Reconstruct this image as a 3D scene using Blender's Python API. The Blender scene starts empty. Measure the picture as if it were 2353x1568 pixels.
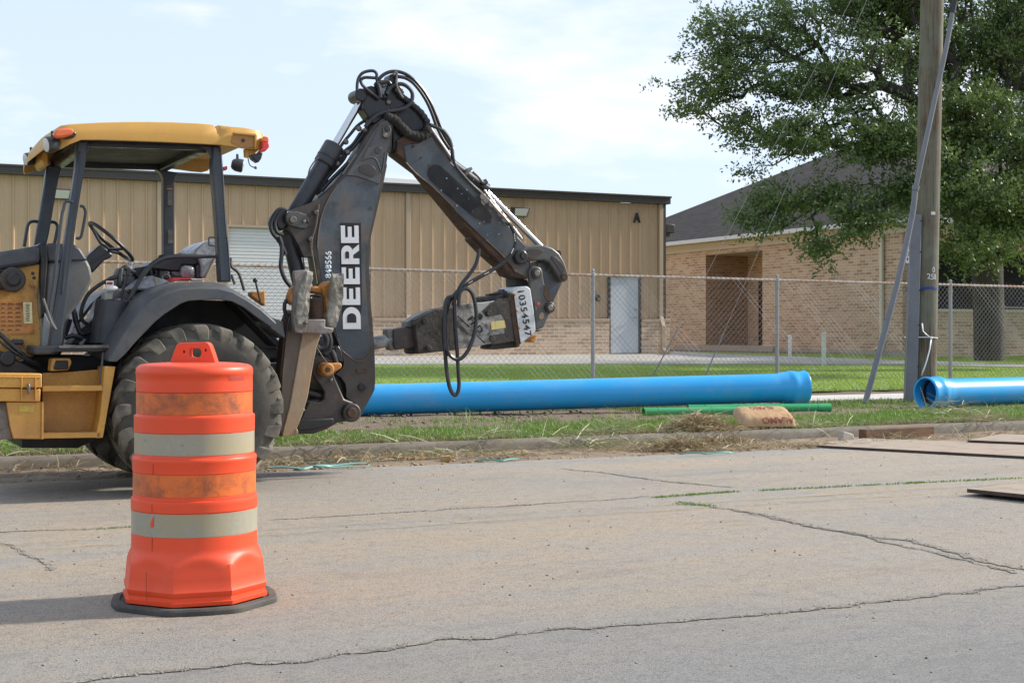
import bpy, bmesh, math, random
import numpy as np
from mathutils import Vector, Matrix, noise as mnoise
random.seed(7)
R = math.radians
SC = bpy.context.scene
COL = SC.collection
# ------------------------------------------------------------------ camera
CAMZ = 1.13; F = 3300.0; CX = 1176.0; HY = 765.0
cam_d = bpy.data.cameras.new('camera'); cam = bpy.data.objects.new('camera', cam_d); COL.objects.link(cam)
cam.location = (0, 0, CAMZ); cam.rotation_euler = (R(90), 0, 0)
cam_d.sensor_width = 36; cam_d.lens = 36*F/2352.0; cam_d.shift_y = -19/2352.0
cam_d.clip_start = 0.1; cam_d.clip_end = 3000
SC.camera = cam
# ------------------------------------------------------------------ world and sun
SUN_EL = 32.0; SUN_AZ = 71.0           # azimuth clockwise from +Y
w = bpy.data.worlds.new("World"); SC.world = w; w.use_nodes = True
nt = w.node_tree; nt.nodes.clear()
def N(tree, t, **kw):
    n = tree.nodes.new(t)
    for k, v in kw.items(): setattr(n, k, v)
    return n
out = N(nt, 'ShaderNodeOutputWorld'); bg = N(nt, 'ShaderNodeBackground')
sky = N(nt, 'ShaderNodeTexSky'); sky.sky_type = 'NISHITA'; sky.sun_disc = False
sky.sun_elevation = R(SUN_EL); sky.sun_rotation = R(SUN_AZ); sky.altitude = 0; sky.air_density = 1.0; sky.dust_density = 1.0; sky.ozone_density = 1.0
tc = N(nt, 'ShaderNodeTexCoord'); mp = N(nt, 'ShaderNodeMapping'); mp.inputs['Scale'].default_value = (2.2, 2.2, 7.0)
cn = N(nt, 'ShaderNodeTexNoise'); cn.inputs['Scale'].default_value = 2.1; cn.inputs['Detail'].default_value = 7; cn.inputs['Roughness'].default_value = 0.55
cr = N(nt, 'ShaderNodeValToRGB'); cr.color_ramp.elements[0].position = 0.54; cr.color_ramp.elements[1].position = 0.80
veil = N(nt, 'ShaderNodeMix', data_type='RGBA'); veil.inputs[0].default_value = .72; veil.inputs[7].default_value = (7.2, 8.45, 10.5, 1)
mx = N(nt, 'ShaderNodeMix', data_type='RGBA'); mx.inputs[7].default_value = (9.8, 9.5, 9.8, 1)
L = nt.links.new
L(tc.outputs['Generated'], mp.inputs[0]); L(mp.outputs[0], cn.inputs['Vector']); L(cn.outputs['Fac'], cr.inputs[0])
L(cr.outputs[0], mx.inputs[0]); L(sky.outputs[0], veil.inputs[6]); L(veil.outputs[2], mx.inputs[6]); L(mx.outputs[2], bg.inputs['Color']); L(bg.outputs[0], out.inputs['Surface'])
bg.inputs['Strength'].default_value = 0.0635
sd = bpy.data.lights.new('sun', 'SUN'); so = bpy.data.objects.new('sun', sd); COL.objects.link(so)
sd.energy = 3.05; sd.angle = R(4); sd.color = (1.0, 0.94, 0.85)
sv = Vector((math.sin(R(SUN_AZ))*math.cos(R(SUN_EL)), math.cos(R(SUN_AZ))*math.cos(R(SUN_EL)), math.sin(R(SUN_EL))))
so.rotation_euler = sv.to_track_quat('Z', 'Y').to_euler()
so.location = (20, 10, 30)
vs = SC.view_settings; vs.view_transform = 'Standard'; vs.look = 'None'; vs.gamma = 1; vs.exposure = 1.0
SC.render.film_transparent = False
try:
    SC.cycles.max_bounces = 6; SC.cycles.diffuse_bounces = 3; SC.cycles.glossy_bounces = 3; SC.cycles.transmission_bounces = 4
    SC.cycles.transparent_max_bounces = 8; SC.cycles.use_denoising = True
except Exception: pass
# ------------------------------------------------------------------ street frame: u along the kerb, v across the street
A = R(25.8); CA = math.cos(A); SA = math.sin(A)
def W(u, v, z=0): return (u*CA - v*SA, u*SA + v*CA, z)
def UV(X, Y, z=0): return (X*CA + Y*SA, -X*SA + Y*CA, z)
def pY(x, y, Y): return UV((x-CX)/F*Y, Y, CAMZ + (HY-y)/F*Y)
def pv(x, y, v):
    t = (x-CX)/F; return pY(x, y, v/(CA - t*SA))
def pu(x, y, u):
    t = (x-CX)/F; return pY(x, y, u/(t*CA + SA))
def pz(x, y, z): return pY(x, y, (CAMZ - z)*F/(y - HY))
# measured views of details: origin and scale of each
def c1(a, b): return (.28846*a, 226.2+.28846*b)
def c2(a, b): return (.28846*a, 633.2+.28846*b)
def c3(a, b): return (588+.28846*a, 135.7+.28846*b)
def c4(a, b): return (588+.3174*a, 542.8+.3174*b)
def c5(a, b): return (859.4+.37493*a, 361.8+.37493*b)
def c7(a, b): return (615.1+.27117*a, 588+.27117*b)
def c8(a, b): return (904.6+.19222*a, 542.8+.19222*b)
def c9(a, b): return (253.3+.13268*a, 569.9+.13268*b)
def q(fn, pts): return [fn(*p) for p in pts]
def onv(pts, v): return [pv(x, y, v) for x, y in pts]
# ------------------------------------------------------------------ materials
def new_mat(name):
    m = bpy.data.materials.new(name); m.use_nodes = True; t = m.node_tree
    b = t.nodes['Principled BSDF']; return m, t, b
def coords(t, scale=(1, 1, 1), kind='Object'):
    c = N(t, 'ShaderNodeTexCoord'); m = N(t, 'ShaderNodeMapping'); m.inputs['Scale'].default_value = scale
    t.links.new(c.outputs[kind], m.inputs[0]); return m.outputs[0]
def noise(t, vec, scale, detail=6, rough=.6, dist=0):
    n = N(t, 'ShaderNodeTexNoise'); n.inputs['Scale'].default_value = scale; n.inputs['Detail'].default_value = detail
    n.inputs['Roughness'].default_value = rough; n.inputs['Distortion'].default_value = dist
    t.links.new(vec, n.inputs['Vector']); return n.outputs['Fac']
def ramp(t, fac, a, b):
    r = N(t, 'ShaderNodeMapRange'); r.inputs['From Min'].default_value = a; r.inputs['From Max'].default_value = b
    t.links.new(fac, r.inputs['Value']); return r.outputs['Result']
def mixc(t, fac, a, b):
    m = N(t, 'ShaderNodeMix', data_type='RGBA')
    if isinstance(fac, (int, float)): m.inputs[0].default_value = fac
    else: t.links.new(fac, m.inputs[0])
    for s, c in ((6, a), (7, b)):
        if isinstance(c, tuple): m.inputs[s].default_value = (*c, 1)
        else: t.links.new(c, m.inputs[s])
    return m.outputs[2]
def bump(t, b, h, strength=.3, dist=.01):
    n = N(t, 'ShaderNodeBump'); n.inputs['Strength'].default_value = strength; n.inputs['Distance'].default_value = dist
    t.links.new(h, n.inputs['Height']); t.links.new(n.outputs[0], b.inputs['Normal'])
def worn(name, c, layers=(), rough=.6, metal=0, bs=.15, bscale=40, bd=.004, fine=.12, scale=(1, 1, 1), coat=0):
    """base colour with layers (colour, noise scale, from, to)"""
    m, t, b = new_mat(name); vec = coords(t, scale)
    f = noise(t, vec, 55, 4)
    col = mixc(t, ramp(t, f, .3, .7), tuple(x*(1-fine) for x in c), tuple(min(1, x*(1+fine)) for x in c))
    for (cc, s, a, e) in layers:
        col = mixc(t, ramp(t, noise(t, vec, s, 8, .65, .3), a, e), col, cc)
    t.links.new(col, b.inputs['Base Color'])
    r = ramp(t, noise(t, vec, 9, 5), .3, .7)
    rr = N(t, 'ShaderNodeMapRange'); rr.inputs['To Min'].default_value = max(0, rough-.12); rr.inputs['To Max'].default_value = min(1, rough+.12)
    t.links.new(r, rr.inputs['Value']); t.links.new(rr.outputs[0], b.inputs['Roughness'])
    b.inputs['Metallic'].default_value = metal; b.inputs['Coat Weight'].default_value = coat
    if bs: bump(t, b, noise(t, vec, bscale, 6), bs, bd)
    return m
# ------------------------------------------------------------------ mesh builder (points in the street frame)
class MB:
    def __init__(s): s.v = []; s.f = []; s.m = []; s.mi = 0
    def add(s, vs, fs):
        o = len(s.v); s.v += [tuple(p) for p in vs]; s.f += [tuple(i+o for i in f) for f in fs]; s.m += [s.mi]*len(fs); return s
    def box(s, a, b):
        x0, y0, z0 = a; x1, y1, z1 = b
        return s.add([(x0,y0,z0),(x1,y0,z0),(x1,y1,z0),(x0,y1,z0),(x0,y0,z1),(x1,y0,z1),(x1,y1,z1),(x0,y1,z1)],
                     [(3,2,1,0),(4,5,6,7),(0,1,5,4),(1,2,6,5),(2,3,7,6),(3,0,4,7)])
    def prism(s, pts, d):
        """pts: planar loop of 3-D points, extruded by vector d"""
        n = len(pts); d = Vector(d)
        nrm = Vector((0, 0, 0))
        for i in range(n): nrm += Vector(pts[i]).cross(Vector(pts[(i+1) % n]))
        if nrm.dot(d) > 0: pts = list(reversed(pts))
        v = [tuple(p) for p in pts] + [tuple(Vector(p)+d) for p in pts]
        f = [tuple(range(n)), tuple(reversed(range(n, 2*n)))] + [(i, n+i, n+(i+1) % n, (i+1) % n) for i in range(n)]
        return s.add(v, f)
    def plate(s, px, v0, v1):
        """outline in picture units on the plane v0, thickness to v1"""
        return s.prism(onv(px, v0), (0, v1-v0, 0))
    def bar(s, a, b, w, h, up=(0, 0, 1)):
        a = Vector(a); b = Vector(b); d = (b-a).normalized(); x = d.cross(Vector(up))
        if x.length < 1e-4: x = Vector((1, 0, 0))
        x.normalize(); y = x.cross(d); x *= w/2; y *= h/2
        v = [a-x-y, a+x-y, a+x+y, a-x+y, b-x-y, b+x-y, b+x+y, b-x+y]
        return s.add(v, [(3,2,1,0),(4,5,6,7),(0,1,5,4),(1,2,6,5),(2,3,7,6),(3,0,4,7)])
    def tube(s, pts, r, n=10, smooth=True, caps=True, closed=False):
        P = [Vector(p) for p in pts]
        rs = list(r) if hasattr(r, '__len__') else [r]*len(P)
        if smooth and len(P) > 2:
            Q = []; RR = []; m = len(P)
            rng = range(m) if closed else range(m-1)
            for i in rng:
                if closed: p0, p1, p2, p3 = P[(i-1) % m], P[i], P[(i+1) % m], P[(i+2) % m]; r1, r2 = rs[i], rs[(i+1) % m]
                else: p0, p1, p2, p3 = P[max(i-1, 0)], P[i], P[i+1], P[min(i+2, m-1)]; r1, r2 = rs[i], rs[i+1]
                for k in range(5):
                    t = k/5
                    Q.append(.5*((2*p1)+(-p0+p2)*t+(2*p0-5*p1+4*p2-p3)*t*t+(-p0+3*p1-3*p2+p3)*t**3)); RR.append(r1+(r2-r1)*t)
            if not closed: Q.append(P[-1]); RR.append(rs[-1])
            P, rs = Q, RR
        m = len(P); V = []; prev = None
        for i in range(m):
            if closed: d = P[(i+1) % m]-P[(i-1) % m]
            else: d = P[min(i+1, m-1)]-P[max(i-1, 0)]
            d.normalize()
            if prev is None: x = d.orthogonal().normalized()
            else:
                x = prev-d*prev.dot(d); x = x.normalized() if x.length > 1e-6 else d.orthogonal().normalized()
            prev = x; y = d.cross(x)
            for k in range(n):
                a = 2*math.pi*k/n; V.append(P[i]+(x*math.cos(a)+y*math.sin(a))*rs[i])
        Fc = []
        for i in range(m if closed else m-1):
            j = (i+1) % m
            for k in range(n): Fc.append((i*n+k, i*n+(k+1) % n, j*n+(k+1) % n, j*n+k))
        if caps and not closed: Fc += [tuple(reversed(range(n))), tuple(range((m-1)*n, m*n))]
        return s.add(V, Fc)
    def cyl(s, a, b, r, n=20, r2=None): return s.tube([a, b], [r, r if r2 is None else r2], n, smooth=False)
    def lathe(s, c, axis, prof, n=32, x=None, closed=False):
        """prof: list of (along axis, radius)"""
        c = Vector(c); ax = Vector(axis).normalized(); X = ax.orthogonal().normalized() if x is None else Vector(x); Y = ax.cross(X)
        V = []
        for (h, r) in prof:
            for k in range(n):
                a = 2*math.pi*k/n; V.append(c+ax*h+(X*math.cos(a)+Y*math.sin(a))*r)
        m = len(prof); Fc = []
        for i in range(m if closed else m-1):
            j = (i+1) % m
            for k in range(n): Fc.append((i*n+k, i*n+(k+1) % n, j*n+(k+1) % n, j*n+k))
        if not closed: Fc += [tuple(reversed(range(n))), tuple(range((m-1)*n, m*n))]
        return s.add(V, Fc)
    def ball(s, c, r, n=12, sc=(1, 1, 1)):
        prof = [(-math.cos(math.pi*i/n), math.sin(math.pi*i/n)) for i in range(n+1)]
        V = []; m = 2*n
        for h, rr in prof:
            for k in range(m):
                a = 2*math.pi*k/m; V.append((c[0]+r*sc[0]*rr*math.cos(a), c[1]+r*sc[1]*rr*math.sin(a), c[2]+r*sc[2]*h))
        return s.add(V, [(i*m+k, i*m+(k+1) % m, (i+1)*m+(k+1) % m, (i+1)*m+k) for i in range(n) for k in range(m)])
    def build(s, name, mats, parent=None, base=None, bev=0, smooth=35, merge=False, label=None, seg=2):
        """parent: a thing's Empty (or a part); base: origin (u,v,z) for a top-level mesh"""
        if not isinstance(mats, (list, tuple)): mats = [mats]
        me = bpy.data.meshes.new(name); o = bpy.data.objects.new(name, me); COL.objects.link(o)
        if parent is not None: org = Vector(parent['org'])
        else: org = Vector(base if base is not None else (0, 0, 0))
        me.from_pydata([tuple(Vector(p)-org) for p in s.v], [], s.f)
        for m in mats: me.materials.append(m)
        if len(mats) > 1: me.polygons.foreach_set('material_index', s.m)
        if merge or True:
            bm = bmesh.new(); bm.from_mesh(me)
            if merge: bmesh.ops.remove_doubles(bm, verts=bm.verts, dist=1e-5)
            bmesh.ops.recalc_face_normals(bm, faces=bm.faces)
            bm.to_mesh(me); bm.free()
        me.polygons.foreach_set('use_smooth', [True]*len(me.polygons)); me.set_sharp_from_angle(angle=R(smooth))
        o['org'] = tuple(org)
        if parent is not None: o.parent = parent
        else: o.location = W(*org); o.rotation_euler = (0, 0, A)
        if bev:
            b = o.modifiers.new('bevel', 'BEVEL'); b.width = bev; b.segments = seg; b.limit_method = 'ANGLE'; b.angle_limit = R(35); b.harden_normals = False
        if label: o['label'] = label
        return o
def thing(name, label, cat, org, group=None):
    o = bpy.data.objects.new(name, None); COL.objects.link(o); o.location = W(*org); o.rotation_euler = (0, 0, A); o['org'] = tuple(org)
    o.empty_display_size = .2
    return tag(o, label, cat, group)
def tag(o, label=None, cat=None, group=None, kind=None):
    if label: o['label'] = label
    if cat: o['category'] = cat
    if group: o['group'] = group
    if kind: o['kind'] = kind
    return o
def text_mesh(body, size, off=0.0, spacing=1.0):
    """flat outline of text with the built-in font: (verts, faces), baseline along x"""
    cu = bpy.data.curves.new('t', 'FONT'); cu.body = body; cu.size = size; cu.offset = off; cu.space_character = spacing; cu.resolution_u = 4
    o = bpy.data.objects.new('t', cu); COL.objects.link(o)
    me = bpy.data.meshes.new_from_object(o.evaluated_get(bpy.context.evaluated_depsgraph_get()))
    V = [tuple(v.co) for v in me.vertices]; Fc = [tuple(p.vertices) for p in me.polygons]
    bpy.data.objects.remove(o); bpy.data.curves.remove(cu); bpy.data.meshes.remove(me)
    return V, Fc
def put_text(mb, body, org, xd, yd, length=None, height=None, off=0.0, spacing=1.0):
    """text fitted to length x height with its lower-left corner at org, along xd with letters' up yd"""
    V, Fc = text_mesh(body, 1.0, off, spacing)
    xs = [p[0] for p in V]; ys = [p[1] for p in V]; x0, x1, y0, y1 = min(xs), max(xs), min(ys), max(ys)
    sx = length/(x1-x0); sy = height/(y1-y0) if height else sx
    xd = Vector(xd).normalized(); yd = Vector(yd).normalized(); org = Vector(org)
    mb.add([org+xd*((p[0]-x0)*sx)+yd*((p[1]-y0)*sy) for p in V], Fc)
# ================================================================== SETTING
def zground(v):
    pr = [(-400, -.03), (11.3, -.03), (12.0, -.03), (12.4, .06), (16.9, .12), (19.4, .15), (29, .42), (34.4, .565), (900, .565)]
    for (a, za), (b, zb) in zip(pr, pr[1:]):
        if v <= b: return za+(zb-za)*(v-a)/(b-a)
    return .565
def m_soil(name, c1_, c2_, c3_):
    m, t, b = new_mat(name); vec = coords(t)
    col = mixc(t, ramp(t, noise(t, vec, 2.2, 8, .7), .35, .65), c1_, c2_)
    col = mixc(t, ramp(t, noise(t, vec, 14, 8, .75), .5, .72), col, c3_)
    col = mixc(t, ramp(t, noise(t, vec, 60, 4, .7), .62, .72), col, tuple(x*.45 for x in c1_))
    t.links.new(col, b.inputs['Base Color']); b.inputs['Roughness'].default_value = .95
    bump(t, b, noise(t, vec, 30, 8, .75), .8, .03); return m
M_soil = m_soil('soil', (.15, .105, .07), (.22, .16, .105), (.10, .07, .045))
M_dirt = m_soil('gutter_dirt', (.23, .165, .105), (.33, .25, .165), (.12, .085, .055))
def m_lawn():
    m, t, b = new_mat('lawn'); vec = coords(t)
    col = mixc(t, ramp(t, noise(t, vec, .5, 6, .6), .35, .65), (.22, .33, .03), (.30, .40, .05))
    col = mixc(t, ramp(t, noise(t, vec, 22, 6, .8), .45, .65), col, (.29, .41, .07))
    col = mixc(t, ramp(t, noise(t, vec, 90, 4, .8), .5, .7), col, (.06, .12, .015))
    t.links.new(col, b.inputs['Base Color']); b.inputs['Roughness'].default_value = .9
    bump(t, b, noise(t, vec, 70, 6, .8), .9, .04); return m
M_lawn = m_lawn()
def m_concrete(name, base, dark, stain=.5):
    m, t, b = new_mat(name); vec = coords(t)
    col = mixc(t, ramp(t, noise(t, vec, 1.3, 8, .7), .3, .7), base, dark)
    col = mixc(t, ramp(t, noise(t, vec, 9, 8, .8), .52, .75), col, tuple(x*stain for x in dark))
    col = mixc(t, ramp(t, noise(t, vec, 120, 3, .7), .6, .75), col, tuple(x*.6 for x in base))
    t.links.new(col, b.inputs['Base Color']); b.inputs['Roughness'].default_value = .9
    bump(t, b, noise(t, vec, 60, 8, .75), .35, .006); return m
M_conc = m_concrete('concrete', (.42, .40, .36), (.34, .32, .29), .8)
M_walk = m_concrete('sidewalk_concrete', (.55, .53, .49), (.47, .45, .41), .85)
M_kerb = m_concrete('kerb_concrete', (.22, .19, .15), (.14, .115, .085), .6)
def m_road():
    m, t, b = new_mat('road_surface'); vec = coords(t); st = coords(t, (.12, 1, 1)); st2 = coords(t, (.3, 1, 1))
    col = mixc(t, ramp(t, noise(t, vec, .35, 8, .65), .35, .65), (.385, .362, .325), (.475, .445, .395))
    sy = N(t, 'ShaderNodeSeparateXYZ'); t.links.new(vec, sy.inputs[0]); wob = N(t, 'ShaderNodeMath', operation='ADD'); t.links.new(sy.outputs['Y'], wob.inputs[0]); t.links.new(ramp(t, noise(t, vec, 1.2, 6, .7), 0, 3.0), wob.inputs[1])
    slab = ramp(t, wob.outputs[0], 4.85, 5.1)   # the slab nearest the camera is greyer and coarser
    col = mixc(t, slab, (.335, .328, .312), col)
    # sand and clay driven over the carriageway, in streaks along it
    s1 = ramp(t, noise(t, st, 1.1, 9, .7), .37, .57); s2 = ramp(t, noise(t, vec, 1.7, 9, .75), .26, .52)
    mm = N(t, 'ShaderNodeMath', operation='MULTIPLY'); t.links.new(s1, mm.inputs[0]); t.links.new(s2, mm.inputs[1])
    ms_ = N(t, 'ShaderNodeMath', operation='MULTIPLY'); t.links.new(mm.outputs[0], ms_.inputs[0]); t.links.new(ramp(t, wob.outputs[0], 3.6, 6.2), ms_.inputs[1])
    col = mixc(t, ms_.outputs[0], col, (.55, .43, .30))
    s3 = ramp(t, noise(t, st2, 2.4, 9, .75), .55, .75)
    m3 = N(t, 'ShaderNodeMath', operation='MULTIPLY'); t.links.new(s3, m3.inputs[0]); m3.inputs[1].default_value = .6
    col = mixc(t, m3.outputs[0], col, (.17, .162, .15))
    # aggregate
    vo = N(t, 'ShaderNodeTexVoronoi'); vo.inputs['Scale'].default_value = 75; t.links.new(vec, vo.inputs['Vector'])
    col = mixc(t, ramp(t, vo.outputs['Distance'], .20, .05), col, (.50, .48, .45))
    fn = noise(t, vec, 130, 4, .85)
    mf = N(t, 'ShaderNodeMath', operation='MULTIPLY'); t.links.new(ramp(t, fn, .49, .60), mf.inputs[0]); mf.inputs[1].default_value = .85
    col = mixc(t, mf.outputs[0], col, (.12, .112, .105))
    mf2 = N(t, 'ShaderNodeMath', operation='MULTIPLY'); t.links.new(ramp(t, noise(t, vec, 40, 4, .8), .53, .68), mf2.inputs[0]); mf2.inputs[1].default_value = .6
    col = mixc(t, mf2.outputs[0], col, (.17, .16, .15))
    mf3 = N(t, 'ShaderNodeMath', operation='MULTIPLY'); t.links.new(ramp(t, noise(t, vec, 11, 9, .85), .50, .60), mf3.inputs[0]); mf3.inputs[1].default_value = .36
    col = mixc(t, mf3.outputs[0], col, (.16, .15, .14))
    mf5 = N(t, 'ShaderNodeMath', operation='MULTIPLY'); t.links.new(ramp(t, noise(t, vec, 62, 3, .6), .60, .64), mf5.inputs[0]); mf5.inputs[1].default_value = .6
    col = mixc(t, mf5.outputs[0], col, (.09, .08, .07))
    mf6 = N(t, 'ShaderNodeMath', operation='MULTIPLY'); t.links.new(ramp(t, noise(t, coords(t, (.4, 1, 1)), .9, 10, .8, .6), .54, .70), mf6.inputs[0]); mf6.inputs[1].default_value = .42
    col = mixc(t, mf6.outputs[0], col, (.20, .185, .165))
    mf4 = N(t, 'ShaderNodeMath', operation='MULTIPLY'); t.links.new(ramp(t, noise(t, coords(t, (.5, 1, 1)), 22, 8, .8), .54, .66), mf4.inputs[0]); mf4.inputs[1].default_value = .55
    col = mixc(t, mf4.outputs[0], col, (.43, .40, .36))
    t.links.new(col, b.inputs['Base Color']); b.inputs['Roughness'].default_value = .88
    bump(t, b, fn, 1.0, .012); return m
M_road = m_road()
def strip(name, mat, us, prof, kind='structure', jitter=0, fine=0, seed=0):
    """sheet: prof list of (v,z) swept along us"""
    mb = MB(); V = []
    for i, u in enumerate(us):
        for (v, z) in prof:
            dz = 0
            if fine: dz = fine*(mnoise.noise(Vector((u*1.3, v*1.3, seed)))+.6*mnoise.noise(Vector((u*4, v*4, seed+3)))+.35*mnoise.noise(Vector((u*11, v*11, seed+5))))
            V.append((u, v, z+dz))
    n = len(prof)
    mb.add(V, [(i*n+k, (i+1)*n+k, (i+1)*n+k+1, i*n+k+1) for i in range(len(us)-1) for k in range(n-1)])
    o = mb.build(name, mat); tag(o, kind=kind); return o
def fr(a, b, s):
    n = max(1, int(round((b-a)/s))); return [a+(b-a)*i/n for i in range(n+1)]
strip('ground', M_soil, [-500, -60, 80, 700], [(-400, -.03), (11.6, -.03), (12.5, .02), (16.9, .06), (19.4, .09), (29, .36), (34.4, .54), (900, .56)])
# road with a broken edge towards the gutter
mb = MB(); us = fr(-40, 60, .12); V = []
for u in us:
    e = 11.42+.05*mnoise.noise(Vector((u*2, 0, 1)))+.04*mnoise.noise(Vector((u*7, 0, 2)))
    V += [(u, -60, 0), (u, e, 0), (u, e+.01, -.04)]
mb.add(V, [(i*3+k, (i+1)*3+k, (i+1)*3+k+1, i*3+k+1) for i in range(len(us)-1) for k in range(2)])
tag(mb.build('road', M_road), kind='structure')
strip('gutter', M_dirt, fr(-12, 26, .06), [(v, -.022+.012*(1 if v > 11.7 else 0)+(.02 if v > 12.1 else 0)) for v in fr(11.3, 12.36, .06)], fine=.018)
# kerb
mb = MB(); kp = [(12.36, -.05), (12.37, .075), (12.40, .105), (12.45, .115), (12.53, .112), (12.56, .03)]
us = fr(-30, 60, .15); V = []
for u in us:
    for (v, z) in kp:
        chip = .010*mnoise.noise(Vector((u*3, v*9, z*9)))+.006*mnoise.noise(Vector((u*11, v*20, z*20)))
        V.append((u, v+chip, z+chip*.6))
mb.add(V, [(i*6+k, (i+1)*6+k, (i+1)*6+k+1, i*6+k+1) for i in range(len(us)-1) for k in range(5)])
tag(mb.build('kerb', M_kerb, smooth=60), kind='structure')
strip('verge', M_soil, fr(-14, 34, .11), [(v, .085+.012*math.sin(v)+(.02 if v > 13 else 0)+(.03*(v-13)/4 if v > 13 else 0)) for v in fr(12.5, 17.0, .11)], fine=.022, seed=4)
strip('bare_strip', M_soil, fr(-14, 45, .2), [(v, .135) for v in fr(18.2, 19.7, .2)], fine=.018, seed=9)
mb = MB()
u = -30.0
while u < 60:
    mb.add([(u, 16.95, .148), (u+1.49, 16.95, .148), (u+1.49, 18.25, .155), (u, 18.25, .155), (u, 16.95, .04), (u+1.49, 16.95, .04)], [(0, 1, 2, 3), (4, 5, 1, 0)]); u += 1.5
tag(mb.build('sidewalk', M_walk), kind='structure')
strip('lawn', M_lawn, fr(-40, 90, 1.5), [(19.55, .145), (22, .205), (26, .315), (29, .40), (34.4, .54), (80, .54)], fine=.006)
# concrete path along the metal building and round to the brick one
pth = [(-200, 838), (860, 838), (1500, 837), (1700, 837), (2080, 838), (2352, 844), (2700, 850)]
far = [(-200, 810), (860, 812), (1530, 806), (1640, 814), (1760, 818), (2080, 829), (2352, 838), (2700, 843)]
def onlawn(x, y):
    z = .4
    for _ in range(60):
        u, v, zz = pz(x, y, z); z += (zground(v)-z)*.3
    return (u, v, z-.01)
def lz(v): return float(np.interp(v, [19.55, 22, 26, 29, 34.4, 80], [.145, .205, .315, .40, .54, .54]))
def onlz(x, y):
    z = .4
    for _ in range(60): u, v, zz = pz(x, y, z); z += (lz(v)-z)*.3
    return (u, v, z+.02)
xs_ = list(range(-200, 2701, 50)); nx, ny = zip(*pth); gx, gy = zip(*far); V = []; nr_ = 7
for x in xs_:
    a = Vector(onlz(x, float(np.interp(x, nx, ny)))); b = Vector(onlz(x, float(np.interp(x, gx, gy)))) if x > 1545 else None
    if b is None: u_ = pv(x, 800, 34.5)[0]; b = Vector((u_, 34.5, .56))
    for k in range(nr_):
        p = a.lerp(b, k/(nr_-1)); V.append((p.x, p.y, lz(p.y)+.02))
V2 = [(V[i*nr_][0], V[i*nr_][1]-.01, V[i*nr_][2]-.1) for i in range(len(xs_))]
mb = MB(); mb.add(V+V2, [(i*nr_+k, (i+1)*nr_+k, (i+1)*nr_+k+1, i*nr_+k+1) for i in range(len(xs_)-1) for k in range(nr_-1)]+[(len(V)+i, len(V)+i+1, (i+1)*nr_, i*nr_) for i in range(len(xs_)-1)])
tag(mb.build('path', M_conc), kind='structure')
# road markings, cracks
def m_line():
    m, t, b = new_mat('faded_yellow_paint'); vec = coords(t)
    col = mixc(t, ramp(t, noise(t, vec, 6, 8, .8), .4, .6), (.50, .34, .10), (.42, .32, .17))
    t.links.new(col, b.inputs['Base Color']); b.inputs['Roughness'].default_value = .9
    al = ramp(t, noise(t, vec, 12, 8, .85), .44, .56)
    al2 = ramp(t, noise(t, coords(t, (.35, 2, 1)), 1.5, 5, .7), .42, .68)
    mm = N(t, 'ShaderNodeMath', operation='MULTIPLY'); t.links.new(al, mm.inputs[0]); t.links.new(al2, mm.inputs[1])
    m7 = N(t, 'ShaderNodeMath', operation='MULTIPLY'); t.links.new(mm.outputs[0], m7.inputs[0]); m7.inputs[1].default_value = .85
    t.links.new(m7.outputs[0], b.inputs['Alpha']); return m
M_line = m_line()
for vv in (7.82, 8.06):
    mb = MB(); mb.add([(-20, vv-.05, .004), (40, vv-.05, .004), (40, vv+.05, .004), (-20, vv+.05, .004)], [(0, 1, 2, 3)])
    tag(mb.build('road_marking', M_line), kind='structure')
M_crack = worn('crack_fill', (.12, .10, .08), [((.27, .24, .20), 24, .44, .58)], rough=1, bs=0)
CRK = []
def crack(px, wmax, seed, name='road_crack'):
    P = [Vector(pz(x, y, .0)) for x, y in px]; Q = []
    for a, b in zip(P, P[1:]):
        n = max(2, int((b-a).length/.018)); Q += [a.lerp(b, i/n) for i in range(n)]
    mb = MB(); V = []
    for i, p in enumerate(Q):
        d = (Q[min(i+1, len(Q)-1)]-Q[max(i-1, 0)]).normalized(); nn = Vector((-d.y, d.x, 0))
        o = .045*mnoise.noise(Vector((i*.035, seed, 0)))+.034*mnoise.noise(Vector((i*.16, seed, 5)))+.014*mnoise.noise(Vector((i*.6, seed, 7)))
        wd = wmax*max(.3, .6+.9*mnoise.noise(Vector((i*.07, seed, 3)))+.6*mnoise.noise(Vector((i*.5, seed, 6))))
        V += [p+nn*(o-wd/2)+Vector((0, 0, .004)), p+nn*(o+wd/2*(1+.4*mnoise.noise(Vector((i*.9, seed, 9)))))+Vector((0, 0, .004))]
    mb.add(V, [(2*i, 2*i+2, 2*i+3, 2*i+1) for i in range(len(Q)-1)]); CRK.extend((v_[0], v_[1], wmax) for v_ in V)
    tag(mb.build(name, M_crack), kind='structure')
crack([(120, 1575), (370, 1547), (560, 1522), (700, 1518), (790, 1500), (900, 1493), (1000, 1472), (1140, 1465), (1250, 1447), (1340, 1444), (1500, 1430), (1640, 1421), (1900, 1397), (2130, 1370), (2360, 1342)], .034, 1)
crack([(1560, 1152), (1640, 1164), (1760, 1184), (1880, 1212), (2010, 1234), (2080, 1240), (2170, 1265), (2260, 1288), (2400, 1316)], .055, 2)
crack([(1700, 1175), (1860, 1208), (1960, 1225), (2060, 1252), (2180, 1278), (2330, 1318)], .026, 3)
crack([(1290, 1077), (1400, 1087), (1520, 1105), (1690, 1120)], .035, 4)
crack([(-30, 1240), (40, 1262), (90, 1285), (130, 1310)], .022, 5)
crack([(620, 1194), (900, 1178), (1200, 1160), (1500, 1140)], .018, 6)
crack([(-20, 1222), (150, 1217), (310, 1210)], .02, 7)
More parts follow.
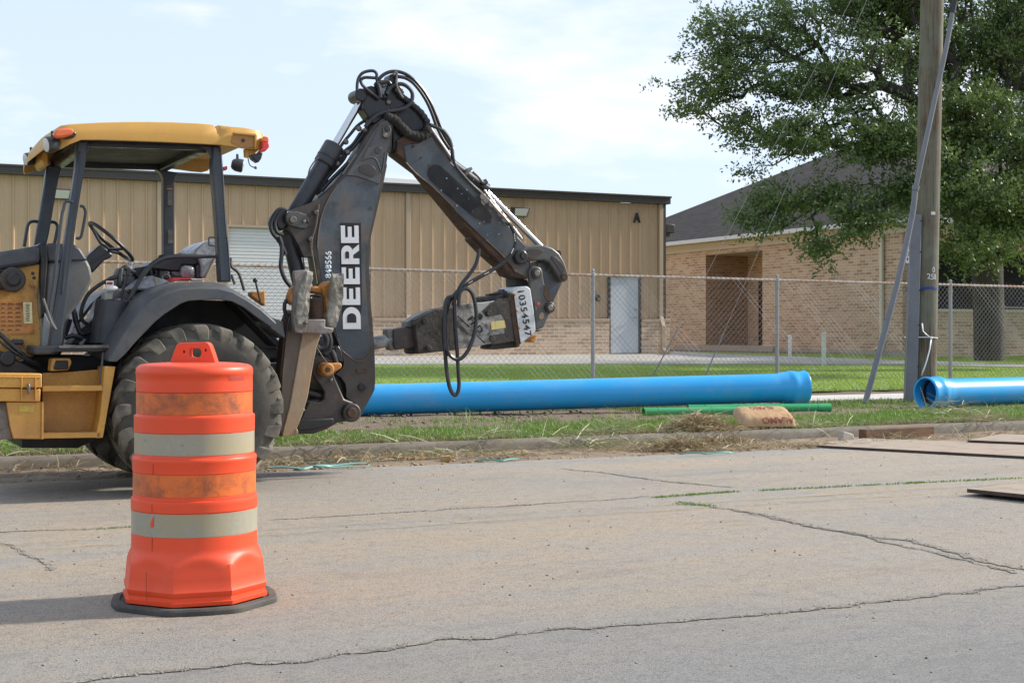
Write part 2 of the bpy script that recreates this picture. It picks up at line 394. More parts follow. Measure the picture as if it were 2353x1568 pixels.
# ------------------------------------------------------------------ buildings
def m_brick(name, axis='x', cols=((.61, .425, .285), (.29, .17, .10)), mortar=(.63, .54, .43)):
    m, t, b = new_mat(name); c = N(t, 'ShaderNodeTexCoord'); sp = N(t, 'ShaderNodeSeparateXYZ'); cb = N(t, 'ShaderNodeCombineXYZ')
    t.links.new(c.outputs['Object'], sp.inputs[0]); t.links.new(sp.outputs[axis.upper()], cb.inputs[0]); t.links.new(sp.outputs['Z'], cb.inputs[1])
    br = N(t, 'ShaderNodeTexBrick'); br.inputs['Scale'].default_value = 1; br.inputs['Brick Width'].default_value = .27; br.inputs['Row Height'].default_value = .09
    br.inputs['Mortar Size'].default_value = .012; br.inputs['Mortar Smooth'].default_value = .2; br.inputs['Bias'].default_value = -.2
    br.inputs['Color1'].default_value = (*cols[0], 1); br.inputs['Color2'].default_value = (*cols[1], 1); br.inputs['Mortar'].default_value = (*mortar, 1)
    t.links.new(cb.outputs[0], br.inputs['Vector'])
    vec = coords(t)
    col = mixc(t, ramp(t, noise(t, vec, .5, 6, .7), .4, .7), br.outputs['Color'], mixc(t, .2, br.outputs['Color'], (.22, .17, .12)))
    mf = N(t, 'ShaderNodeMath', operation='MULTIPLY'); t.links.new(ramp(t, noise(t, vec, 5, 4, .7), .4, .7), mf.inputs[0]); mf.inputs[1].default_value = .15
    col = mixc(t, mf.outputs[0], col, (.48, .38, .27))
    t.links.new(col, b.inputs['Base Color']); b.inputs['Roughness'].default_value = .9
    bump(t, b, br.outputs['Fac'], -.5, .01); return m
M_brx = m_brick('brick_facing_street', 'x'); M_bry = m_brick('brick_side', 'y'); M_brj = m_brick('brick_recess_shaded', 'x', ((.46, .26, .14), (.23, .115, .06)), (.46, .34, .24))  # recess brick darker and warmer: its shade is put into the colour
M_tan = worn('tan_painted_metal', (.50, .345, .215), [((.45, .305, .185), .6, .4, .7), ((.37, .255, .16), 2.5, .62, .8)], rough=.5, bs=.05, bscale=3, fine=.03)
M_trim = worn('dark_bronze_trim', (.045, .037, .030), rough=.45, bs=0)
M_trimc = worn('tan_trim', (.42, .31, .21), rough=.5, bs=0, fine=.03)
M_white = worn('white_paint', (.62, .62, .60), rough=.5, bs=0, fine=.03)
M_doorw = worn('pale_grey_door_paint', (.50, .53, .57), [((.40, .41, .42), 3, .6, .8)], rough=.45, bs=0, fine=.03)
M_black = worn('black_plastic', (.015, .015, .016), rough=.4, bs=0)
M_cream = worn('cream_trim', (.60, .56, .45), rough=.6, bs=0, fine=.03)
M_lens = worn('lamp_lens', (.55, .56, .52), rough=.2, bs=0, fine=.03)
M_galv = worn('galvanised_steel', (.29, .29, .285), [((.30, .22, .15), 6, .55, .75)], rough=.5, metal=.35, bs=.1)
M_rustpipe = worn('weathered_rail', (.38, .33, .28), [((.34, .20, .12), 4, .45, .6)], rough=.65, metal=.2, bs=.1)
def m_shingle():
    m, t, b = new_mat('shingles'); c = N(t, 'ShaderNodeTexCoord'); sp = N(t, 'ShaderNodeSeparateXYZ'); cb = N(t, 'ShaderNodeCombineXYZ')
    t.links.new(c.outputs['Object'], sp.inputs[0])
    ad = N(t, 'ShaderNodeMath', operation='ADD'); t.links.new(sp.outputs['X'], ad.inputs[0]); t.links.new(sp.outputs['Y'], ad.inputs[1])
    t.links.new(ad.outputs[0], cb.inputs[0]); t.links.new(sp.outputs['Z'], cb.inputs[1])
    br = N(t, 'ShaderNodeTexBrick'); br.inputs['Scale'].default_value = 1; br.inputs['Brick Width'].default_value = .32; br.inputs['Row Height'].default_value = .068
    br.inputs['Mortar Size'].default_value = .008; br.inputs['Color1'].default_value = (.066, .050, .041, 1); br.inputs['Color2'].default_value = (.036, .028, .023, 1)
    br.inputs['Mortar'].default_value = (.018, .016, .014, 1); t.links.new(cb.outputs[0], br.inputs['Vector'])
    t.links.new(br.outputs['Color'], b.inputs['Base Color']); b.inputs['Roughness'].default_value = .95
    bump(t, b, br.outputs['Fac'], -.6, .02); return m
M_shing = m_shingle()
# metal building
V0 = 34.4; UR = 21.36; UL = -12.0; ZE = 4.93; ZG = .55; ZB = 1.44
mbld = thing('metal_building', 'long tan ribbed metal building with dark eave and low brick base', 'building', (UL, V0, ZG))
def ribs(u0, u1, z0, z1, v, parent, name='ribbed_wall', mat=None):
    """rolled panel profile with trapezoid ribs"""
    pr = []; u = u0; p = .333
    while u < u1-1e-6:
        for du, dv in ((0, 0), (.012, -.032), (.042, -.032), (.062, 0), (.14, 0), (.15, -.006), (.17, -.006), (.18, 0), (.24, 0), (.25, -.006), (.27, -.006), (.28, 0)):
            if u+du < u1: pr.append((u+du, dv))
        u += p
    pr.append((u1, 0)); mb = MB(); V = [(a, v+d, z0) for a, d in pr]+[(a, v+d, z1) for a, d in pr]; n = len(pr)
    mb.add(V, [(i, i+1, n+i+1, n+i) for i in range(n-1)])
    return mb.build(name, mat or M_tan, parent, smooth=20)
ou0 = pv(524, 521, V0)[0]; ou1 = ou0+3.66; ozt = pv(524, 521, V0)[2]         # roll-up door opening
du0 = pv(1397, 700, V0)[0]; du1 = pv(1467, 700, V0)[0]; dzt = pv(1430, 635, V0)[2]
ribs(UL, ou0, ZB+.1, ZE-.2, V0, mbld); ribs(ou0, ou1, ozt, ZE-.2, V0, mbld); ribs(ou1, du0, ZB+.1, ZE-.2, V0, mbld)
ribs(du0, du1, dzt+.03, ZE-.2, V0, mbld); ribs(du1, UR, ZB+.1, ZE-.2, V0, mbld)
mb = MB()
for a, b in ((UL, ou0-.03), (ou1+.03, du0-.03), (du1+.03, UR+.12)): mb.box((a, V0-.12, ZG-.1), (b, V0+.02, ZB))
mb.build('brick_base', M_brx, mbld)
mb = MB()
for a, b in ((UL, ou0-.03), (ou1+.03, du0-.03), (du1+.03, UR+.14)): mb.box((a, V0-.145, ZB), (b, V0+.02, ZB+.085))
mb.build('base_cap', M_trimc, mbld, bev=.006)
mb = MB(); mb.box((UR-.02, V0+.03, ZG), (UR+.02, V0+20, ZE-.1)); mb.box((UL, V0+20, ZG), (UR, V0+20.05, ZE-.1)); mb.box((UL-.03, V0+.03, ZG), (UL, V0+20, ZE-.1)); mb.build('rear_wall', M_tan, mbld)
mb = MB(); mb.add([(UL-.1, V0-.1, ZE-.02), (UR+.1, V0-.1, ZE-.02), (UR+.1, V0+10, ZE+.33), (UL-.1, V0+10, ZE+.33), (UL-.1, V0+20.1, ZE-.02), (UR+.1, V0+20.1, ZE-.02)], [(0, 1, 2, 3), (3, 2, 5, 4)])
mb.build('roof', M_white, mbld)
mb = MB(); mb.box((UL, V0-.20, ZE-.20), (UR+.10, V0-.05, ZE)); mb.box((UL, V0-.23, ZE-.035), (UR+.12, V0-.20, ZE+.02)); mb.box((UR+.02, V0-.05, ZE-.2), (UR+.10, V0+20, ZE+.0))
mb.build('eave_gutter', M_trim, mbld, bev=.008)
mb = MB(); mb.box((UR-.14, V0-.055, ZB+.09), (UR+.03, V0+.03, ZE-.2)); mb.build('corner_trim', M_trim, mbld)
mb = MB(); mb.box((ou0-.06, V0-.05, ozt), (ou1+.06, V0-.01, ozt+.06)); mb.box((ou0-.06, V0-.05, ZG), (ou0, V0-.01, ozt)); mb.box((ou1, V0-.05, ZG), (ou1+.06, V0-.01, ozt)); mb.build('door_trim', M_trimc, mbld)
mb = MB(); z = ZG; pr = []
while z < ozt: pr += [(z, 0), (z+.012, -.018), (z+.055, -.018), (z+.075, 0)]; z += .083
V = [(ou0, V0+.06+d, min(zz, ozt)) for zz, d in pr]+[(ou1, V0+.06+d, min(zz, ozt)) for zz, d in pr]; n = len(pr)
mb.add(V, [(i, i+1, n+i+1, n+i) for i in range(n-1)]); mb.build('roll_up_door', M_white, mbld, smooth=20)
for x in (365, 935, 1515):
    uu = pv(x, 600, V0)[0]; mb = MB(); mb.box((uu-.06, V0-.10, ZB+.1), (uu+.06, V0-.035, ZE-.2)); mb.bar((uu, V0-.07, ZB+.15), (uu, V0-.19, ZB-.12), .12, .065); mb.bar((uu, V0-.19, ZB-.1), (uu, V0-.19, ZG+.12), .065, .12, up=(1, 0, 0)); mb.bar((uu, V0-.19, ZG+.15), (uu, V0-.36, ZG+.04), .12, .065)
    mb.build('downspout', M_trimc, mbld, bev=.008)
dz0 = ZG+.03
mb = MB(); mb.box((du0+.03, V0-.04, dz0), (du1-.03, V0+.0, dzt-.02)); dr = mb.build('door', M_doorw, mbld, bev=.004)
mb = MB(); mb.box((du0-.03, V0-.09, dz0), (du0+.026, V0+.02, dzt+.03)); mb.box((du1-.026, V0-.09, dz0), (du1+.03, V0+.02, dzt+.03)); mb.box((du0+.027, V0-.09, dzt-.018), (du1-.027, V0+.02, dzt+.03)); mb.build('door_frame', M_trim, mbld)
mb = MB(); mb.cyl((du1-.13, V0-.04, dz0+.98), (du1-.13, V0-.10, dz0+.98), .022, 10); mb.bar((du1-.13, V0-.095, dz0+.98), (du1-.27, V0-.095, dz0+.98), .02, .02); mb.cyl((du1-.13, V0-.04, dz0+1.2), (du1-.13, V0-.06, dz0+1.2), .03, 12); mb.build('handle', M_galv, dr)
for x, y in ((1190, 487), (137, 446)):
    uu, _, zz = pv(x, y, V0); mb = MB()
    mb.add([(uu-.24, V0-.03, zz+.12), (uu+.24, V0-.03, zz+.12), (uu+.24, V0-.25, zz+.10), (uu-.24, V0-.25, zz+.10), (uu-.20, V0-.03, zz-.13), (uu+.20, V0-.03, zz-.13), (uu+.20, V0-.14, zz-.13), (uu-.20, V0-.14, zz-.13)],
           [(0, 1, 2, 3), (4, 5, 6, 7), (0, 1, 5, 4), (3, 2, 6, 7), (0, 3, 7, 4), (1, 2, 6, 5)]); lp = mb.build('wall_light', M_trim, mbld, bev=.01)
    mb = MB(); mb.add([(uu-.20, V0-.247, zz+.075), (uu+.20, V0-.247, zz+.075), (uu+.17, V0-.157, zz-.11), (uu-.17, V0-.157, zz-.11), (uu-.20, V0-.22, zz+.075), (uu+.20, V0-.22, zz+.075), (uu+.17, V0-.13, zz-.11), (uu-.17, V0-.13, zz-.11)],
           [(0, 1, 2, 3), (4, 5, 6, 7), (0, 1, 5, 4), (3, 2, 6, 7), (0, 3, 7, 4), (1, 2, 6, 5)]); mb.build('lens', M_lens, lp)
uu, _, zz = pv(1453, 511, V0); mb = MB()
put_text(mb, 'A', (uu, V0-.045, zz), (1, 0, 0), (0, 0, 1), .235, .27, off=.03)
nf = len(mb.f); mb.box((uu-.0, V0-.04, zz), (uu+.08, V0-.03, zz+.02)); mb.box((uu+.155, V0-.04, zz), (uu+.235, V0-.03, zz+.02)); lt = mb.build('building_letter', M_black, mbld); lt.modifiers.new('s', 'SOLIDIFY').thickness = .02
uu, _, zz = pv(1370, 684, V0); mb = MB(); mb.box((uu-.06, V0-.10, zz-.09), (uu+.06, V0-.03, zz+.09)); mb.build('switch_box', M_trim, mbld, bev=.01)
ua = pv(868, 415, 35.6)[0]; ub = pv(966, 415, 35.6)[0]; mb = MB(); mb.box((ua, 35.4, ZE), (ub, 36.6, pv(915, 410, 35.5)[2])); mb.build('roof_curb', M_white, mbld, bev=.02)
mb = MB(); mb.box((UR+.14, V0+.1, 3.95), (UR+.42, V0+.35, 4.2)); mb.box((UR+.02, V0+.15, 3.85), (UR+.3, V0+.3, 3.96)); mb.build('scupper', M_trim, mbld, bev=.02)  # dark scupper at the gutter end, not a lamp
# brick building
UB = 27.65; VB0 = 31.5; VB1 = 50.0; UB1 = 45.0; ZEB = 4.28
bb = thing('brick_building', 'tan brick building with grey shingled hip roof, cream fascia and a recessed entry', 'building', (UB, VB0, .4))
mb = MB()
zl = .3; zt = 4.0; va, vb = 38.5, 41.8; zr = pu(1621, 586, UB)[2]; UI = 29.4
mb.add([(UB, VB0, zl), (UB, va, zl), (UB, va, zt), (UB, VB0, zt)], [(0, 1, 2, 3)]); mb.add([(UB, vb, zl), (UB, VB1, zl), (UB, VB1, zt), (UB, vb, zt)], [(0, 1, 2, 3)])
mb.add([(UB, va, zr), (UB, vb, zr), (UB, vb, zt), (UB, va, zt)], [(0, 1, 2, 3)]); mb.add([(UI, va, zl), (UI, vb, zl), (UI, vb, zr), (UI, va, zr)], [(0, 1, 2, 3)])
mb.build('side_wall', M_bry, bb)
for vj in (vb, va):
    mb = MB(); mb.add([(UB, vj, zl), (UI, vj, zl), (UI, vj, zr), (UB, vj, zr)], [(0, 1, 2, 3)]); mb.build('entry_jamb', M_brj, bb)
mb = MB(); mb.add([(UB, va, zr), (UI, va, zr), (UI, vb, zr), (UB, vb, zr)], [(0, 1, 2, 3)]); mb.build('entry_ceiling', M_cream, bb)
mb = MB(); mb.box((UB-.25, va-.9, .3), (UB+1.8, vb+1.6, .72)); mb.build('entry_step', M_conc, bb, bev=.01)
mb = MB(); mb.box((UI-.05, va+.1, .72), (UI-.01, 41.1, 2.95)); mb.build('entry_door', worn('dark_door', (.06, .035, .025), rough=.4, bs=0), bb)
mb = MB()  # front wall with piers, low wall and dark porch behind
mb.box((UB, VB0, .3), (UB+1.0, VB0+.3, zt)); mb.box((UB+1.0, VB0, .3), (UB1, VB0+.25, 1.75))
for uu in (32.3, 37.2, 42.3): mb.box((uu, VB0-.01, 1.75), (uu+.55, VB0+.26, zt))
mb.box((UB+1.0, VB0, 3.45), (32.3, VB0+.25, zt)); mb.box((32.85, VB0, 3.45), (37.2, VB0+.25, zt)); mb.box((37.75, VB0, 3.45), (42.3, VB0+.25, zt))
mb.build('front_wall', M_brx, bb)
mb = MB(); mb.box((UB+.3, VB0+1.8, .3), (UB1, VB0+1.9, zt)); mb.build('porch_shade_sheet', worn('porch_shade_black', (.004, .004, .005), rough=.6, bs=0), bb)  # near-black sheet put in for the deep shade of the porch
mb = MB(); mb.box((UB+1.0, VB0-.04, 1.75), (32.29, VB0+.29, 1.82)); mb.box((32.86, VB0-.04, 1.75), (37.19, VB0+.29, 1.82)); mb.build('porch_ledge', M_cream, bb)
mb = MB(); mb.box((UB-.04, VB0-.03, .3), (UB, VB1, .62)); mb.build('footing', M_conc, bb)
mb = MB(); mb.box((UB-.06, VB0-.06, zt-.03), (UB+.1, VB1, ZEB-.02)); mb.box((UB+.1, VB0-.06, zt-.03), (UB1, VB0+.1, ZEB-.02)); mb.box((UB-.09, VB0-.1, zt+.0), (UB-.065, VB1, zt+.06))
mb.box((UB-.42, VB0-.4, ZEB-.05), (UB+.1, VB1+.4, ZEB-.02)); mb.build('fascia', M_cream, bb)
mb = MB(); mb.box((UB-.54, VB0-.52, ZEB-.06), (UB-.42, VB1+.5, ZEB+.07)); mb.box((UB-.42, VB0-.52, ZEB-.06), (UB1+.5, VB0-.40, ZEB+.07)); mb.build('gutter_trough', M_white, bb, bev=.01)
mb = MB(); E = .45; ap = (36.1, 41.4, 8.9)
z0 = ZEB+.05
c = [(UB-E, VB0-E, z0), (UB1+E, VB0-E, z0), (UB1+E, VB1+E, z0), (UB-E, VB1+E, z0), (36.1, 40.9, 8.9), (36.9, 40.9, 8.9)]
mb.add(c, [(0, 1, 5, 4), (1, 2, 5), (2, 3, 4, 5), (3, 0, 4), (3, 2, 1, 0)]); rf = mb.build('roof', M_shing, bb)
vd = pu(2030, 700, UB)[1]; mb = MB(); mb.box((UB-.13, vd-.06, .75), (UB-.045, vd+.06, zt+.1)); mb.bar((UB-.09, vd, .8), (UB-.3, vd, .64), .12, .08, up=(0, 0, 1)); mb.build('downspout', M_cream, bb, bev=.01)
mb = MB(); pc = pu(1752, 480, 31.0); mb.cyl((pc[0], pc[1], 5.3), (pc[0], pc[1], 6.6), .05, 10); mb.build('vent_pipe', M_galv, rf)
# ================================================================== FENCE
VF = 19.4
def ftop(u): # top rail height along the fence
    return 2.085-.0063*(u-1.0)
fence = thing('chain_link_fence', 'chain link fence with grey posts and a weathered top rail before the lawn', 'fence', (3.75, VF, .14))
pus = [-7.0, -3.4, .15, 3.75, 6.98, pv(1362, 700, VF)[0], pv(1785, 700, VF)[0], pv(2183, 700, VF)[0], 21.4, 24.9, 28.4]
for k, u in enumerate(pus):
    mb = MB(); mb.cyl((u, VF, .1), (u, VF, ftop(u)-.02), .033, 14)
    mb.lathe((u, VF, ftop(u)-.02), (0, 0, 1), [(0, .04), (.05, .038), (.06, .02), (.085, .026), (.11, .018), (.12, .002)], 14)
    mb.cyl((u-.0, VF-.045, ftop(u)-.12), (u, VF+.045, ftop(u)-.12), .02, 8)
    mb.build('fence_post', M_galv, fence)
mb = MB(); mb.tube([(u, VF-.012, ftop(u)) for u in pus], .021, 10, smooth=False); mb.build('top_rail', M_rustpipe, fence)
M_wire = worn('galvanised_wire', (.36, .345, .32), [((.26, .19, .13), 1.5, .5, .7)], rough=.6, metal=.3, bs=0)
def chain(u0, u1, v, zb, ztf, pitch, r, n=3):
    mb = MB(); H = 0
    for s in (1, -1):
        u = u0-2.2
        while u < u1+2.2:
            # wire from the bottom at u to the top, leaning by s
            zt_ = ztf(u)+.035; h = zt_-zb; a = (u, zb); b = (u+s*h, zt_)
            # clip to the bay
            def cut(a, b):
                (x0, z0), (x1, z1) = a, b
                for lim, lo in ((u0, True), (u1, False)):
                    if x0 == x1: continue
                    in0 = x0 >= lim if lo else x0 <= lim; in1 = x1 >= lim if lo else x1 <= lim
                    if not in0 and not in1: return None
                    if in0 != in1:
                        t = (lim-x0)/(x1-x0); p = (lim, z0+(z1-z0)*t)
                        if in0: x1, z1 = p
                        else: x0, z0 = p
                return (x0, z0), (x1, z1)
            c = cut(a, b)
            if c:
                (x0, z0), (x1, z1) = c
                if z1-z0 > .02: mb.tube([(x0, v+.002*s, z0), (x1, v+.002*s, z1)], r, n, smooth=False, caps=False)
            u += pitch
    return mb
for a, b in zip(pus[2:], pus[3:]):
    chain(a+.03, b-.03, VF-.03, .15, ftop, .094, .0029).build('mesh_panel', M_wire, fence)
# a second low fence in front of the brick building's porch
f2 = thing('low_fence', 'thin low wire fence with a dark rail in front of the shaded porch', 'fence', (29.5, 30.2, .4))
mb = MB(); mb.tube([(28.8, 30.2, 1.86), (36, 30.2, 1.82)], .022, 8, smooth=False); mb.build('top_rail', M_galv, f2)
for u in (30.9, 34.0):
    mb = MB(); mb.cyl((u, 30.2, .35), (u, 30.2, 1.85), .028, 10); mb.build('fence_post', M_galv, f2)
chain(28.8, 36, 30.2, .45, lambda u: 1.82, .12, .0028).build('mesh_panel', M_wire, f2)
# white marker posts on the grass
M_pvc = worn('white_pvc', (.72, .72, .68), rough=.45, bs=0, fine=.03)
for (x, yb, yt, lab, wd) in ((1892, 836, 762, 'taller white plastic post standing on the path edge', .055), (1814, 822, 768, 'shorter white plastic post standing close to the brick wall', .045)):
    u, v, z = onlawn(x, yb); Yd = Vector(W(u, v)).y; zt_ = CAMZ+(HY-yt)/F*Yd
    mb = MB(); mb.lathe((u, v, z-.05), (0, 0, 1), [(0, wd), (zt_-z, wd), (zt_-z+.05, wd), (zt_-z+.05, wd*.85), (zt_-z+.0, wd*.82)], 16)
    tag(mb.build('marker_post', M_pvc, base=(u, v, z)), lab, 'post')
# ================================================================== UTILITY POLE
def m_wood_pole():
    m, t, b = new_mat('weathered_pole_wood'); vec = coords(t, (1, 1, .045)); v2 = coords(t)
    col = mixc(t, ramp(t, noise(t, vec, 30, 8, .75, .6), .42, .58), (.185, .14, .09), (.075, .054, .033))
    col = mixc(t, ramp(t, noise(t, v2, 1.6, 6, .6), .4, .62), col, (.16, .165, .115))
    col = mixc(t, ramp(t, noise(t, coords(t, (1, 1, .02)), 60, 3, .6), .62, .7), col, (.03, .022, .016))
    t.links.new(col, b.inputs['Base Color']); b.inputs['Roughness'].default_value = .9
    bump(t, b, noise(t, vec, 40, 8, .7), .7, .012); return m
M_pole = m_wood_pole()
PB = pY(2121, 918, 20.9); PT = (pY(2141, 0, 20.9)); 
pole = thing('utility_pole', 'weathered round wooden utility pole with stencilled numbers, rising out of frame', 'utility pole', (PB[0], PB[1], .1))
sl = (PT[0]-PB[0])/(PT[2]-PB[2]); slv = (PT[1]-PB[1])/(PT[2]-PB[2])
def pc_(z): return Vector((PB[0]+sl*(z-PB[2]), PB[1]+slv*(z-PB[2]), z))
mb = MB(); V = []; n = 26; zs = [.02]+fr(.3, 9.4, .3)
for z in zs:
    c = pc_(z); rr = .178-.0025*z+(.012 if z < .1 else 0)
    for k in range(n):
        a = 2*math.pi*k/n; r2 = rr*(1+.02*mnoise.noise(Vector((math.cos(a)*2, math.sin(a)*2, z*.3)))); V.append((c.x+r2*math.cos(a), c.y+r2*math.sin(a), z))
mb.add(V, [(i*n+k, i*n+(k+1) % n, (i+1)*n+(k+1) % n, (i+1)*n+k) for i in range(len(zs)-1) for k in range(n)]+[tuple(range((len(zs)-1)*n, len(zs)*n))])
mb.build('shaft', M_pole, pole, smooth=50)
M_gpl = worn('grey_pvc', (.165, .172, .185), [((.13, .13, .13), 2, .5, .7)], rough=.5, bs=.05)
# flat grey cable guard on the left front of the pole
ax = Vector(UV(1, 0)); ay = Vector(UV(0, 1))   # picture right and away, in the street frame
gz0 = CAMZ+(HY-918)/F*20.7; gz1 = CAMZ+(HY-492)/F*20.7
def gp(z, dx, dy): c = pc_(z)+ax*dx+ay*dy; return (c.x, c.y, z)
gx0 = (2077-2121)/F*20.8; gx1 = (2101-2121)/F*20.8
mb = MB(); lo = [gp(.08, gx0-.02, -.14), gp(.08, gx1-.01, -.17), gp(.08, gx1-.01, 0), gp(.08, gx0-.02, 0)]; hi = [gp(gz1, gx0+.01, -.14), gp(gz1, gx1, -.17), gp(gz1, gx1, 0), gp(gz1, gx0+.01, 0)]
mb.add(lo+hi, [(3, 2, 1, 0), (4, 5, 6, 7), (0, 1, 5, 4), (1, 2, 6, 5), (2, 3, 7, 6), (3, 0, 4, 7)])
cg = mb.build('cable_guard', M_gpl, pole, bev=.015)
mb = MB()
for z in (.65, 1.25, 1.75, 2.3, 2.75):
    c = Vector(gp(z, gx1-.012, -.172)); mb.cyl(c, c-ay*.008, .012, 8)
mb.build('screw', M_black, cg)
# small sticker on the guard
M_paper = worn('paper_label', (.70, .70, .66), rough=.6, bs=0, fine=.03); M_ink = worn('black_ink', (.02, .02, .02), rough=.6, bs=0)
def facep(x, y, dY=0.0, Y0=20.70): return Vector(pY(x, y, Y0+dY))
def pic_quad(mb, x0, y0, x1, y1, Yd, th=.004):
    pts = [pY(x0, y0, Yd), pY(x1, y0, Yd), pY(x1, y1, Yd), pY(x0, y1, Yd)]
    mb.prism(pts, ay*th)
YG = W(*gp(1.8, (gx0+gx1)/2, -.16))[1]-.012
mb = MB(); pic_quad(mb, 2081, 556, 2088, 604, YG-.01, .012); lb = mb.build('guard_label', M_paper, cg)
mb = MB(); pic_quad(mb, 2081.3, 556, 2087.7, 558, YG-.013, .004); pic_quad(mb, 2081.3, 561, 2087.7, 564, YG-.013, .004); pic_quad(mb, 2083.2, 570, 2086, 572, YG-.013, .004); pic_quad(mb, 2083, 592, 2086, 598, YG-.013, .004)
mb.tube([pY(2084.5+3*math.cos(a), 583+4.5*math.sin(a), YG-.012) for a in [i*math.pi/6 for i in range(12)]], .004, 6, closed=True); mb.build('label_print', M_ink, lb)
def wrap_text(body, xc, yb, hpx, wpx, name='stencil_number'):
    """stencilled paint on the pole's round face"""
    V, Fc = text_mesh(body, 1, .01); xs = [p[0] for p in V]; ys = [p[1] for p in V]
    out = []
    for p in V:
        x = xc+((p[0]-min(xs))/(max(xs)-min(xs))-.5)*wpx; y = yb-((p[1]-min(ys))/(max(ys)-min(ys)))*hpx
        Y = 20.9; P = pY(x, y, Y); c = pc_(P[2]); r = .176-.0025*P[2]
        X = (x-CX)/F*Y; dx = X-W(c.x, c.y)[0]; dx = max(-r*.995, min(r*.995, dx)); Yc = W(c.x, c.y)[1]
        out.append(UV(W(c.x, c.y)[0]+dx, Yc-math.sqrt(r*r*1.0-dx*dx)-.004, P[2]))
    mb = MB(); mb.add(out, Fc); return mb.build(name, M_paper, pole)
wrap_text('2', 2125.5, 642, 13, 8); wrap_text('5', 2134, 643, 13, 7); wrap_text('0', 2140.3, 643, 13, 4.5); wrap_text('0', 2137, 627, 13, 6)
mb = MB(); cz = CAMZ+(HY-489.5)/F*20.7; c = pc_(cz); rr = .176-.0025*cz
mb.prism([Vector(c)+ax*(.0)+ay*(-rr-.012)+Vector((0, 0, -.022)), Vector(c)+ax*(.065)+ay*(-rr-.002)+Vector((0, 0, -.022)), Vector(c)+ax*(.065)+ay*(-rr-.002)+Vector((0, 0, .022)), Vector(c)+ax*0+ay*(-rr-.012)+Vector((0, 0, .022))], ay*.004)
mb.build('pole_tag', M_paper, pole)
# ground wire stapled up the pole's left side
mb = MB(); mb.tube([gp(z, -.168+.0035*z+.01*math.sin(z*1.7), -.02) for z in fr(2.9, 9.2, .45)], .008, 6); mb.build('ground_wire', M_galv, pole)
# long grey conduit leaning across the pole
cpx = [(1986, 926), (2000, 880), (2058, 662), (2094, 500), (2102, 437), (2140, 262), (2174, 105), (2187, 30), (2192, 5)]
cY = [20.3, 20.35, 20.45, 20.5, 20.52, 20.55, 20.6, 20.62, 20.63]
con = thing('leaning_conduit', 'long grey plastic conduit leaning diagonally against the front of the wooden pole', 'conduit', pY(1986, 926, 20.3))
P = [pY(x, y, Y) for (x, y), Y in zip(cpx, cY)]
mb = MB(); mb.tube(P[:5], .042, 14); mb.build('lower_pipe', M_gpl, con)
mb = MB(); mb.tube(P[4:8], .035, 14); mb.build('upper_pipe', M_gpl, con)
mb = MB(); mb.cyl(P[4], Vector(P[4])+(Vector(P[5])-Vector(P[4]))*.06, .052, 14); mb.build('coupling', M_gpl, con)
mb = MB(); mb.cyl(P[7], P[8], .045, 12); mb.tube([P[8], pY(2196, -25, 20.6), pY(2190, -80, 20.7)], .02, 8); mb.build('cable_end', M_black, con)
# guy wires from the pole's top to the ground
top = pc_(8.3)
for (px, lab) in (([(1599, 862), (1683, 702)], 'right hand steel guy wire slanting from the grass up to the wooden pole'), ([(1474, 864), (1624, 648)], 'left hand steel guy wire slanting from the grass up to the wooden pole')):
    base = Vector(pY(px[0][0], px[0][1]+12, 22.3)); mid = base.lerp(top, .14)
    base.z = .14
    mb = MB(); mb.tube([base, top], .0036, 6, smooth=False); g = mb.build('guy_wire', M_galv, base=tuple(base)); tag(g, lab, 'guy wire', 'guy wires of the wooden pole')
    mb = MB(); mb.tube([base, base.lerp(top,   .13)], .010, 8, smooth=False); mb.build('wire_sleeve', M_gpl, g)
# ties round the pole and the guard
def loop(z0, r, n=22, tilt=0.0):
    c = pc_(z0); pts = []
    for k in range(n):
        a = 2*math.pi*k/n; x = r*math.cos(a); y = r*math.sin(a)
        if x < 0: x = x*1.0-.115*(-math.cos(a))
        pts.append(c+ax*x+ay*y+Vector((0, 0, tilt*x+.004*math.sin(3*a))))
    return pts
M_blue_rope = worn('blue_rope', (.02, .06, .22), rough=.6, bs=0); M_ribbon = worn('white_ribbon', (.62, .66, .66), rough=.4, bs=0, fine=.03)
zt1 = CAMZ+(HY-662)/F*20.8
mb = MB()
for dz, tl in ((0, -.03), (.015, .02), (-.014, .05)): mb.tube(loop(zt1+dz, .172, tilt=tl), .007, 6, closed=True)
tag(mb.build('rope_tie', M_blue_rope, base=tuple(pc_(zt1))), 'blue rope tied round the pole and its grey guard', 'rope')
zt2 = CAMZ+(HY-775)/F*20.8
mb = MB(); mb.tube(loop(zt2, .176, tilt=-.02), .009, 6, closed=True)
kn = pY(2139, 776, 20.68)
def ribbon(mb, pts, wd):
    V = []
    for i, p in enumerate(pts):
        p = Vector(p); s = math.sin(i*1.1)
        V += [p+ax*wd/2+ay*.01*s, p-ax*wd/2-ay*.01*s]
    mb.add(V, [(2*i, 2*i+2, 2*i+3, 2*i+1) for i in range(len(pts)-1)])
mb.ball(kn, .022, 6)
ribbon(mb, [kn, pY(2128, 768, 20.66), pY(2120, 760, 20.64), pY(2118, 742, 20.62)], .022)
ribbon(mb, [kn, pY(2136, 800, 20.65), pY(2128, 830, 20.62), pY(2121, 850, 20.62), pY(2117, 862, 20.62)], .024)
rb = mb.build('ribbon_tie', M_ribbon, base=tuple(pc_(zt2))); rb.modifiers.new('s', 'SOLIDIFY').thickness = .002
tag(rb, 'white plastic ribbon tied round the pole with loose ends hanging', 'ribbon')
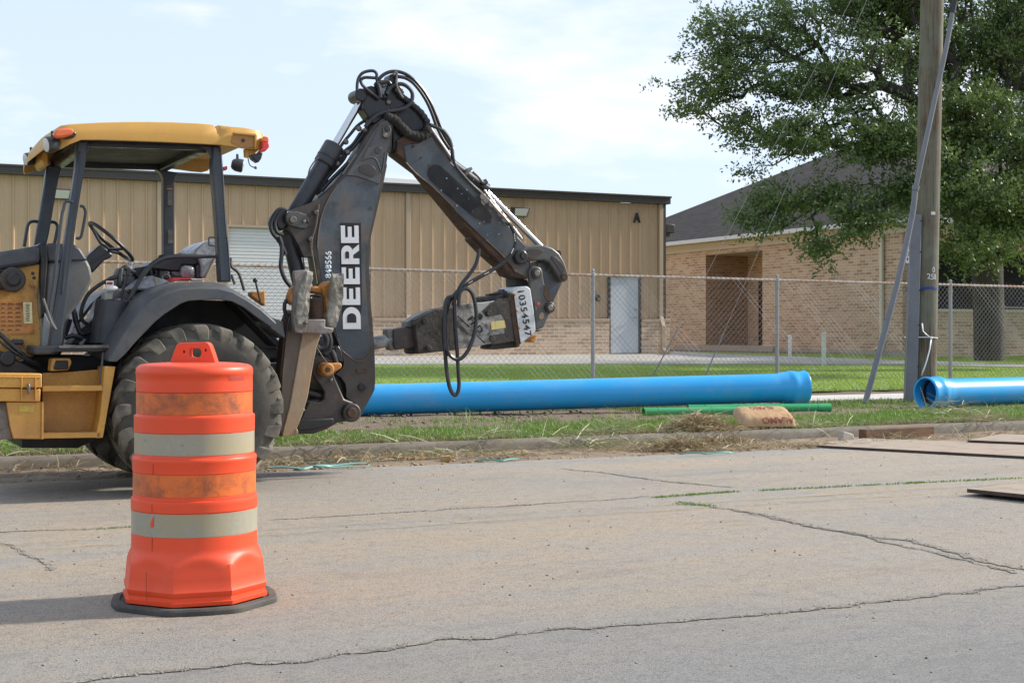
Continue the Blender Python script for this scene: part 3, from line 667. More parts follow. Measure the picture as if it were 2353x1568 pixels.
# ================================================================== PIPES
def m_pvc(name, c, c2_, rough=.32):
    m, t, b = new_mat(name); vec = coords(t, (.3, 1, 1))
    col = mixc(t, ramp(t, noise(t, vec, 2.5, 6, .6), .3, .75), c, c2_)
    col = mixc(t, ramp(t, noise(t, coords(t), 7, 8, .8), .66, .72), col, tuple(x*.55+.04 for x in c))
    dm = N(t, 'ShaderNodeMath', operation='MULTIPLY'); t.links.new(ramp(t, noise(t, coords(t, (.6, 1, 1)), 3.5, 8, .75), .48, .75), dm.inputs[0]); dm.inputs[1].default_value = .28
    col = mixc(t, dm.outputs[0], col, (.34, .33, .28))
    t.links.new(col, b.inputs['Base Color']); b.inputs['Roughness'].default_value = rough
    bump(t, b, noise(t, vec, 20, 3), .04, .004); return m
M_bpipe = m_pvc('blue_pvc', (.015, .335, .71), (.03, .37, .75), .34)
M_gpipe = m_pvc('green_pvc', (.015, .28, .09), (.025, .34, .11), .4)
M_kraft = worn('tan_label', (.45, .36, .24), bs=0)
M_gask = worn('rubber_gasket', (.03, .028, .026), rough=.8)
def bell_pipe(p_end, p_far, r, name, label, mat):
    """pipe whose bell mouth is at p_end"""
    p_end = Vector(p_end); d = (Vector(p_far)-p_end); Ln = d.length; d.normalize()
    x = d.cross(Vector((0, 0, 1))).normalized(); B = 1.13
    root = thing(name, label, 'pipe', tuple(p_end-Vector((0, 0, r))))
    prof = [(Ln, r), (.42, r), (.38, r*1.015), (.30, r*1.10), (.25, r*1.11), (.23, r*1.17), (.18, r*1.18), (.15, r*1.13), (.10, r*1.12), (.06, r*1.13), (.03, r*1.165), (.01, r*1.165), (.0, r*1.14),
            (.0, r*1.03), (.02, r*1.015), (.13, r*1.01), (.25, r*1.0), (.36, r*.91), (Ln, r*.91)]
    mb = MB(); mb.lathe(p_end, d, prof, 56, x, closed=True); mb.build('pipe_wall', mat, root, smooth=45)
    mb = MB(); mb.lathe(p_end, d, [(.15, r*1.02), (.15, r*.95), (.20, r*.94), (.20, r*1.02)], 56, x, closed=True); mb.build('gasket', M_gask, root)
    mb = MB()
    for k in range(30):
        a = 2*math.pi*k/30; c = p_end+d*.115+(x*math.cos(a)+d.cross(x)*math.sin(a))*r*.975; mb.ball(c, .008, 4)
    mb.build('gasket_lug', M_gask, root)
    if name == 'blue_pipe' and label.endswith('wooden pole'):
        cm = d.cross(x); mb = MB()
        for (h0, h1, a0_, a1_, rr_) in ((.27, .31, 2.35, 2.55, 1.115),):
            V_ = [p_end+d*hh+(x*math.cos(a)+cm*math.sin(a))*r*rr_ for hh in (h0, h1) for a in (a0_, (a0_+a1_)/2, a1_)]; mb.add(V_, [(0, 1, 4, 3), (1, 2, 5, 4)])
        mb.build('pipe_label', M_kraft, root)
        mb = MB(); rq = random.Random(8)
        for _ in range(60):
            hh = .55+rq.random()**1.5*.9; a = -2.05+rq.gauss(0, .05); s1 = rq.uniform(.004, .03); s2 = rq.uniform(.004, .016)
            V_ = [p_end+d*(hh+q1*s1)+(x*math.cos(a+q2*s2)+cm*math.sin(a+q2*s2))*r*1.004 for q1, q2 in ((0, 0), (1, .3), (.8, 1), (.1, .8))]; mb.add(V_, [(0, 1, 2, 3)])
        mb.build('smudged_print', M_ink, root)
    return root
e1 = pY(1850, 889, 18.63); f1 = pY(880, 917, 17.52); dd = Vector(f1)-Vector(e1)
bell_pipe(e1, Vector(e1)+dd.normalized()*6.75, .187, 'blue_pipe', 'long blue plastic pipe lying behind the machine, its bell end on green pipes', M_bpipe)
e2 = pY(2125, 908, 19.2); d2 = Vector(UV(.866, .5, 0)).normalized()
e2 = (e2[0], e2[1], .12+.212)
bell_pipe(e2, Vector(e2)+d2*6.1, .187, 'blue_pipe', 'blue plastic pipe with open bell mouth facing the road before the wooden pole', M_bpipe)
def plain_pipe(a, b, r, name, label, mat, ring=True):
    a = Vector(a); b = Vector(b); d = (b-a); Ln = d.length; d.normalize(); x = d.cross(Vector((0, 0, 1))).normalized()
    root = thing(name, label, 'pipe', tuple(a-Vector((0, 0, r))), 'green pipes under the blue pipe')
    mb = MB(); mb.lathe(a, d, [(0, r), (.004, r*1.01), (Ln, r*1.01), (Ln, r*.9), (0, r*.9)], 28, x, closed=True); mb.build('pipe_wall', mat, root)
    mb = MB()
    for s in ((.18, .185), (.9, .904), (Ln-.22, Ln-.215)): mb.lathe(a, d, [(s[0], r*1.0), (s[0], r*1.018), (s[1], r*1.018), (s[1], r*1.0)], 28, x, closed=True)
    mb.build('insertion_line', M_ink, root)
g1a = pY(1478, 941, 17.5); g1b = pY(1690, 934, 17.9); dg = (Vector(g1b)-Vector(g1a)).normalized()
plain_pipe((g1a[0], g1a[1], .115+.055), Vector((g1a[0], g1a[1], .17))+Vector((dg.x, dg.y, 0)).normalized()*1.9, .05, 'green_pipe', 'short green pipe on the soil, its open left end nearest the machine', M_gpipe)
g2a = Vector(pY(1907, 930, 18.4)); g2b = Vector(pY(1580, 936, 18.05)); 
plain_pipe((g2a.x, g2a.y, .115+.062), (g2b.x, g2b.y, .177), .057, 'green_pipe', 'longer green pipe poking out to the right beyond the blue bell end', M_gpipe)
# ================================================================== CEMENT BAG
def bag():
    c = Vector(pz(1778, 984, .105)); Lx, Ly, H = .62*.5, .46*.5, .135
    mb = MB(); nu, nv = 30, 20; V = []
    a0 = -.36
    def rot(x, y): return Vector((c.x+x*math.cos(a0)-y*math.sin(a0), c.y+.18+x*math.sin(a0)+y*math.cos(a0), 0))
    for side in (1, 0):
        for i in range(nu+1):
            for j in range(nv+1):
                s = i/nu*2-1; t = j/nv*2-1
                ex = (1-abs(s)**9)**.5*(1-abs(t)**7)**.5
                pin = 1-.05*t*t; pin2 = 1-.04*s*s
                x = s*Lx*pin; y = t*Ly*pin2
                wr = .008*mnoise.noise(Vector((s*5, t*9, side)))+.009*mnoise.noise(Vector((s*14+t*5, t*4, side+3)))
                p = rot(x, y); z = .13+(.035+(H-.035)*ex+wr if side else .035*(1-ex)+.004)
                V.append((p.x, p.y, z-.035+(t+1)*.06))
    m = (nu+1)*(nv+1); Fc = []
    for b0 in (0, m):
        for i in range(nu):
            for j in range(nv): 
                k = b0+i*(nv+1)+j; Fc.append((k, k+nv+1, k+nv+2, k+1))
    rim = [i*(nv+1) for i in range(nu+1)]+[nu*(nv+1)+j for j in range(1, nv+1)]+[i*(nv+1)+nv for i in range(nu-1, -1, -1)]+[j for j in range(nv-1, 0, -1)]
    for i in range(len(rim)): Fc.append((rim[i], rim[(i+1) % len(rim)], m+rim[(i+1) % len(rim)], m+rim[i]))
    mb.add(V, Fc)
    M = worn('kraft_paper', (.40, .235, .11), [((.50, .34, .19), 3, .45, .7), ((.30, .16, .07), 5, .52, .75)], rough=.75, bs=.5, bscale=14, bd=.012, fine=.05)
    o = mb.build('cement_bag', M, base=(c.x, c.y, .13), smooth=70); tag(o, 'brown paper cement bag with upside-down red lettering lying on the verge grass', 'bag')
    # lettering on the near flank, upside down as in the place
    Mr = worn('red_print', (.30, .07, .045), [((.40, .235, .11), 26, .58, .66)], rough=.75, bs=0)
    me = o.data; bm = bmesh.new(); bm.from_mesh(me); from mathutils.bvhtree import BVHTree
    bvh = BVHTree.FromBMesh(bm)
    def project(body, x0, x1, t0, t1, name, flip):
        Vt, Ft = text_mesh(body, 1, .02); xs = [p[0] for p in Vt]; ys = [p[1] for p in Vt]
        # finer mesh so that the print follows the paper
        tm = bmesh.new(); vv = [tm.verts.new(((p[0]-min(xs))/(max(xs)-min(xs)), (p[1]-min(ys))/(max(ys)-min(ys)), 0)) for p in Vt]
        for f in Ft:
            try: tm.faces.new([vv[i] for i in f])
            except Exception: pass
        bmesh.ops.triangulate(tm, faces=tm.faces); bmesh.ops.subdivide_edges(tm, edges=tm.edges, cuts=2, use_grid_fill=True)
        out = MB(); pts = []
        for v in tm.verts:
            a, b = v.co.x, v.co.y
            if flip: a, b = 1-a, 1-b
            s = x0+(x1-x0)*a; 
            if name == 'flank_print':
                zz = .13+t0+(t1-t0)*b; p = rot(s*Lx, -Ly*1.6); org = Vector((p.x, p.y, zz))-Vector((c.x, c.y, .13)); dr = Vector((math.sin(a0)*-1, math.cos(a0), 0))
                dr = rot(0, 1)-rot(0, 0); dr.z = 0
            else:
                p = rot(s*Lx, (t0+(t1-t0)*b)*Ly); org = Vector((p.x, p.y, .6))-Vector((c.x, c.y, .13)); dr = Vector((0, 0, -1))
            h = bvh.ray_cast(org, dr)
            q_ = (h[0]-dr.normalized()*.0025) if h[0] is not None else org+dr*.5
            pts.append(q_+Vector((c.x, c.y, .13)))
        tm.verts.index_update(); out.add(pts, [tuple(v.index for v in f.verts) for f in tm.faces]); tm.free()
        out.build(name, Mr, o)
    project('ALAMO', -.25, .90, .03, .10, 'flank_print', True)
    project('ALAMO', -.45, .45, .1, .6, 'top_print', True)
    bm.free()
bag()
# ================================================================== TIMBER, BOARDS, BLOCKS
def m_timber(name, a_, b_, sc=(.1, 1, 1)):
    m, t, b = new_mat(name); vec = coords(t, sc)
    col = mixc(t, ramp(t, noise(t, vec, 30, 6, .7, .5), .35, .65), a_, b_)
    col = mixc(t, ramp(t, noise(t, coords(t), 5, 8, .7), .5, .75), col, tuple(x*.6 for x in b_))
    t.links.new(col, b.inputs['Base Color']); b.inputs['Roughness'].default_value = .85
    bump(t, b, noise(t, vec, 40, 6, .7), .4, .006); return m
M_beam = m_timber('stained_timber', (.19, .10, .048), (.085, .045, .025)); M_ply = m_timber('dusty_plywood', (.36, .28, .21), (.30, .235, .18), (.15, 1, 1))
M_plye = m_timber('plywood_edge', (.10, .06, .05), (.06, .04, .03), (.1, 1, 8)); M_scrap = m_timber('fresh_scrap_wood', (.50, .33, .15), (.42, .26, .11))
def beam(px0, px1, z, w_, h_, name, label, cat, mat, group=None):
    a = Vector(pz(*px0, z)); b = Vector(pz(*px1, z)); mb = MB()
    mb.bar(a+Vector((0, 0, h_/2)), b+Vector((0, 0, h_/2)), w_, h_)
    o = mb.build(name, mat, base=tuple(a), bev=.006, seg=2); tag(o, label, cat, group)
    return o
beam((1981, 1011), (2137, 1002), .0, .11, .115, 'timber_beam', 'reddish brown squared timber lying in the gutter beside the kerb', 'timber', M_beam)
def slab(pxs, z, th, name, label, cat, mats, group=None, lift=None):
    P = [Vector(pz(x, y, z)) for x, y in pxs]
    if lift: P = [p+Vector((0, 0, l)) for p, l in zip(P, lift)]
    mb = MB(); n = len(P); mb.add(P+[p+Vector((0, 0, th)) for p in P], [tuple(range(n, 2*n))]); mb.mi = 1
    mb.add(P+[p+Vector((0, 0, th)) for p in P], [tuple(reversed(range(n)))]+[(i, (i+1) % n, n+(i+1) % n, n+i) for i in range(n)])
    o = mb.build(name, mats, base=tuple(P[0]), smooth=20); tag(o, label, cat, group); return o
slab([(1850, 1025), (2480, 1059), (2600, 1032), (1985, 1010)], .006, .02, 'plywood_sheet', 'dusty plywood sheet with a pointed left corner lying on the road edge below the timber', 'plywood', [M_ply, M_plye])
slab([(2222, 1014), (2420, 1022), (2480, 1006), (2300, 1000)], .033, .018, 'plywood_sheet', 'small strip of plywood at the frame edge behind the pointed sheet', 'plywood', [M_ply, M_plye])
slab([(2221, 1137), (2620, 1182), (2760, 1130), (2330, 1119)], .004, .026, 'plywood_sheet', 'thick dark-edged board lying on the road at the right, raised above a gap', 'plywood', [M_ply, M_plye], lift=[.02, .03, .02, .0])
M_stone = m_concrete('broken_concrete', (.46, .41, .33), (.36, .31, .25), .7)
mb = MB(); c = Vector(pz(1943, 1015, .0)); rng = random.Random(3)
pts = [(-.085, -.05, 0), (.07, -.07, 0), (.09, .05, 0), (-.06, .07, 0), (-.07, -.045, .12), (.06, -.05, .085), (.075, .04, .075), (-.04, .06, .12)]
mb.add([c+Vector(p) for p in pts], [(3, 2, 1, 0), (4, 5, 6, 7), (0, 1, 5, 4), (1, 2, 6, 5), (2, 3, 7, 6), (3, 0, 4, 7)]); tag(mb.build('concrete_block', M_stone, base=tuple(c), bev=.012), 'rough chunk of concrete in the gutter left of the timber', 'block')
mb = MB(); c = Vector(pz(2131, 1024, .12)); c = Vector(pY(2131, 1021-0, 19)); c = Vector(pY(2120, 922, 20.2))
for (x, y, dx, dy, dz, an, lab, st) in ((961, 1056, .11, .05, .035, .2, 'pale wood scrap lying flat, topmost and brightest of the row by the kerb', 0), (1024, 1060, .085, .06, .05, -.3, 'square wood offcut at the right end of the row of scraps', 0),
                                 (932, 1056, .10, .04, .02, .5, 'dull wood scrap half covered with straw, second from the left', 0), (878, 1060, .09, .03, .014, .1, 'thin sliver of wood at the left end of the row of scraps', 0)):
    p = Vector(pz(x, y, -.01)); mb = MB(); e = Vector((math.cos(an), math.sin(an), 0)); mb.bar(p-e*dx/2+Vector((0, 0, dz/2)), p+e*dx/2+Vector((0, 0, dz/2+.006)), dy, dz)
    tag(mb.build('wood_scrap', M_scrap, base=tuple(p), bev=.003), lab, 'wood', 'wood offcuts in the gutter')
# green plastic straps in the gutter
M_strap = worn('green_strap', (.05, .17, .13), [((.14, .30, .24), 3, .5, .65)], rough=.4, bs=0)
def strap(px, lab, w_=.02, mat=None):
    P = [Vector(pz(x, y, 0)) for x, y in px]; Q = []
    for i, (a, b) in enumerate(zip(P, P[1:])): Q += [a.lerp(b, k/6) for k in range(6)]
    Q.append(P[-1]); V = []
    for i, p in enumerate(Q):
        h = .012+.012*abs(math.sin(i*.5)); tw = .5+.5*math.sin(i*.21); V += [p+Vector((0, -w_/2, h-.003*tw)), p+Vector((0, w_/2, h+.012*tw))]
    mb = MB(); mb.add(V, [(2*i, 2*i+2, 2*i+3, 2*i+1) for i in range(len(Q)-1)]); o = mb.build('packing_strap', mat or M_strap, base=tuple(P[0])); o.modifiers.new('s', 'SOLIDIFY').thickness = .0015
    tag(o, lab, 'strap', 'packing straps in the gutter')
strap([(615, 1066), (700, 1062), (760, 1064), (830, 1060), (920, 1065)], 'dark green packing strap running straight along the gutter behind the tyre')
strap([(610, 1078), (690, 1081), (760, 1073), (850, 1068), (846, 1075), (780, 1078), (720, 1078)], 'pale turquoise packing strap doubled back on itself beside the tyre', .03, worn('turquoise_strap', (.16, .36, .31), rough=.4, bs=0))
strap([(1090, 1062), (1150, 1062), (1195, 1058)], 'short dark strap lying right of the wood scraps')
strap([(1560, 1046), (1620, 1046), (1685, 1043)], 'short dark green strap lying in the gutter below the cement bag')
# ================================================================== TRAFFIC DRUM
def drum():
    Y0 = 6.07; X0 = (447.5-1176)/F*Y0; c = UV(X0, Y0, 0); root = thing('traffic_drum', 'orange traffic drum with grey and orange reflective bands standing on the road', 'traffic drum', c)
    def m_or(name, col, dirt, th):
        m, t, b = new_mat(name); vec = coords(t)
        k = mixc(t, ramp(t, noise(t, vec, 2.5, 5, .6), .3, .7), col, tuple(x*.9 for x in col))
        k = mixc(t, ramp(t, noise(t, coords(t, (1, 1, 1.2)), 7, 8, .75, .4), th, th+.22), k, dirt)
        k = mixc(t, ramp(t, noise(t, vec, 45, 4, .7), .70, .76), k, tuple(x*.5 for x in col))
        t.links.new(k, b.inputs['Base Color']); b.inputs['Roughness'].default_value = .45; b.inputs['Subsurface Weight'].default_value = 0.0
        bump(t, b, noise(t, vec, 8, 4), .08, .01); return m
    Mo = m_or('orange_plastic', (.80, .072, .016), (.55, .13, .07), .60)
    Mb1 = m_or('dirty_orange_sheeting', (.72, .15, .022), (.22, .065, .03), .44)
    Mw = worn('aged_white_sheeting', (.32, .295, .225), [((.36, .29, .16), 5, .46, .7), ((.16, .10, .06), 20, .64, .72)], rough=.4, bs=.05, fine=.06)
    Mr = worn('black_rubber_base', (.055, .052, .045), [((.12, .11, .095), 4, .4, .7)], rough=.85, bs=.3)
    S = CX; ns = 96; off = R(-90-4)+A*0
    th0 = math.atan2(0, 1)
    fx = Vector(UV(1, 0)); fy = Vector(UV(0, 1))
    def ring(z, rf):
        out = []
        for k in range(ns):
            a = 2*math.pi*k/ns; r = rf(a); out.append(Vector(c)+fx*(r*math.cos(a))+fy*(r*math.sin(a))+Vector((0, 0, z)))
        return out
    def loft(rings, cap0=True, cap1=True):
        mb = MB(); V = [p for r_ in rings for p in r_]; m = len(rings)
        Fc = [(i*ns+k, i*ns+(k+1) % ns, (i+1)*ns+(k+1) % ns, (i+1)*ns+k) for i in range(m-1) for k in range(ns)]
        if cap0: Fc.append(tuple(reversed(range(ns))))
        if cap1: Fc.append(tuple(range((m-1)*ns, m*ns)))
        mb.add(V, Fc); return mb
    def octr(a, ap, rnd=.0):
        d = (a-R(-94)) % R(45); d = abs(d-R(22.5)); r = ap/math.cos(d); return r
    def soft(a, ap):  # rounded corners
        r = octr(a, ap); return min(r, ap*1.0775)
    pr = [(.0, 0, .30), (.012, 0, .30), (.026, 0, .297)]
    rings = []
    for z, r_ in ((.030, .288), (.045, .289), (.047, .280), (.062, .279), (.07, .283), (.085, .285), (.10, .279), (.13, .277), (.16, .274)):
        rings.append(ring(z, lambda a, r_=r_: soft(a, r_)))
    for z, cone, ap in ((.175, .300, .272), (.19, .290, .2715), (.205, .278, .271), (.215, .272, .2705), (.225, .267, .270), (.235, .2625, .270)):
        rings.append(ring(z, lambda a, cone=cone, ap=ap: min(soft(a, ap), cone)))
    body = [(.25, .2610), (.298, .2605), (.30, .2585), (.398, .2585), (.401, .262), (.43, .262), (.437, .2625), (.445, .261), (.448, .255), (.460, .2545), (.462, .2525), (.555, .2525), (.557, .255), (.598, .256), (.603, .2575), (.612, .2575), (.617, .255), (.62, .249), (.63, .2465),
            (.72, .2465), (.722, .249), (.775, .2495), (.781, .250), (.787, .249), (.791, .243), (.797, .2385), (.885, .2385), (.888, .2405)]
    rings += [ring(z, lambda a, r_=r_: r_) for z, r_ in body]
    loft(rings, cap1=True).build('drum_body', Mo, root, smooth=28)
    lid = [(.889, .2405), (.93, .2405), (.955, .2405), (.957, .2425), (.972, .2425), (.985, .240), (.994, .232), (.999, .222), (1.004, .19), (1.007, .14), (1.008, .06), (1.008, .01)]
    loft([ring(z, lambda a, r_=r_: r_) for z, r_ in lid]).build('lid', Mo, root, smooth=50)
    for z0, z1, r_, m in ((.798, .884, .2402, Mb1), (.632, .719, .2482, Mw), (.464, .553, .2542, Mb1), (.302, .396, .2602, Mw)):
        mb = loft([ring(z0, lambda a: r_-.002), ring(z0, lambda a: r_), ring(z1, lambda a: r_), ring(z1, lambda a: r_-.002)], False, False)
        b = mb.build('reflective_band', m, root, smooth=60)
        if (z0 > .3 and z0 < .31):
            mbh = MB(); a = R(-90-28)
            tip = []
            for (da, dz) in ((-.025, .0), (-.01, .016), (.005, .022), (.03, .034), (.022, .016), (.024, -.004), (.006, -.014), (-.018, -.014)):
                tip.append(Vector(c)+fx*((r_+.0025)*math.cos(a+da*1.3))+fy*((r_+.0025)*math.sin(a+da*1.3))+Vector((0, 0, .355+dz)))
            mbh.add(tip, [tuple(range(8))]); mbh.build('tear', Mo, b)
    # dark slit under each band and the moulding seam
    a = R(-90-28); Mseam = worn('seam', (.35, .05, .025), rough=.7, bs=0)
    for z0, z1, r_ in ((.05, .165, .2955), (.24, .298, .2612), (.402, .436, .2622), (.558, .6, .2562)):
        mb = MB(); mb.tube([Vector(c)+fx*(r_*math.cos(a))+fy*(r_*math.sin(a))+Vector((0, 0, z)) for z in fr(z0, z1, .04)], .0014, 5); mb.build('mould_seam', Mseam, root)
    # handle: trapezoid plate with a slot
    def hp(x, y, dy): # picture crop units -> handle plane
        px = 217.1+.45005*x; py = 741.8+.45005*y; X = (px-CX)/F*Y0; z = CAMZ+(HY-py)/F*Y0
        return Vector(UV(X, Y0+dy, z))
    outl = [(392, 212), (405, 172), (422, 125), (430, 108), (445, 100), (510, 98), (575, 97), (588, 102), (597, 115), (612, 155), (630, 212)]
    hole = [(492, 132), (492, 160), (497, 172), (520, 175), (545, 173), (553, 160), (553, 142), (545, 129), (510, 128)]
    bm = bmesh.new(); org = Vector(root['org'])
    def addloop(pts): 
        vs = [bm.verts.new(hp(x, y, -.035)-org) for x, y in pts]; return [bm.edges.new((vs[i], vs[(i+1) % len(vs)])) for i in range(len(vs))]
    holes = [hole]+[[(cx_+4.5*math.cos(t_), cy_+8*math.sin(t_)) for t_ in [i*math.pi/4 for i in range(8)]] for cx_, cy_ in ((466, 146), (576, 138))]
    E_ = addloop(outl)
    for h in holes: E_ += addloop(h)
    r_ = bmesh.ops.triangle_fill(bm, use_beauty=True, edges=E_)
    me = bpy.data.meshes.new('handle'); fs = [f for f in bm.faces]
    ex = bmesh.ops.extrude_face_region(bm, geom=fs); vv = [g for g in ex['geom'] if isinstance(g, bmesh.types.BMVert)]
    dvec = Vector(UV(0, .07, 0)); bmesh.ops.translate(bm, verts=vv, vec=dvec); bmesh.ops.recalc_face_normals(bm, faces=bm.faces); bm.to_mesh(me); bm.free()
    me.materials.append(Mo); ho = bpy.data.objects.new('handle', me); COL.objects.link(ho); ho.parent = root
    bv = ho.modifiers.new('b', 'BEVEL'); bv.width = .006; bv.segments = 3; bv.limit_method = 'ANGLE'; bv.angle_limit = R(50)
    # grip pocket in the lid's side
    mb = MB(); aa = [R(-90+t_) for t_ in range(47, 69, 3)]
    lo = []; 
    for z in (.934, .957): lo += [Vector(c)+fx*(.2412*math.cos(t_))+fy*(.2412*math.sin(t_))+Vector((0, 0, z)) for t_ in aa]
    n = len(aa); mb.add(lo, [(i, i+1, n+i+1, n+i) for i in range(n-1)]); mb.build('grip_pocket', worn('pocket_shade_orange', (.40, .03, .012), rough=.7, bs=0), root)
    # rubber base ring, eight lobed
    def br(a, k=1.0):
        d = abs(((a-R(-94)) % R(45))-R(22.5)); r = .330/math.cos(min(d, R(20)))
        return (r+.012*max(0, math.cos(4*(a-R(20))))**2)*k
    mb = loft([ring(.002, lambda a: br(a)), ring(.018, lambda a: br(a)*1.0), ring(.026, lambda a: br(a)*.985), ring(.027, lambda a: br(a)*.9), ring(.020, lambda a: br(a)*.885), ring(.020, lambda a: .25)], True, True)
    mb.build('rubber_base', Mr, root, smooth=30)
drum()
# ================================================================== BACKHOE
u0_, _, _ = pv(462, 941, 9.96)
bk = thing('backhoe', 'yellow and black tractor backhoe with open canopy and hydraulic hammer on its folded arm', 'backhoe', (u0_, 11.0, 0))
Y_c = (.50, .245, .055)
M_yel = worn('yellow_machine_paint', (.56, .29, .055), [((.40, .19, .06), 3, .45, .75), ((.36, .22, .12), 9, .6, .8), ((.09, .04, .02), 22, .70, .76)], rough=.5, bs=.1, bscale=8)
M_yroof = worn('yellow_roof_plastic', (.56, .30, .055), [((.48, .26, .06), 2, .45, .75)], rough=.5, bs=.03, bscale=6, fine=.03)
M_yoil = worn('oily_yellow_paint', (.56, .29, .06), [((.34, .17, .05), 3, .48, .68), ((.04, .02, .012), 4.5, .56, .68)], rough=.5, bs=.1)
M_blk = worn('black_machine_paint', (.028, .031, .036), [((.055, .05, .045), 4, .45, .7)], rough=.4, bs=.08, bscale=10)
M_post = worn('canopy_post_paint', (.040, .048, .058), [((.06, .06, .06), 3, .5, .7)], rough=.35, bs=.03)
M_fend = worn('fender_plastic', (.060, .065, .072), [((.095, .09, .08), 3, .4, .7), ((.045, .05, .056), 9, .5, .7)], rough=.5, bs=.1, bscale=12)
M_gry = worn('grey_panel', (.105, .108, .105), [((.16, .15, .13), 2.5, .45, .7)], rough=.5, bs=.06)
M_boom = worn('worn_boom_paint', (.042, .052, .062), [((.095, .108, .118), 2.2, .46, .64), ((.125, .09, .06), 2.4, .49, .66), ((.022, .018, .016), 7, .60, .72), ((.20, .16, .12), 26, .70, .75)], rough=.42, bs=.15, bscale=14)
M_greasy = worn('greasy_brown_steel', (.045, .034, .027), [((.020, .016, .014), 5, .45, .65), ((.10, .055, .028), 7, .58, .75)], rough=.45, bs=.3, bscale=18)
M_head = worn('oily_black_steel', (.016, .016, .017), [((.035, .030, .026), 5, .5, .7)], rough=.35, bs=.2, bscale=16)
M_rust = worn('rusty_flange', (.075, .040, .022), [((.03, .02, .015), 8, .45, .65), ((.16, .09, .05), 14, .6, .75)], rough=.8, bs=.5, bscale=30)
M_chr = worn('chrome_rod', (.62, .62, .62), rough=.16, metal=1, bs=0, fine=.02)
M_hose = worn('rubber_hose', (.018, .019, .021), [((.04, .04, .04), 12, .5, .7)], rough=.38, bs=0)
M_steel = worn('bare_steel', (.20, .18, .16), [((.10, .06, .04), 9, .5, .7)], rough=.45, metal=.6, bs=.2)
M_padr = worn('crusted_pad_rubber', (.17, .155, .12), [((.32, .30, .25), 7, .46, .62), ((.035, .03, .025), 12, .55, .66)], rough=.95, bs=1, bscale=35, bd=.012)
M_padm = worn('scraped_pad_steel', (.22, .19, .175), [((.12, .085, .065), 6, .45, .65), ((.42, .39, .38), 16, .6, .7)], rough=.6, metal=.2, bs=.4)
M_leg = worn('outrigger_tan', (.31, .22, .135), [((.38, .20, .08), 3.2, .5, .66), ((.11, .085, .06), 5, .54, .7)], rough=.55, bs=.2, scale=(1, 1, .35))
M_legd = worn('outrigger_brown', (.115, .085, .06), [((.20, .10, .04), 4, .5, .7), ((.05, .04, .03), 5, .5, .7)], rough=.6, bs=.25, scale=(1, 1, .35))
M_oil_y = worn('stained_orange_casting', (.46, .19, .035), [((.16, .07, .02), 6, .48, .7)], rough=.6, bs=.3)
M_tyre = worn('tyre_rubber', (.048, .043, .034), [((.10, .088, .066), 3.5, .42, .7), ((.16, .14, .105), 14, .60, .76)], rough=.8, bs=.3, bscale=30)
M_lug = worn('worn_tyre_lug', (.060, .054, .043), [((.18, .16, .12), 6, .40, .64)], rough=.8, bs=.3, bscale=30)
M_rimy = worn('muddy_yellow_rim', (.22, .14, .035), [((.06, .05, .03), 5, .4, .6)], rough=.7, bs=.2)
M_dark = worn('underbody_black', (.010, .010, .010), rough=.6, bs=.1)
M_amb = worn('amber_lens', (.75, .13, .02), rough=.15, bs=0, fine=.04, coat=.6)
M_red = worn('red_lens', (.60, .018, .012), rough=.15, bs=0, fine=.04, coat=.6)
M_seat = worn('black_vinyl', (.020, .020, .022), rough=.4, bs=.1)
M_film = worn('grey_plastic_film', (.27, .28, .29), [((.42, .43, .45), 5, .5, .65), ((.10, .10, .10), 6, .55, .7)], rough=.18, bs=.6, bscale=9, bd=.03)
M_stick = worn('worn_stick_paint', (.040, .050, .058), [((.085, .096, .104), 2.2, .46, .64), ((.11, .078, .05), 2.8, .49, .68), ((.016, .015, .015), 6, .60, .72), ((.22, .19, .15), 30, .74, .77)], rough=.4, bs=.15, bscale=14)
M_ham = worn('grimy_hammer_paint', (.34, .33, .30), [((.05, .042, .033), 3.5, .47, .62), ((.03, .025, .02), 11, .56, .68), ((.11, .07, .04), 8, .6, .72)], rough=.7, bs=.4, bscale=22)
M_hamd = worn('caked_black_steel', (.035, .030, .025), [((.085, .07, .052), 6, .46, .68), ((.015, .012, .011), 14, .55, .68)], rough=.75, bs=.7, bscale=28, bd=.008)
M_hamw = worn('chipped_white_paint', (.52, .54, .54), [((.30, .17, .09), 7, .64, .72), ((.38, .38, .36), 3, .5, .7)], rough=.5, bs=.1)
M_yst = worn('scratched_yellow_label', (.55, .45, .17), [((.30, .25, .14), 18, .58, .62)], rough=.6, bs=0, scale=(6, 1, .4))
M_lnk = worn('worn_linkage_steel', (.085, .085, .08), [((.14, .10, .07), 5, .5, .7), ((.04, .045, .05), 5, .5, .7)], rough=.45, metal=.2, bs=.25, bscale=20)
def P(fn, pts, v, dv=.0): return onv(q(fn, pts), v)
def plate(fn, pts, v0, v1, name, mat, parent=None, bev=.008, label=None):
    mb = MB(); mb.plate(q(fn, pts), v0, v1); return mb.build(name, mat, parent or bk, bev=bev, smooth=30, label=label)
def rplate(pts, v0, v1, name, mat, parent=None, bev=.008): # smooth closed outline in picture units
    mb = MB(); mb.plate(pts, v0, v1); return mb.build(name, mat, parent or bk, bev=bev, smooth=30)
def smoothloop(pts, k=4):
    m = len(pts); out = []
    for i in range(m):
        p0, p1, p2, p3 = [Vector((*pts[(i+j-1) % m], 0)) for j in range(4)]
        for s in range(k):
            t = s/k; out.append(tuple((.5*((2*p1)+(-p0+p2)*t+(2*p0-5*p1+4*p2-p3)*t*t+(-p0+3*p1-3*p2+p3)*t**3))[:2]))
    return out
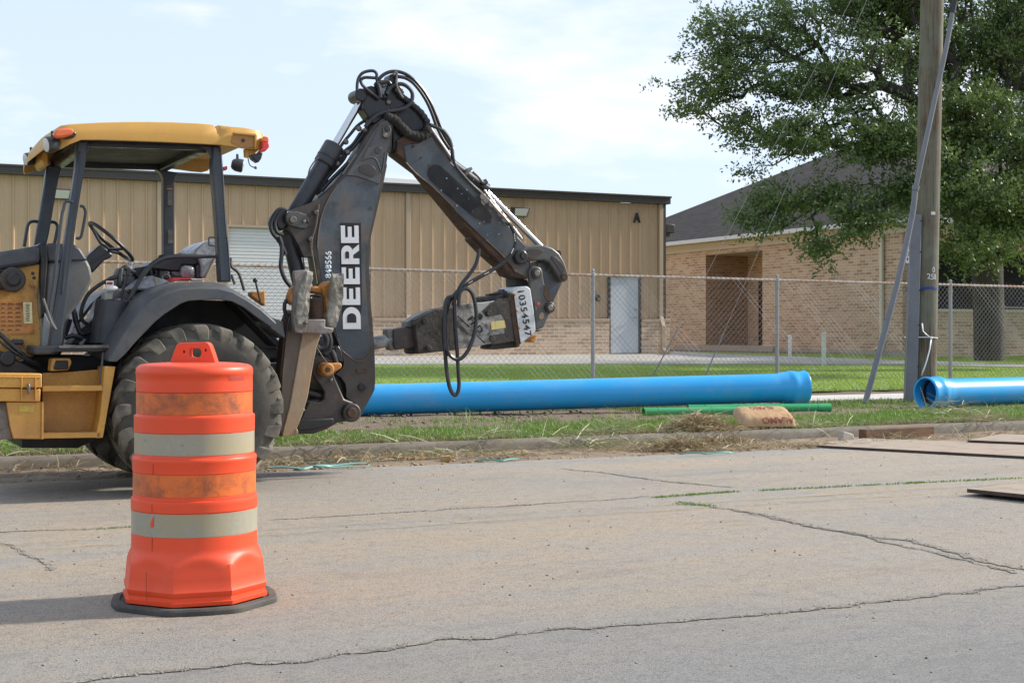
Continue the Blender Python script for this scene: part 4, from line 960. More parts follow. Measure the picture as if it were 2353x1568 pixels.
def hose(fn, pts, v, r, name='hose', mat=None, parent=None, n=8, vs=None):
    px = q(fn, pts); vv = vs or [v]*len(px); mb = MB(); mb.tube([pv(x, y, a) for (x, y), a in zip(px, vv)], r, n); return mb.build(name, mat or M_hose, parent or bk)
def pin(fn, p, v0, v1, r, name, mat, parent=None, bev=.003, n=24):
    a = Vector(pv(*fn(*p), v0)); mb = MB(); mb.cyl(a, a+Vector((0, v1-v0, 0)), r, n); return mb.build(name, mat, parent or bk, bev=bev)
# ---------------- wheels
def wheel(name, uc, vout, r, wd, rim, ly=1, label=None):
    """ly: +1 when the outer face looks towards -v"""
    zc = r; c = Vector((uc, vout+ly*wd/2, zc)); ax = Vector((0, ly, 0))
    root = bpy.data.objects.new(name, None); COL.objects.link(root); root.parent = bk; root.location = c-Vector(bk['org']); root['org'] = tuple(c)
    if label: root['label'] = label
    h = wd/2; rc = r-.026
    prof = [(-h*.72, rim), (-h*.86, rim+.02), (-h*.98, rim+(rc-rim)*.35), (-h*1.0, rim+(rc-rim)*.62), (-h*.95, rc-.05), (-h*.86, rc-.012), (-h*.6, rc), (0, rc+.006), (h*.6, rc), (h*.86, rc-.012), (h*.95, rc-.05), (h*1.0, rim+(rc-rim)*.62), (h*.98, rim+(rc-rim)*.35), (h*.86, rim+.02), (h*.72, rim)]
    mb = MB(); mb.lathe(c, ax, prof, 96); t = mb.build('tyre', M_tyre, root, smooth=60)
    # lugs: slanted bars from shoulder to centre, alternating sides
    mb = MB(); nl = 20
    X = Vector((1, 0, 0)); Z = Vector((0, 0, 1))
    def pt(th, hh, rr): return c+ax*hh+(X*math.cos(th)+Z*math.sin(th))*rr
    for side in (-1, 1):
        for k in range(nl):
            th = 2*math.pi*(k+(.5 if side > 0 else 0))/nl
            S = [(.985, -.03, r-.125, .080), (1.0, -.015, r-.075, .090), (1.0, .0, r-.035, .096), (.94, .02, r-.010, .094), (.6, .13, r, .080), (.25, .25, r+.002, .066), (-.04, .33, r, .055)]
            V = []
            for (f, dth, rr, hw) in S:
                hh = side*h*f; low = min(rr-.002, rc-.02) if f < .95 else rr-.03
                d = 1
                for sg in (-1, 1):
                    V.append(pt(th+d*dth+sg*hw, hh-(0 if f < .95 else side*.035), low))
                    V.append(pt(th+d*dth+sg*hw*.86, hh, rr))
            n = len(S); Fc = []
            for i in range(n-1):
                a = i*4; b = a+4; Fc += [(a+1, a+3, b+3, b+1), (a, a+1, b+1, b), (a+3, a+2, b+2, b+3)]
            Fc += [(0, 2, 3, 1), (n*4-4, n*4-3, n*4-1, n*4-2)]; mb.add(V, Fc)
    mb.build('tread', M_lug, t, bev=.006, smooth=40)
    mb = MB(); mb.lathe(c, ax, [(-h*.74, rim-.004), (-h*.80, rim-.01), (-h*.80, rim-.03), (-h*.55, rim-.05), (-h*.2, rim-.07), (-h*.15, .12), (-h*.35, .11), (-h*.36, .01), (h*.5, .01), (h*.5, rim-.02), (h*.74, rim-.004)], 48)
    rm = mb.build('rim', M_rimy, root, smooth=40); mb = MB()
    for k in range(8):
        a = 2*math.pi*k/8; p = pt(a, -h*.2, .16); mb.cyl(p, p-ax*.03, .012, 8)
    mb.build('wheel_nut', M_steel, rm); return root
wheel('rear_wheel', u0_, 9.93, .600, .46, .30)
wheel('rear_wheel', u0_, 12.0, .600, .44, .30, ly=-1)
fz = pv(150, 1000, 10.1)[0]
# ---------------- fender
inn = q(c2, [(930, 685), (1000, 620), (1080, 525), (1150, 450), (1230, 370), (1310, 305), (1440, 222), (1500, 200), (1620, 192), (1750, 190), (1850, 205), (1940, 250), (2040, 325), (2150, 402)])
mid = q(c2, [(862, 682), (915, 585), (980, 475), (1050, 370), (1130, 265), (1210, 195), (1330, 135), (1450, 105), (1600, 98), (1740, 102), (1850, 130), (1960, 190), (2080, 270), (2205, 385)])
mb = MB(); va, vb = 9.93, 10.66
I = onv(inn, va-.0); M_ = onv(mid, va); 
def rise(p, k): p = Vector(p); return p+Vector((0, 0, k))
T1 = [Vector(p)+Vector((0, .035, .022)) for p in M_]; T2 = [Vector(p)+Vector((0, .16, .05)) for p in M_]; T3 = [Vector(p)+Vector((0, vb-va, .06)) for p in M_]
I2 = [Vector(p)+Vector((0, .03, 0)) for p in I]; T4 = [Vector(p)+Vector((0, vb-va, .03)) for p in M_]; 
rows = [I, M_, T1, T2, T3, T4]; U2 = [Vector(a)*.25+Vector(b)*.75+Vector((0, .06, -.0)) for a, b in zip(I, M_)]
rows = [I2, I, M_, T1, T2, T3, T4, U2]
V = [p for r_ in rows for p in r_]; n = len(inn); m = len(rows)
mb.add(V, [(((j) % m)*n+i, ((j) % m)*n+i+1, ((j+1) % m)*n+i+1, ((j+1) % m)*n+i) for j in range(m) for i in range(n-1)]+[tuple(j*n for j in range(m)), tuple(j*n+n-1 for j in reversed(range(m)))])
fe = mb.build('fender', M_fend, bk, smooth=50, bev=.006)
# far fender (simple repeat on the other side)
mb = MB(); S_ = onv([(x-118, y) for x, y in mid], 11.35); mb.add([Vector(p) for p in S_]+[Vector(p)+Vector((0, .65, .0)) for p in S_]+[Vector(p)+Vector((0, .65, .04)) for p in S_]+[Vector(p)+Vector((0, 0, .04)) for p in S_], [(((j) % 4)*n+i, ((j) % 4)*n+i+1, ((j+1) % 4)*n+i+1, ((j+1) % 4)*n+i) for j in range(4) for i in range(n-1)])
mb.build('fender', M_fend, bk, smooth=50)
# ---------------- chassis
mb = MB(); mb.plate(q(c2, [(880, 620), (1000, 610), (1300, 300), (1500, 190), (1850, 200), (2050, 340), (2260, 560), (2265, 760), (2240, 1000), (1900, 1060), (1000, 1060), (840, 1150), (840, 720)]), 10.62, 11.5); mb.build('rear_frame', M_dark, bk)
mb = MB(); mb.plate(q(c2, [(300, 640), (900, 640), (900, 760), (900, 1240), (620, 1370), (175, 1370), (175, 1290), (-60, 1290), (-60, 760)]), 10.5, 11.5); mb.build('belly_frame', M_dark, bk)
a = Vector(pv(462, 941, 10.3)); mb = MB(); mb.cyl(a, a+Vector((0, 1.4, 0)), .13, 20); mb.build('rear_axle', M_dark, bk)
mb = MB(); mb.plate(q(c2, [(2050, 570), (2290, 575), (2290, 650), (2150, 655), (2150, 690), (2290, 690), (2290, 800), (2180, 860)]), 10.5, 10.62); mb.plate(q(c2, [(1850, 205), (2200, 560), (2265, 570), (2080, 420), (1960, 280)]), 10.35, 10.6); mb.build('rear_bracket', M_blk, bk, bev=.006)
plate(c2, [(2165, 330), (2255, 365), (2275, 500), (2230, 470), (2150, 415)], 10.2, 10.5, 'rear_cover', M_gry)
# ---------------- step and tool box
plate(c2, [(340, 775), (560, 765), (820, 742), (822, 742), (800, 890), (780, 1230), (770, 1240), (340, 1240)], 10.24, 10.27, 'step_back_panel', M_yel, bev=.002)
plate(c2, [(835, 722), (920, 722), (820, 1288), (765, 1292), (772, 1240), (800, 1100)], 10.0, 10.28, 'step_side_panel', M_yel, bev=.004)
for (a, b) in (((340, 895), (818, 890)), ((332, 1270), (800, 1262))):
    st = plate(c2, [(a[0], a[1]-17), (b[0], b[1]-17), (b[0], b[1]+25), (a[0], a[1]+25)], 10.0, 10.24, 'step', M_yel, bev=.003)
    mb = MB()
    for k in range(26):
        x = a[0]+20+k*17.5; mb.plate(q(c2, [(x, a[1]-25), (x+8, a[1]-25), (x+8, a[1]-16), (x, a[1]-16)]), 10.01, 10.03)
    mb.build('step_teeth', M_yel, st)
plate(c2, [(332, 1004), (346, 1004), (346, 1300), (330, 1300)], 9.985, 10.28, 'step_divider', M_yel, bev=.002)
tb = plate(c2, [(-140, 893), (325, 900), (320, 1003), (40, 1000), (-140, 1000)], 9.98, 10.26, 'tool_box', M_yel, bev=.008)
plate(c2, [(-140, 776), (334, 778), (334, 892), (-140, 890)], 9.965, 10.27, 'lid', M_yel, tb, bev=.008)
plate(c2, [(-140, 800), (330, 806), (330, 812), (-140, 806)], 9.955, 9.97, 'lid_ridge', M_yel, tb, bev=.002)
plate(c2, [(170, 805), (178, 805), (178, 990), (170, 990)], 9.95, 9.985, 'box_rib', M_yel, tb, bev=.002); plate(c2, [(280, 805), (288, 805), (288, 990), (280, 990)], 9.95, 9.985, 'box_rib', M_yel, tb, bev=.002)
plate(c2, [(222, 858), (240, 858), (244, 885), (240, 945), (222, 945), (216, 885)], 9.935, 9.965, 'latch', M_steel, tb)
plate(c2, [(50, 1005), (330, 1005), (330, 1300), (105, 1297), (80, 1200)], 10.0, 10.26, 'side_panel', M_yel, bev=.006)
plate(c2, [(-140, 1005), (48, 1005), (78, 1200), (100, 1300), (-140, 1308)], 10.03, 10.3, 'side_panel', worn('mud_caked_panel', (.16, .13, .105), [((.26, .22, .18), 8, .5, .7), ((.05, .035, .025), 12, .5, .7)], rough=.9, bs=.7), bev=.006)
plate(c2, [(150, 1035), (275, 1035), (275, 1085), (150, 1082)], 9.995, 10.0, 'faded_sticker', worn('faded_sticker', (.50, .36, .05), [((.45, .26, .08), 12, .5, .6)], bs=0), bev=0)
mb = MB(); mb.plate(q(c2, [(280, 560), (870, 552), (878, 600), (800, 606), (445, 608), (400, 625), (275, 625)]), 10.08, 11.9); mb.build('floor_plate', M_blk, bk, bev=.01)
plate(c2, [(470, 556), (870, 550), (875, 575), (470, 577)], 10.05, 10.10, 'floor_edge', M_steel, bev=.003)
mt = plate(c2, [(415, 655), (560, 655), (572, 690), (545, 750), (405, 760)], 10.14, 10.3, 'mount_bracket', M_yoil)
plate(c2, [(445, 675), (545, 675), (545, 745), (430, 745)], 10.12, 10.145, 'mount_rubber', M_dark, mt); 
hose(c2, [(822, 610), (815, 680), (805, 760), (795, 860)], 10.1, .008, 'step_rod', M_gry)
# ---------------- engine side and hood
plate(c1, [(-250, 1395), (0, 1372), (316, 1318), (303, 1568), (300, 1640), (320, 1780), (325, 1960), (270, 2055), (-250, 2150)], 10.52, 10.60, 'engine_side', M_yoil, bev=.006)
mb = MB(); top = q(c1, [(-250, 1250), (0, 1218), (150, 1195), (320, 1165), (320, 1310), (0, 1365), (-250, 1390)]); mb.plate(top, 10.45, 11.55); mb.build('hood', M_fend, bk, bev=.03, seg=3)
plate(c1, [(300, 1165), (330, 1145), (375, 1160), (380, 1300), (360, 1568), (352, 1700), (330, 1750), (318, 1500), (322, 1300)], 10.5, 11.5, 'cowl_gap_fill', M_head)  # black block standing in for the dark gap between hood and console
cs = plate(c1, [(352, 1172), (380, 1150), (590, 1160), (640, 1195), (682, 1260), (700, 1290), (380, 1302)], 10.55, 11.4, 'dash_cowl', M_fend, bev=.03)
plate(c1, [(378, 1306), (690, 1276), (722, 1340), (742, 1430), (730, 1470), (640, 1620), (560, 1720), (530, 1830), (500, 2000), (330, 2020), (345, 1700)], 10.56, 11.38, 'dash_panel', M_gry, bev=.02)
plate(c1, [(355, 1700), (400, 1790), (398, 1960), (330, 1985)], 10.5, 10.55, 'grey_flap', worn('pale_flap', (.30, .31, .30), rough=.5, bs=0))
# loader arm pivot and decals on the engine side
pv_ = pin(c1, (105, 1440), 10.36, 10.52, .085, 'loader_pivot', M_greasy, bev=.01); pin(c1, (112, 1440), 10.31, 10.36, .045, 'pivot_bolt', M_head, pv_, bev=.01)
plate(c1, [(-200, 1400), (60, 1385), (150, 1390), (175, 1440), (140, 1500), (40, 1520), (-200, 1560)], 10.42, 10.50, 'loader_arm', M_greasy, bev=.02)
for p in ((262, 1392), (272, 1428)): pin(c1, p, 10.515, 10.53, .012, 'hole_plug', M_head, bev=.002)
dc = plate(c2, [(0, 205), (258, 208), (266, 385), (268, 462), (0, 465)], 10.512, 10.52, 'warning_decal', worn('orange_decal', (.50, .21, .055), [((.26, .10, .03), 5, .5, .65)], bs=0), bev=0)
mb = MB()
for r_ in range(0, 13, 2):
    for (xa, xb) in ((8, 50), (62, 112), (122, 172)):
        yy = 222+r_*17; mb.plate(q(c2, [(xa, yy), (xb-(r_*7) % 17, yy), (xb-(r_*7) % 17, yy+6), (xa, yy+6)]), 10.509, 10.512)
mb.build('decal_print', M_rust, dc)
d2_ = plate(c2, [(184, 210), (254, 210), (260, 380), (190, 380)], 10.506, 10.512, 'yellow_decal', worn('pale_decal', (.60, .55, .30), rough=.5, bs=0), dc, bev=0)
mb = MB()
for r_ in range(11): mb.plate(q(c2, [(205+(r_*5) % 9, 225+r_*13), (240-(r_*3) % 7, 225+r_*13), (240-(r_*3) % 7, 230+r_*13), (205+(r_*5) % 9, 230+r_*13)]), 10.504, 10.507)
mb.build('decal_print', M_rust, dc)
plate(c2, [(92, 502), (190, 505), (190, 548), (98, 546)], 10.50, 10.52, 'slot_panel', M_blk)
hose(c2, [(-30, 440), (60, 520), (160, 610), (240, 680), (320, 710)], 10.4, .018); hose(c2, [(-30, 500), (60, 570), (180, 650), (300, 690)], 10.38, .010)
mb = MB(); mb.plate(q(c2, [(-150, 560), (20, 600), (120, 660), (280, 740), (340, 770), (-150, 775)]), 10.40, 10.48); mb.build('loader_tower', M_greasy, bk, bev=.01)
pin(c2, (65, 660), 10.32, 10.42, .05, 'tower_pin', M_head, bev=.01)
# ---------------- canopy posts
def post(fn, pts, v0, v1, name='canopy_post', mat=None): mb = MB(); mb.plate(q(fn, pts), v0, v1); return mb.build(name, mat or M_post, bk, bev=.012)
fp = post(c1, [(612, 335), (705, 335), (690, 470), (610, 960), (560, 1400), (530, 1640), (500, 1860), (498, 1990), (385, 1990), (440, 1640), (480, 1380), (560, 830), (600, 560)], 10.24, 10.33)
post(c1, [(632, 420), (646, 420), (560, 1100), (510, 1500), (500, 1560), (488, 1560), (520, 1200)], 10.228, 10.24, 'post_groove')
plate(c1, [(700, 420), (720, 375), (760, 350), (830, 335), (650, 330), (680, 480)], 10.25, 10.32, 'gusset', M_post, fp)
post(c1, [(375, 530), (500, 520), (455, 700), (395, 1060), (370, 1170), (275, 1170), (320, 900)], 11.55, 11.63)
rp = post(c1, [(1690, 375), (1757, 375), (1775, 600), (1800, 1000), (1835, 1330), (1840, 1460), (1750, 1460), (1725, 1000), (1690, 560)], 10.22, 10.32)
plate(c1, [(1690, 480), (1650, 410), (1590, 375), (1700, 370)], 10.24, 10.30, 'gusset', M_post, rp)
plate(c1, [(1758, 378), (1762, 378), (1842, 1455), (1838, 1455)], 10.215, 10.225, 'post_edge', worn('pale_edge', (.25, .25, .25), bs=0), rp, bev=0)  # pale grey strip down the post's edge
rf_ = post(c1, [(1240, 560), (1420, 590), (1392, 640), (1392, 1300), (1395, 1440), (1315, 1440), (1305, 1250), (1302, 640), (1285, 590)], 11.58, 11.68)
M_stk = worn('small_sticker', (.10, .095, .08), [((.20, .18, .14), 60, .5, .6)], bs=0)
plate(c1, [(1335, 735), (1372, 735), (1372, 852), (1335, 852)], 11.575, 11.58, 'sticker', M_stk, rf_, bev=0); plate(c1, [(1336, 1045), (1376, 1045), (1378, 1152), (1338, 1152)], 11.575, 11.58, 'sticker', M_stk, rf_, bev=0)
plate(c1, [(1332, 715), (1372, 715), (1372, 725), (1332, 725)], 11.575, 11.58, 'sticker', M_oil_y, rf_, bev=0)
# grab rails
hose(c1, [(585, 828), (545, 818), (518, 828), (505, 880), (488, 960), (455, 1250), (425, 1500), (400, 1640), (395, 1700), (410, 1760), (445, 1840)], 10.18, .011, 'grab_rail', M_post)
hose(c1, [(636, 858), (662, 862), (680, 900), (672, 970), (655, 1060), (645, 1100), (625, 1115), (605, 1108)], 10.27, .010, 'grab_rail', M_post)
hose(c1, [(300, 980), (262, 978), (232, 992), (215, 1040), (192, 1180)], 11.6, .013, 'grab_rail', M_post); hose(c1, [(385, 985), (430, 985), (458, 1015), (450, 1080), (432, 1160)], 11.6, .013, 'grab_rail', M_post)
hose(c1, [(1725, 1105), (1690, 1105), (1665, 1110), (1662, 1140), (1668, 1168), (1728, 1175)], 10.2, .006, 'post_loop', M_post)
hose(c1, [(1330, 1250), (1290, 1250), (1268, 1258), (1266, 1290)], 11.6, .008, 'small_rail', M_post)
# ---------------- canopy roof
sts = [(424, 318, 372, .10), (430, 292, 394, .05), (442, 262, 412, .025), (465, 232, 410, .01), (500, 206, 396, 0), (560, 196, 362, 0), (650, 190, 328, 0), (800, 182, 328, 0), (1000, 177, 334, 0), (1200, 176, 341, 0), (1400, 180, 349, 0), (1600, 189, 359, 0), (1705, 198, 366, 0), (1730, 232, 367, 0), (1757, 234, 368, 0), (1765, 204, 369, 0), (1850, 214, 380, 0), (1950, 222, 396, 0), (2040, 234, 406, .01), (2085, 245, 396, .03), (2120, 258, 345, .06), (2132, 270, 300, .10)]
VA, VB_ = 10.10, 11.76; rings = []
for (x, yt, yb, ins) in sts:
    px = c1(x, yt); pb = c1(x, yb); t = Vector(pv(*px, VA)); b = Vector(pv(*pb, VA)); u = t.x; zt = t.z; zb = b.z; a = VA+ins; e = VB_-ins; h = min(.05, (zt-zb)*.4)
    lift = min(.09, (zt-zb)*.55)
    rings.append([(u, a, zb), (u, a-.0, zb+h), (u, a+.008, zt-h), (u, a+.03, zt-.008), (u, a+.10, zt+.004), (u, (a+e)/2, zt+.028), (u, e-.10, zt+.004), (u, e-.03, zt-.008), (u, e-.008, zt-h), (u, e, zb+h), (u, e, zb), (u, e-.04, zb), (u, e-.07, zb+lift), (u, a+.07, zb+lift), (u, a+.04, zb)])
k = len(rings[0]); mb = MB(); V = [p for r_ in rings for p in r_]
mb.add(V, [(i*k+j, i*k+(j+1) % k, (i+1)*k+(j+1) % k, (i+1)*k+j) for i in range(len(rings)-1) for j in range(k)]+[tuple(range(k)), tuple(reversed(range((len(rings)-1)*k, len(rings)*k)))])
roof = mb.build('canopy_roof', M_yroof, bk, smooth=40)
M_liner = worn('greenish_roof_liner', (.075, .085, .055), [((.035, .035, .03), 2.5, .4, .6)], rough=.7, bs=.1)  # dark greenish panel with blacker blotches
zA = pv(*c1(760, 345), 10.2)[2]; uA = pv(*c1(640, 345), 10.2)[0]; uB = pv(*c1(1780, 345), 10.2)[0]; zR = pv(*c1(1780, 378), 10.2)[2]
mb = MB(); mb.add([(uA, 10.19, zA+.01), (uB, 10.19, zR+.01), (uB, 11.68, zR+.01), (uA, 11.68, zA+.01), (uA, 10.19, zA+.035), (uB, 10.19, zR+.035), (uB, 11.68, zR+.035), (uA, 11.68, zA+.035)], [(3, 2, 1, 0), (4, 5, 6, 7), (0, 1, 5, 4), (1, 2, 6, 5), (2, 3, 7, 6), (3, 0, 4, 7)]); mb.build('roof_liner', M_liner, roof)
mb = MB(); mb.bar((uA, 10.28, zA-.0), (uB-.1, 10.28, zR-.0), .06, .06); mb.bar((uA, 11.62, zA), (uB-.1, 11.62, zR), .06, .07); mb.bar((uB-.13, 10.3, zR-.01), (uB-.13, 11.6, zR-.01), .07, .07); mb.bar((uA+.05, 10.3, zA-.01), (uA+.05, 11.6, zA-.01), .07, .07); mb.build('roof_frame', M_head, bk, bev=.008)
plate(c1, [(1855, 280), (2030, 292), (2035, 392), (1925, 388), (1850, 360), (1840, 350)], 10.094, 10.1, 'recess_panel', worn('roof_recess', (.36, .17, .04), rough=.5, bs=0), roof, bev=.002)
pin(c1, (1938, 334), 10.085, 10.095, .012, 'recess_hole', M_head, roof, bev=.001)
plate(c1, [(1860, 265), (2035, 280), (2048, 292), (2040, 398), (2030, 392), (2030, 298), (1855, 280)], 10.075, 10.1, 'recess_lip', M_yroof, roof, bev=.003)
for bp, b0, b1 in (([(1950, 400), (1985, 405), (1985, 470), (1955, 466)], 10.15, 10.2), ([(1985, 405), (2075, 398), (2030, 440), (1985, 462)], 10.15, 10.2), ([(345, 420), (380, 440), (380, 540), (350, 530), (330, 490)], 11.1, 11.5)):
    mb = MB(); mb.plate(q(c1, bp), b0, b1); mb.build('roof_bracket', M_yroof, roof, bev=.004)
# lamps
lamp = plate(c1, [(432, 300), (440, 262), (480, 240), (560, 236), (600, 262), (612, 285), (590, 312), (520, 322)], 10.06, 10.13, 'marker_base', M_head)
rplate(smoothloop(q(c1, [(430, 275), (460, 245), (520, 235), (575, 240), (590, 265), (560, 295), (500, 312), (445, 312)])), 9.99, 10.06, 'marker_lens', M_amb, lamp, bev=.02)
def worklight(x, y, rx, ry, v, facing, name='work_lamp'):
    mb = MB(); c = Vector(pv(*c1(x, y), v)); r = ry*.28846/F*10.6; ax = Vector((facing, -.25, -.2)).normalized()
    mb.lathe(c-ax*.05, ax, [(0, r*.45), (.012, r*.75), (.04, r*.98), (.085, r), (.095, r*.96), (.095, r*.88)], 24); mb.cyl(c, c+Vector((0, 0, .09)), .012, 8); o = mb.build(name, M_blk, bk, bev=.004)
    mb = MB(); mb.lathe(c+ax*.045, ax, [(0, r*.86), (.004, r*.8), (.008, .003)], 24); mb.build('lamp_lens', M_lens, o); return o
worklight(418, 365, 50, 60, 10.12, -1); worklight(248, 482, 48, 55, 11.5, -1); worklight(1890, 530, 50, 60, 11.6, 1)
tl = rplate(q(c1, [(2098, 300), (2140, 305), (2142, 350), (2090, 345)]), 10.06, 10.14, 'tail_lamp', M_amb); rplate(q(c1, [(2090, 345), (2143, 350), (2146, 388), (2115, 420), (2062, 432), (2092, 390)]), 10.06, 10.14, 'red_lens', M_red, tl)
plate(c1, [(2000, 450), (2060, 430), (2096, 432), (2082, 480), (2058, 512), (2010, 478)], 10.08, 10.16, 'lamp_bracket', M_head)
plate(c1, [(1775, 545), (1812, 535), (1812, 568), (1780, 575)], 11.6, 11.66, 'tail_lamp', M_red)
hose(c1, [(1978, 410), (1976, 480), (1990, 530), (2018, 548), (2040, 552)], 10.2, .004, 'loose_wire'); mb = MB(); mb.ball(pv(*c1(2035, 552), 10.2), .012, 5); mb.build('wire_plug', M_gry, bk)
# ---------------- steering
c = Vector(pv(*c1(885, 1140), 11.0)); nrm = Vector((.66, -.02, .75)).normalized(); X = nrm.orthogonal().normalized(); Yv = nrm.cross(X)
mb = MB(); rw = .205; mb.tube([c+(X*math.cos(a)+Yv*math.sin(a))*rw for a in [2*math.pi*i/24 for i in range(24)]], .014, 10, closed=True); sw = mb.build('steering_wheel', M_seat, bk)
mb = MB(); hub = c-nrm*.07
for a in (.3, 2.4, 4.5): d = X*math.cos(a)+Yv*math.sin(a); mb.tube([hub, hub+d*.08+nrm*.02, c+d*rw], .011, 8)
mb.cyl(hub-nrm*.04, hub+nrm*.02, .035, 14); mb.build('spokes', M_seat, sw)
plate(c1, [(795, 1165), (850, 1195), (902, 1245), (880, 1268), (830, 1290), (735, 1392), (705, 1330), (672, 1300), (700, 1250)], 10.92, 11.1, 'steering_column', M_seat, bev=.012)
# ---------------- seat, console, rail, levers
hose(c9, [(290, 960), (400, 760), (520, 540), (650, 360), (780, 240), (900, 180), (1040, 148), (1250, 140), (1500, 140), (1860, 142)], 10.35, .0, 'x') if False else None
mb = MB(); px = q(c9, [(285, 960), (330, 880), (420, 700), (520, 530), (640, 365), (760, 260), (880, 195), (1010, 158), (1200, 145), (1450, 145), (1660, 145), (1880, 145)]); mb.tube([pv(x, y, 10.42) for x, y in px], [.013, .015, .016, .016, .017, .019, .02, .02, .02, .017, .013, .012], 12); mb.build('side_rail', M_blk, bk)
plate(c9, [(720, 290), (840, 210), (1000, 170), (1300, 165), (1520, 175), (1560, 230), (1540, 280), (1430, 300), (1250, 290), (1200, 400), (1000, 395), (860, 370), (740, 350)], 10.75, 11.25, 'arm_rest', M_seat, bev=.03)
se = plate(c9, [(420, 340), (650, 310), (700, 250), (860, 245), (860, 400), (840, 520), (700, 490), (620, 560), (480, 560), (400, 440)], 10.95, 11.6, 'side_console', M_seat, bev=.02)
plate(c9, [(500, 390), (600, 385), (590, 440), (505, 440)], 10.94, 10.95, 'red_badge', M_rust, se, bev=0)
mb = MB(); mb.plate(smoothloop(q(c9, [(195, 330), (270, 285), (350, 310), (400, 390), (380, 470), (300, 510), (215, 470), (180, 400)])), 10.95, 11.0); mb.build('round_pod', M_gry, bk, bev=.01)
plate(c9, [(120, 480), (160, 370), (200, 320), (230, 360), (210, 500), (220, 660), (120, 680)], 10.9, 11.1, 'pod_stand', M_fend, bev=.02)
plate(c9, [(215, 500), (400, 470), (440, 540), (420, 640), (300, 660), (220, 660)], 10.92, 11.15, 'console_base', M_gry, bev=.02)
# seat back wrapped in film
mb = MB(); sb = q(c1, [(1532, 1240), (1560, 1200), (1620, 1150), (1680, 1125), (1728, 1118), (1735, 1180), (1720, 1240), (1690, 1320), (1660, 1390), (1630, 1430), (1600, 1420), (1600, 1330), (1585, 1260)]); mb.plate(sb, 10.7, 11.3); mb.build('seat_back', M_film, bk, bev=.045, seg=3)
plate(c9, [(1240, 290), (1480, 300), (1480, 520), (1240, 520)], 10.7, 11.2, 'seat_cushion', M_film, bev=.03)
plate(c9, [(1480, 290), (1610, 260), (1620, 520), (1480, 530)], 10.72, 10.8, 'seat_bracket', M_seat, bev=.01)
plate(c9, [(1800, 170), (1850, 165), (1660, 520), (1630, 520)], 10.68, 10.72, 'seat_strut', worn('beige_strut', (.33, .27, .18), bs=0))
plate(c9, [(1060, 400), (1230, 410), (1235, 495), (1130, 490), (1050, 440)], 10.75, 10.95, 'beige_pad', M_gry, bev=.02)
plate(c9, [(860, 390), (1030, 400), (1030, 540), (860, 530)], 10.72, 10.9, 'switch_panel', M_seat, bev=.01)
hose(c9, [(710, 370), (720, 440), (760, 490), (800, 460), (810, 390)], 10.8, .009); hose(c9, [(790, 375), (800, 440), (830, 500)], 10.8, .008)
mb = MB(); cc = Vector(pv(*c9(965, 505), 10.71)); mb.tube([cc+Vector((.028*math.cos(a), 0, .022*math.sin(a))) for a in [i*math.pi/6 for i in range(12)]], .004, 6, closed=True); mb.build('key_ring', M_gry, bk)
# plastic bag on the fender's inner side, folder
bg_ = q(c9, [(360, 720), (400, 650), (470, 600), (560, 540), (640, 490), (720, 475), (800, 500), (900, 530), (1040, 580), (960, 620), (860, 700), (780, 720), (640, 725), (500, 725)])
mb = MB(); mb.plate(bg_, 10.45, 10.75); mb.build('crumpled_film', M_film, bk, bev=.02)
plate(c9, [(760, 505), (830, 505), (820, 600), (818, 718), (800, 718), (795, 610)], 10.44, 10.45, 'tape_strip', worn('brown_tape', (.30, .22, .11), rough=.3, bs=0), bev=0)
fo = plate(c9, [(1040, 580), (1080, 512), (1640, 530), (1640, 548), (1240, 552), (1100, 580)], 10.50, 10.72, 'red_folder', worn('red_card', (.50, .03, .045), rough=.4, bs=0)); plate(c9, [(1385, 522), (1630, 530), (1625, 542), (1420, 548)], 10.49, 10.5, 'folder_paper', M_paper, fo, bev=0)
plate(c9, [(370, 735), (700, 735), (640, 800), (560, 900), (430, 940)], 10.5, 10.9, 'console_gap', M_dark)
cyl_ = plate(c9, [(-80, 880), (10, 850), (120, 700), (290, 690), (330, 800), (400, 900), (300, 960), (0, 940)], 10.5, 10.75, 'console_body', M_gry, bev=.02)
a_ = Vector(pv(*c2(880, 545), 10.45)); b_ = Vector(pv(*c2(905, 195), 10.45)); mb = MB(); mb.tube([a_, a_.lerp(b_, .9), b_], [.145, .125, .118], 28, smooth=False); mb.build('control_column', M_blk, bk, bev=.006)
mb = MB(); mb.cyl(b_, b_+Vector((0, 0, .012)), .055, 16); mb.build('lever_boot', M_gry, bk)
hose(c9, [(175, 910), (210, 760), (280, 520), (310, 440)], 10.45, .011, 'gear_lever', M_blk); 
mb = MB(); k1 = Vector(pv(*c9(315, 400), 10.45)); mb.bar(k1+Vector((-.005, 0, -.03)), k1+Vector((.0, 0, .02)), .03, .03); mb.tube([k1+Vector((-.03, 0, .02)), k1+Vector((0, 0, .014)), k1+Vector((.045, 0, -.012))], [.017, .015, .017], 8); mb.build('lever_knob', M_seat, bk, bev=.004)
tg = plate(c1, [(845, 1452), (905, 1452), (905, 1500), (850, 1500)], 10.3, 10.31, 'red_tag', M_paper, bev=0); plate(c1, [(853, 1460), (897, 1460), (897, 1480), (853, 1480)], 10.295, 10.3, 'tag_print', worn('dark_red', (.25, .02, .02), bs=0), tg, bev=0)
mb = MB(); mb.ball(pv(*c1(885, 1510), 10.32), .035, 6, (1.4, .6, .6)); mb.build('white_rag', M_paper, bk)
plate(c2, [(835, 135), (900, 105), (900, 190), (830, 195)], 10.35, 10.5, 'beige_box', worn('beige_plastic', (.34, .33, .29), bs=0), bev=.01)
plate(c2, [(570, 545), (640, 430), (760, 330), (830, 180), (835, 550)], 10.7, 11.1, 'column_cover', M_blk, bev=.01)
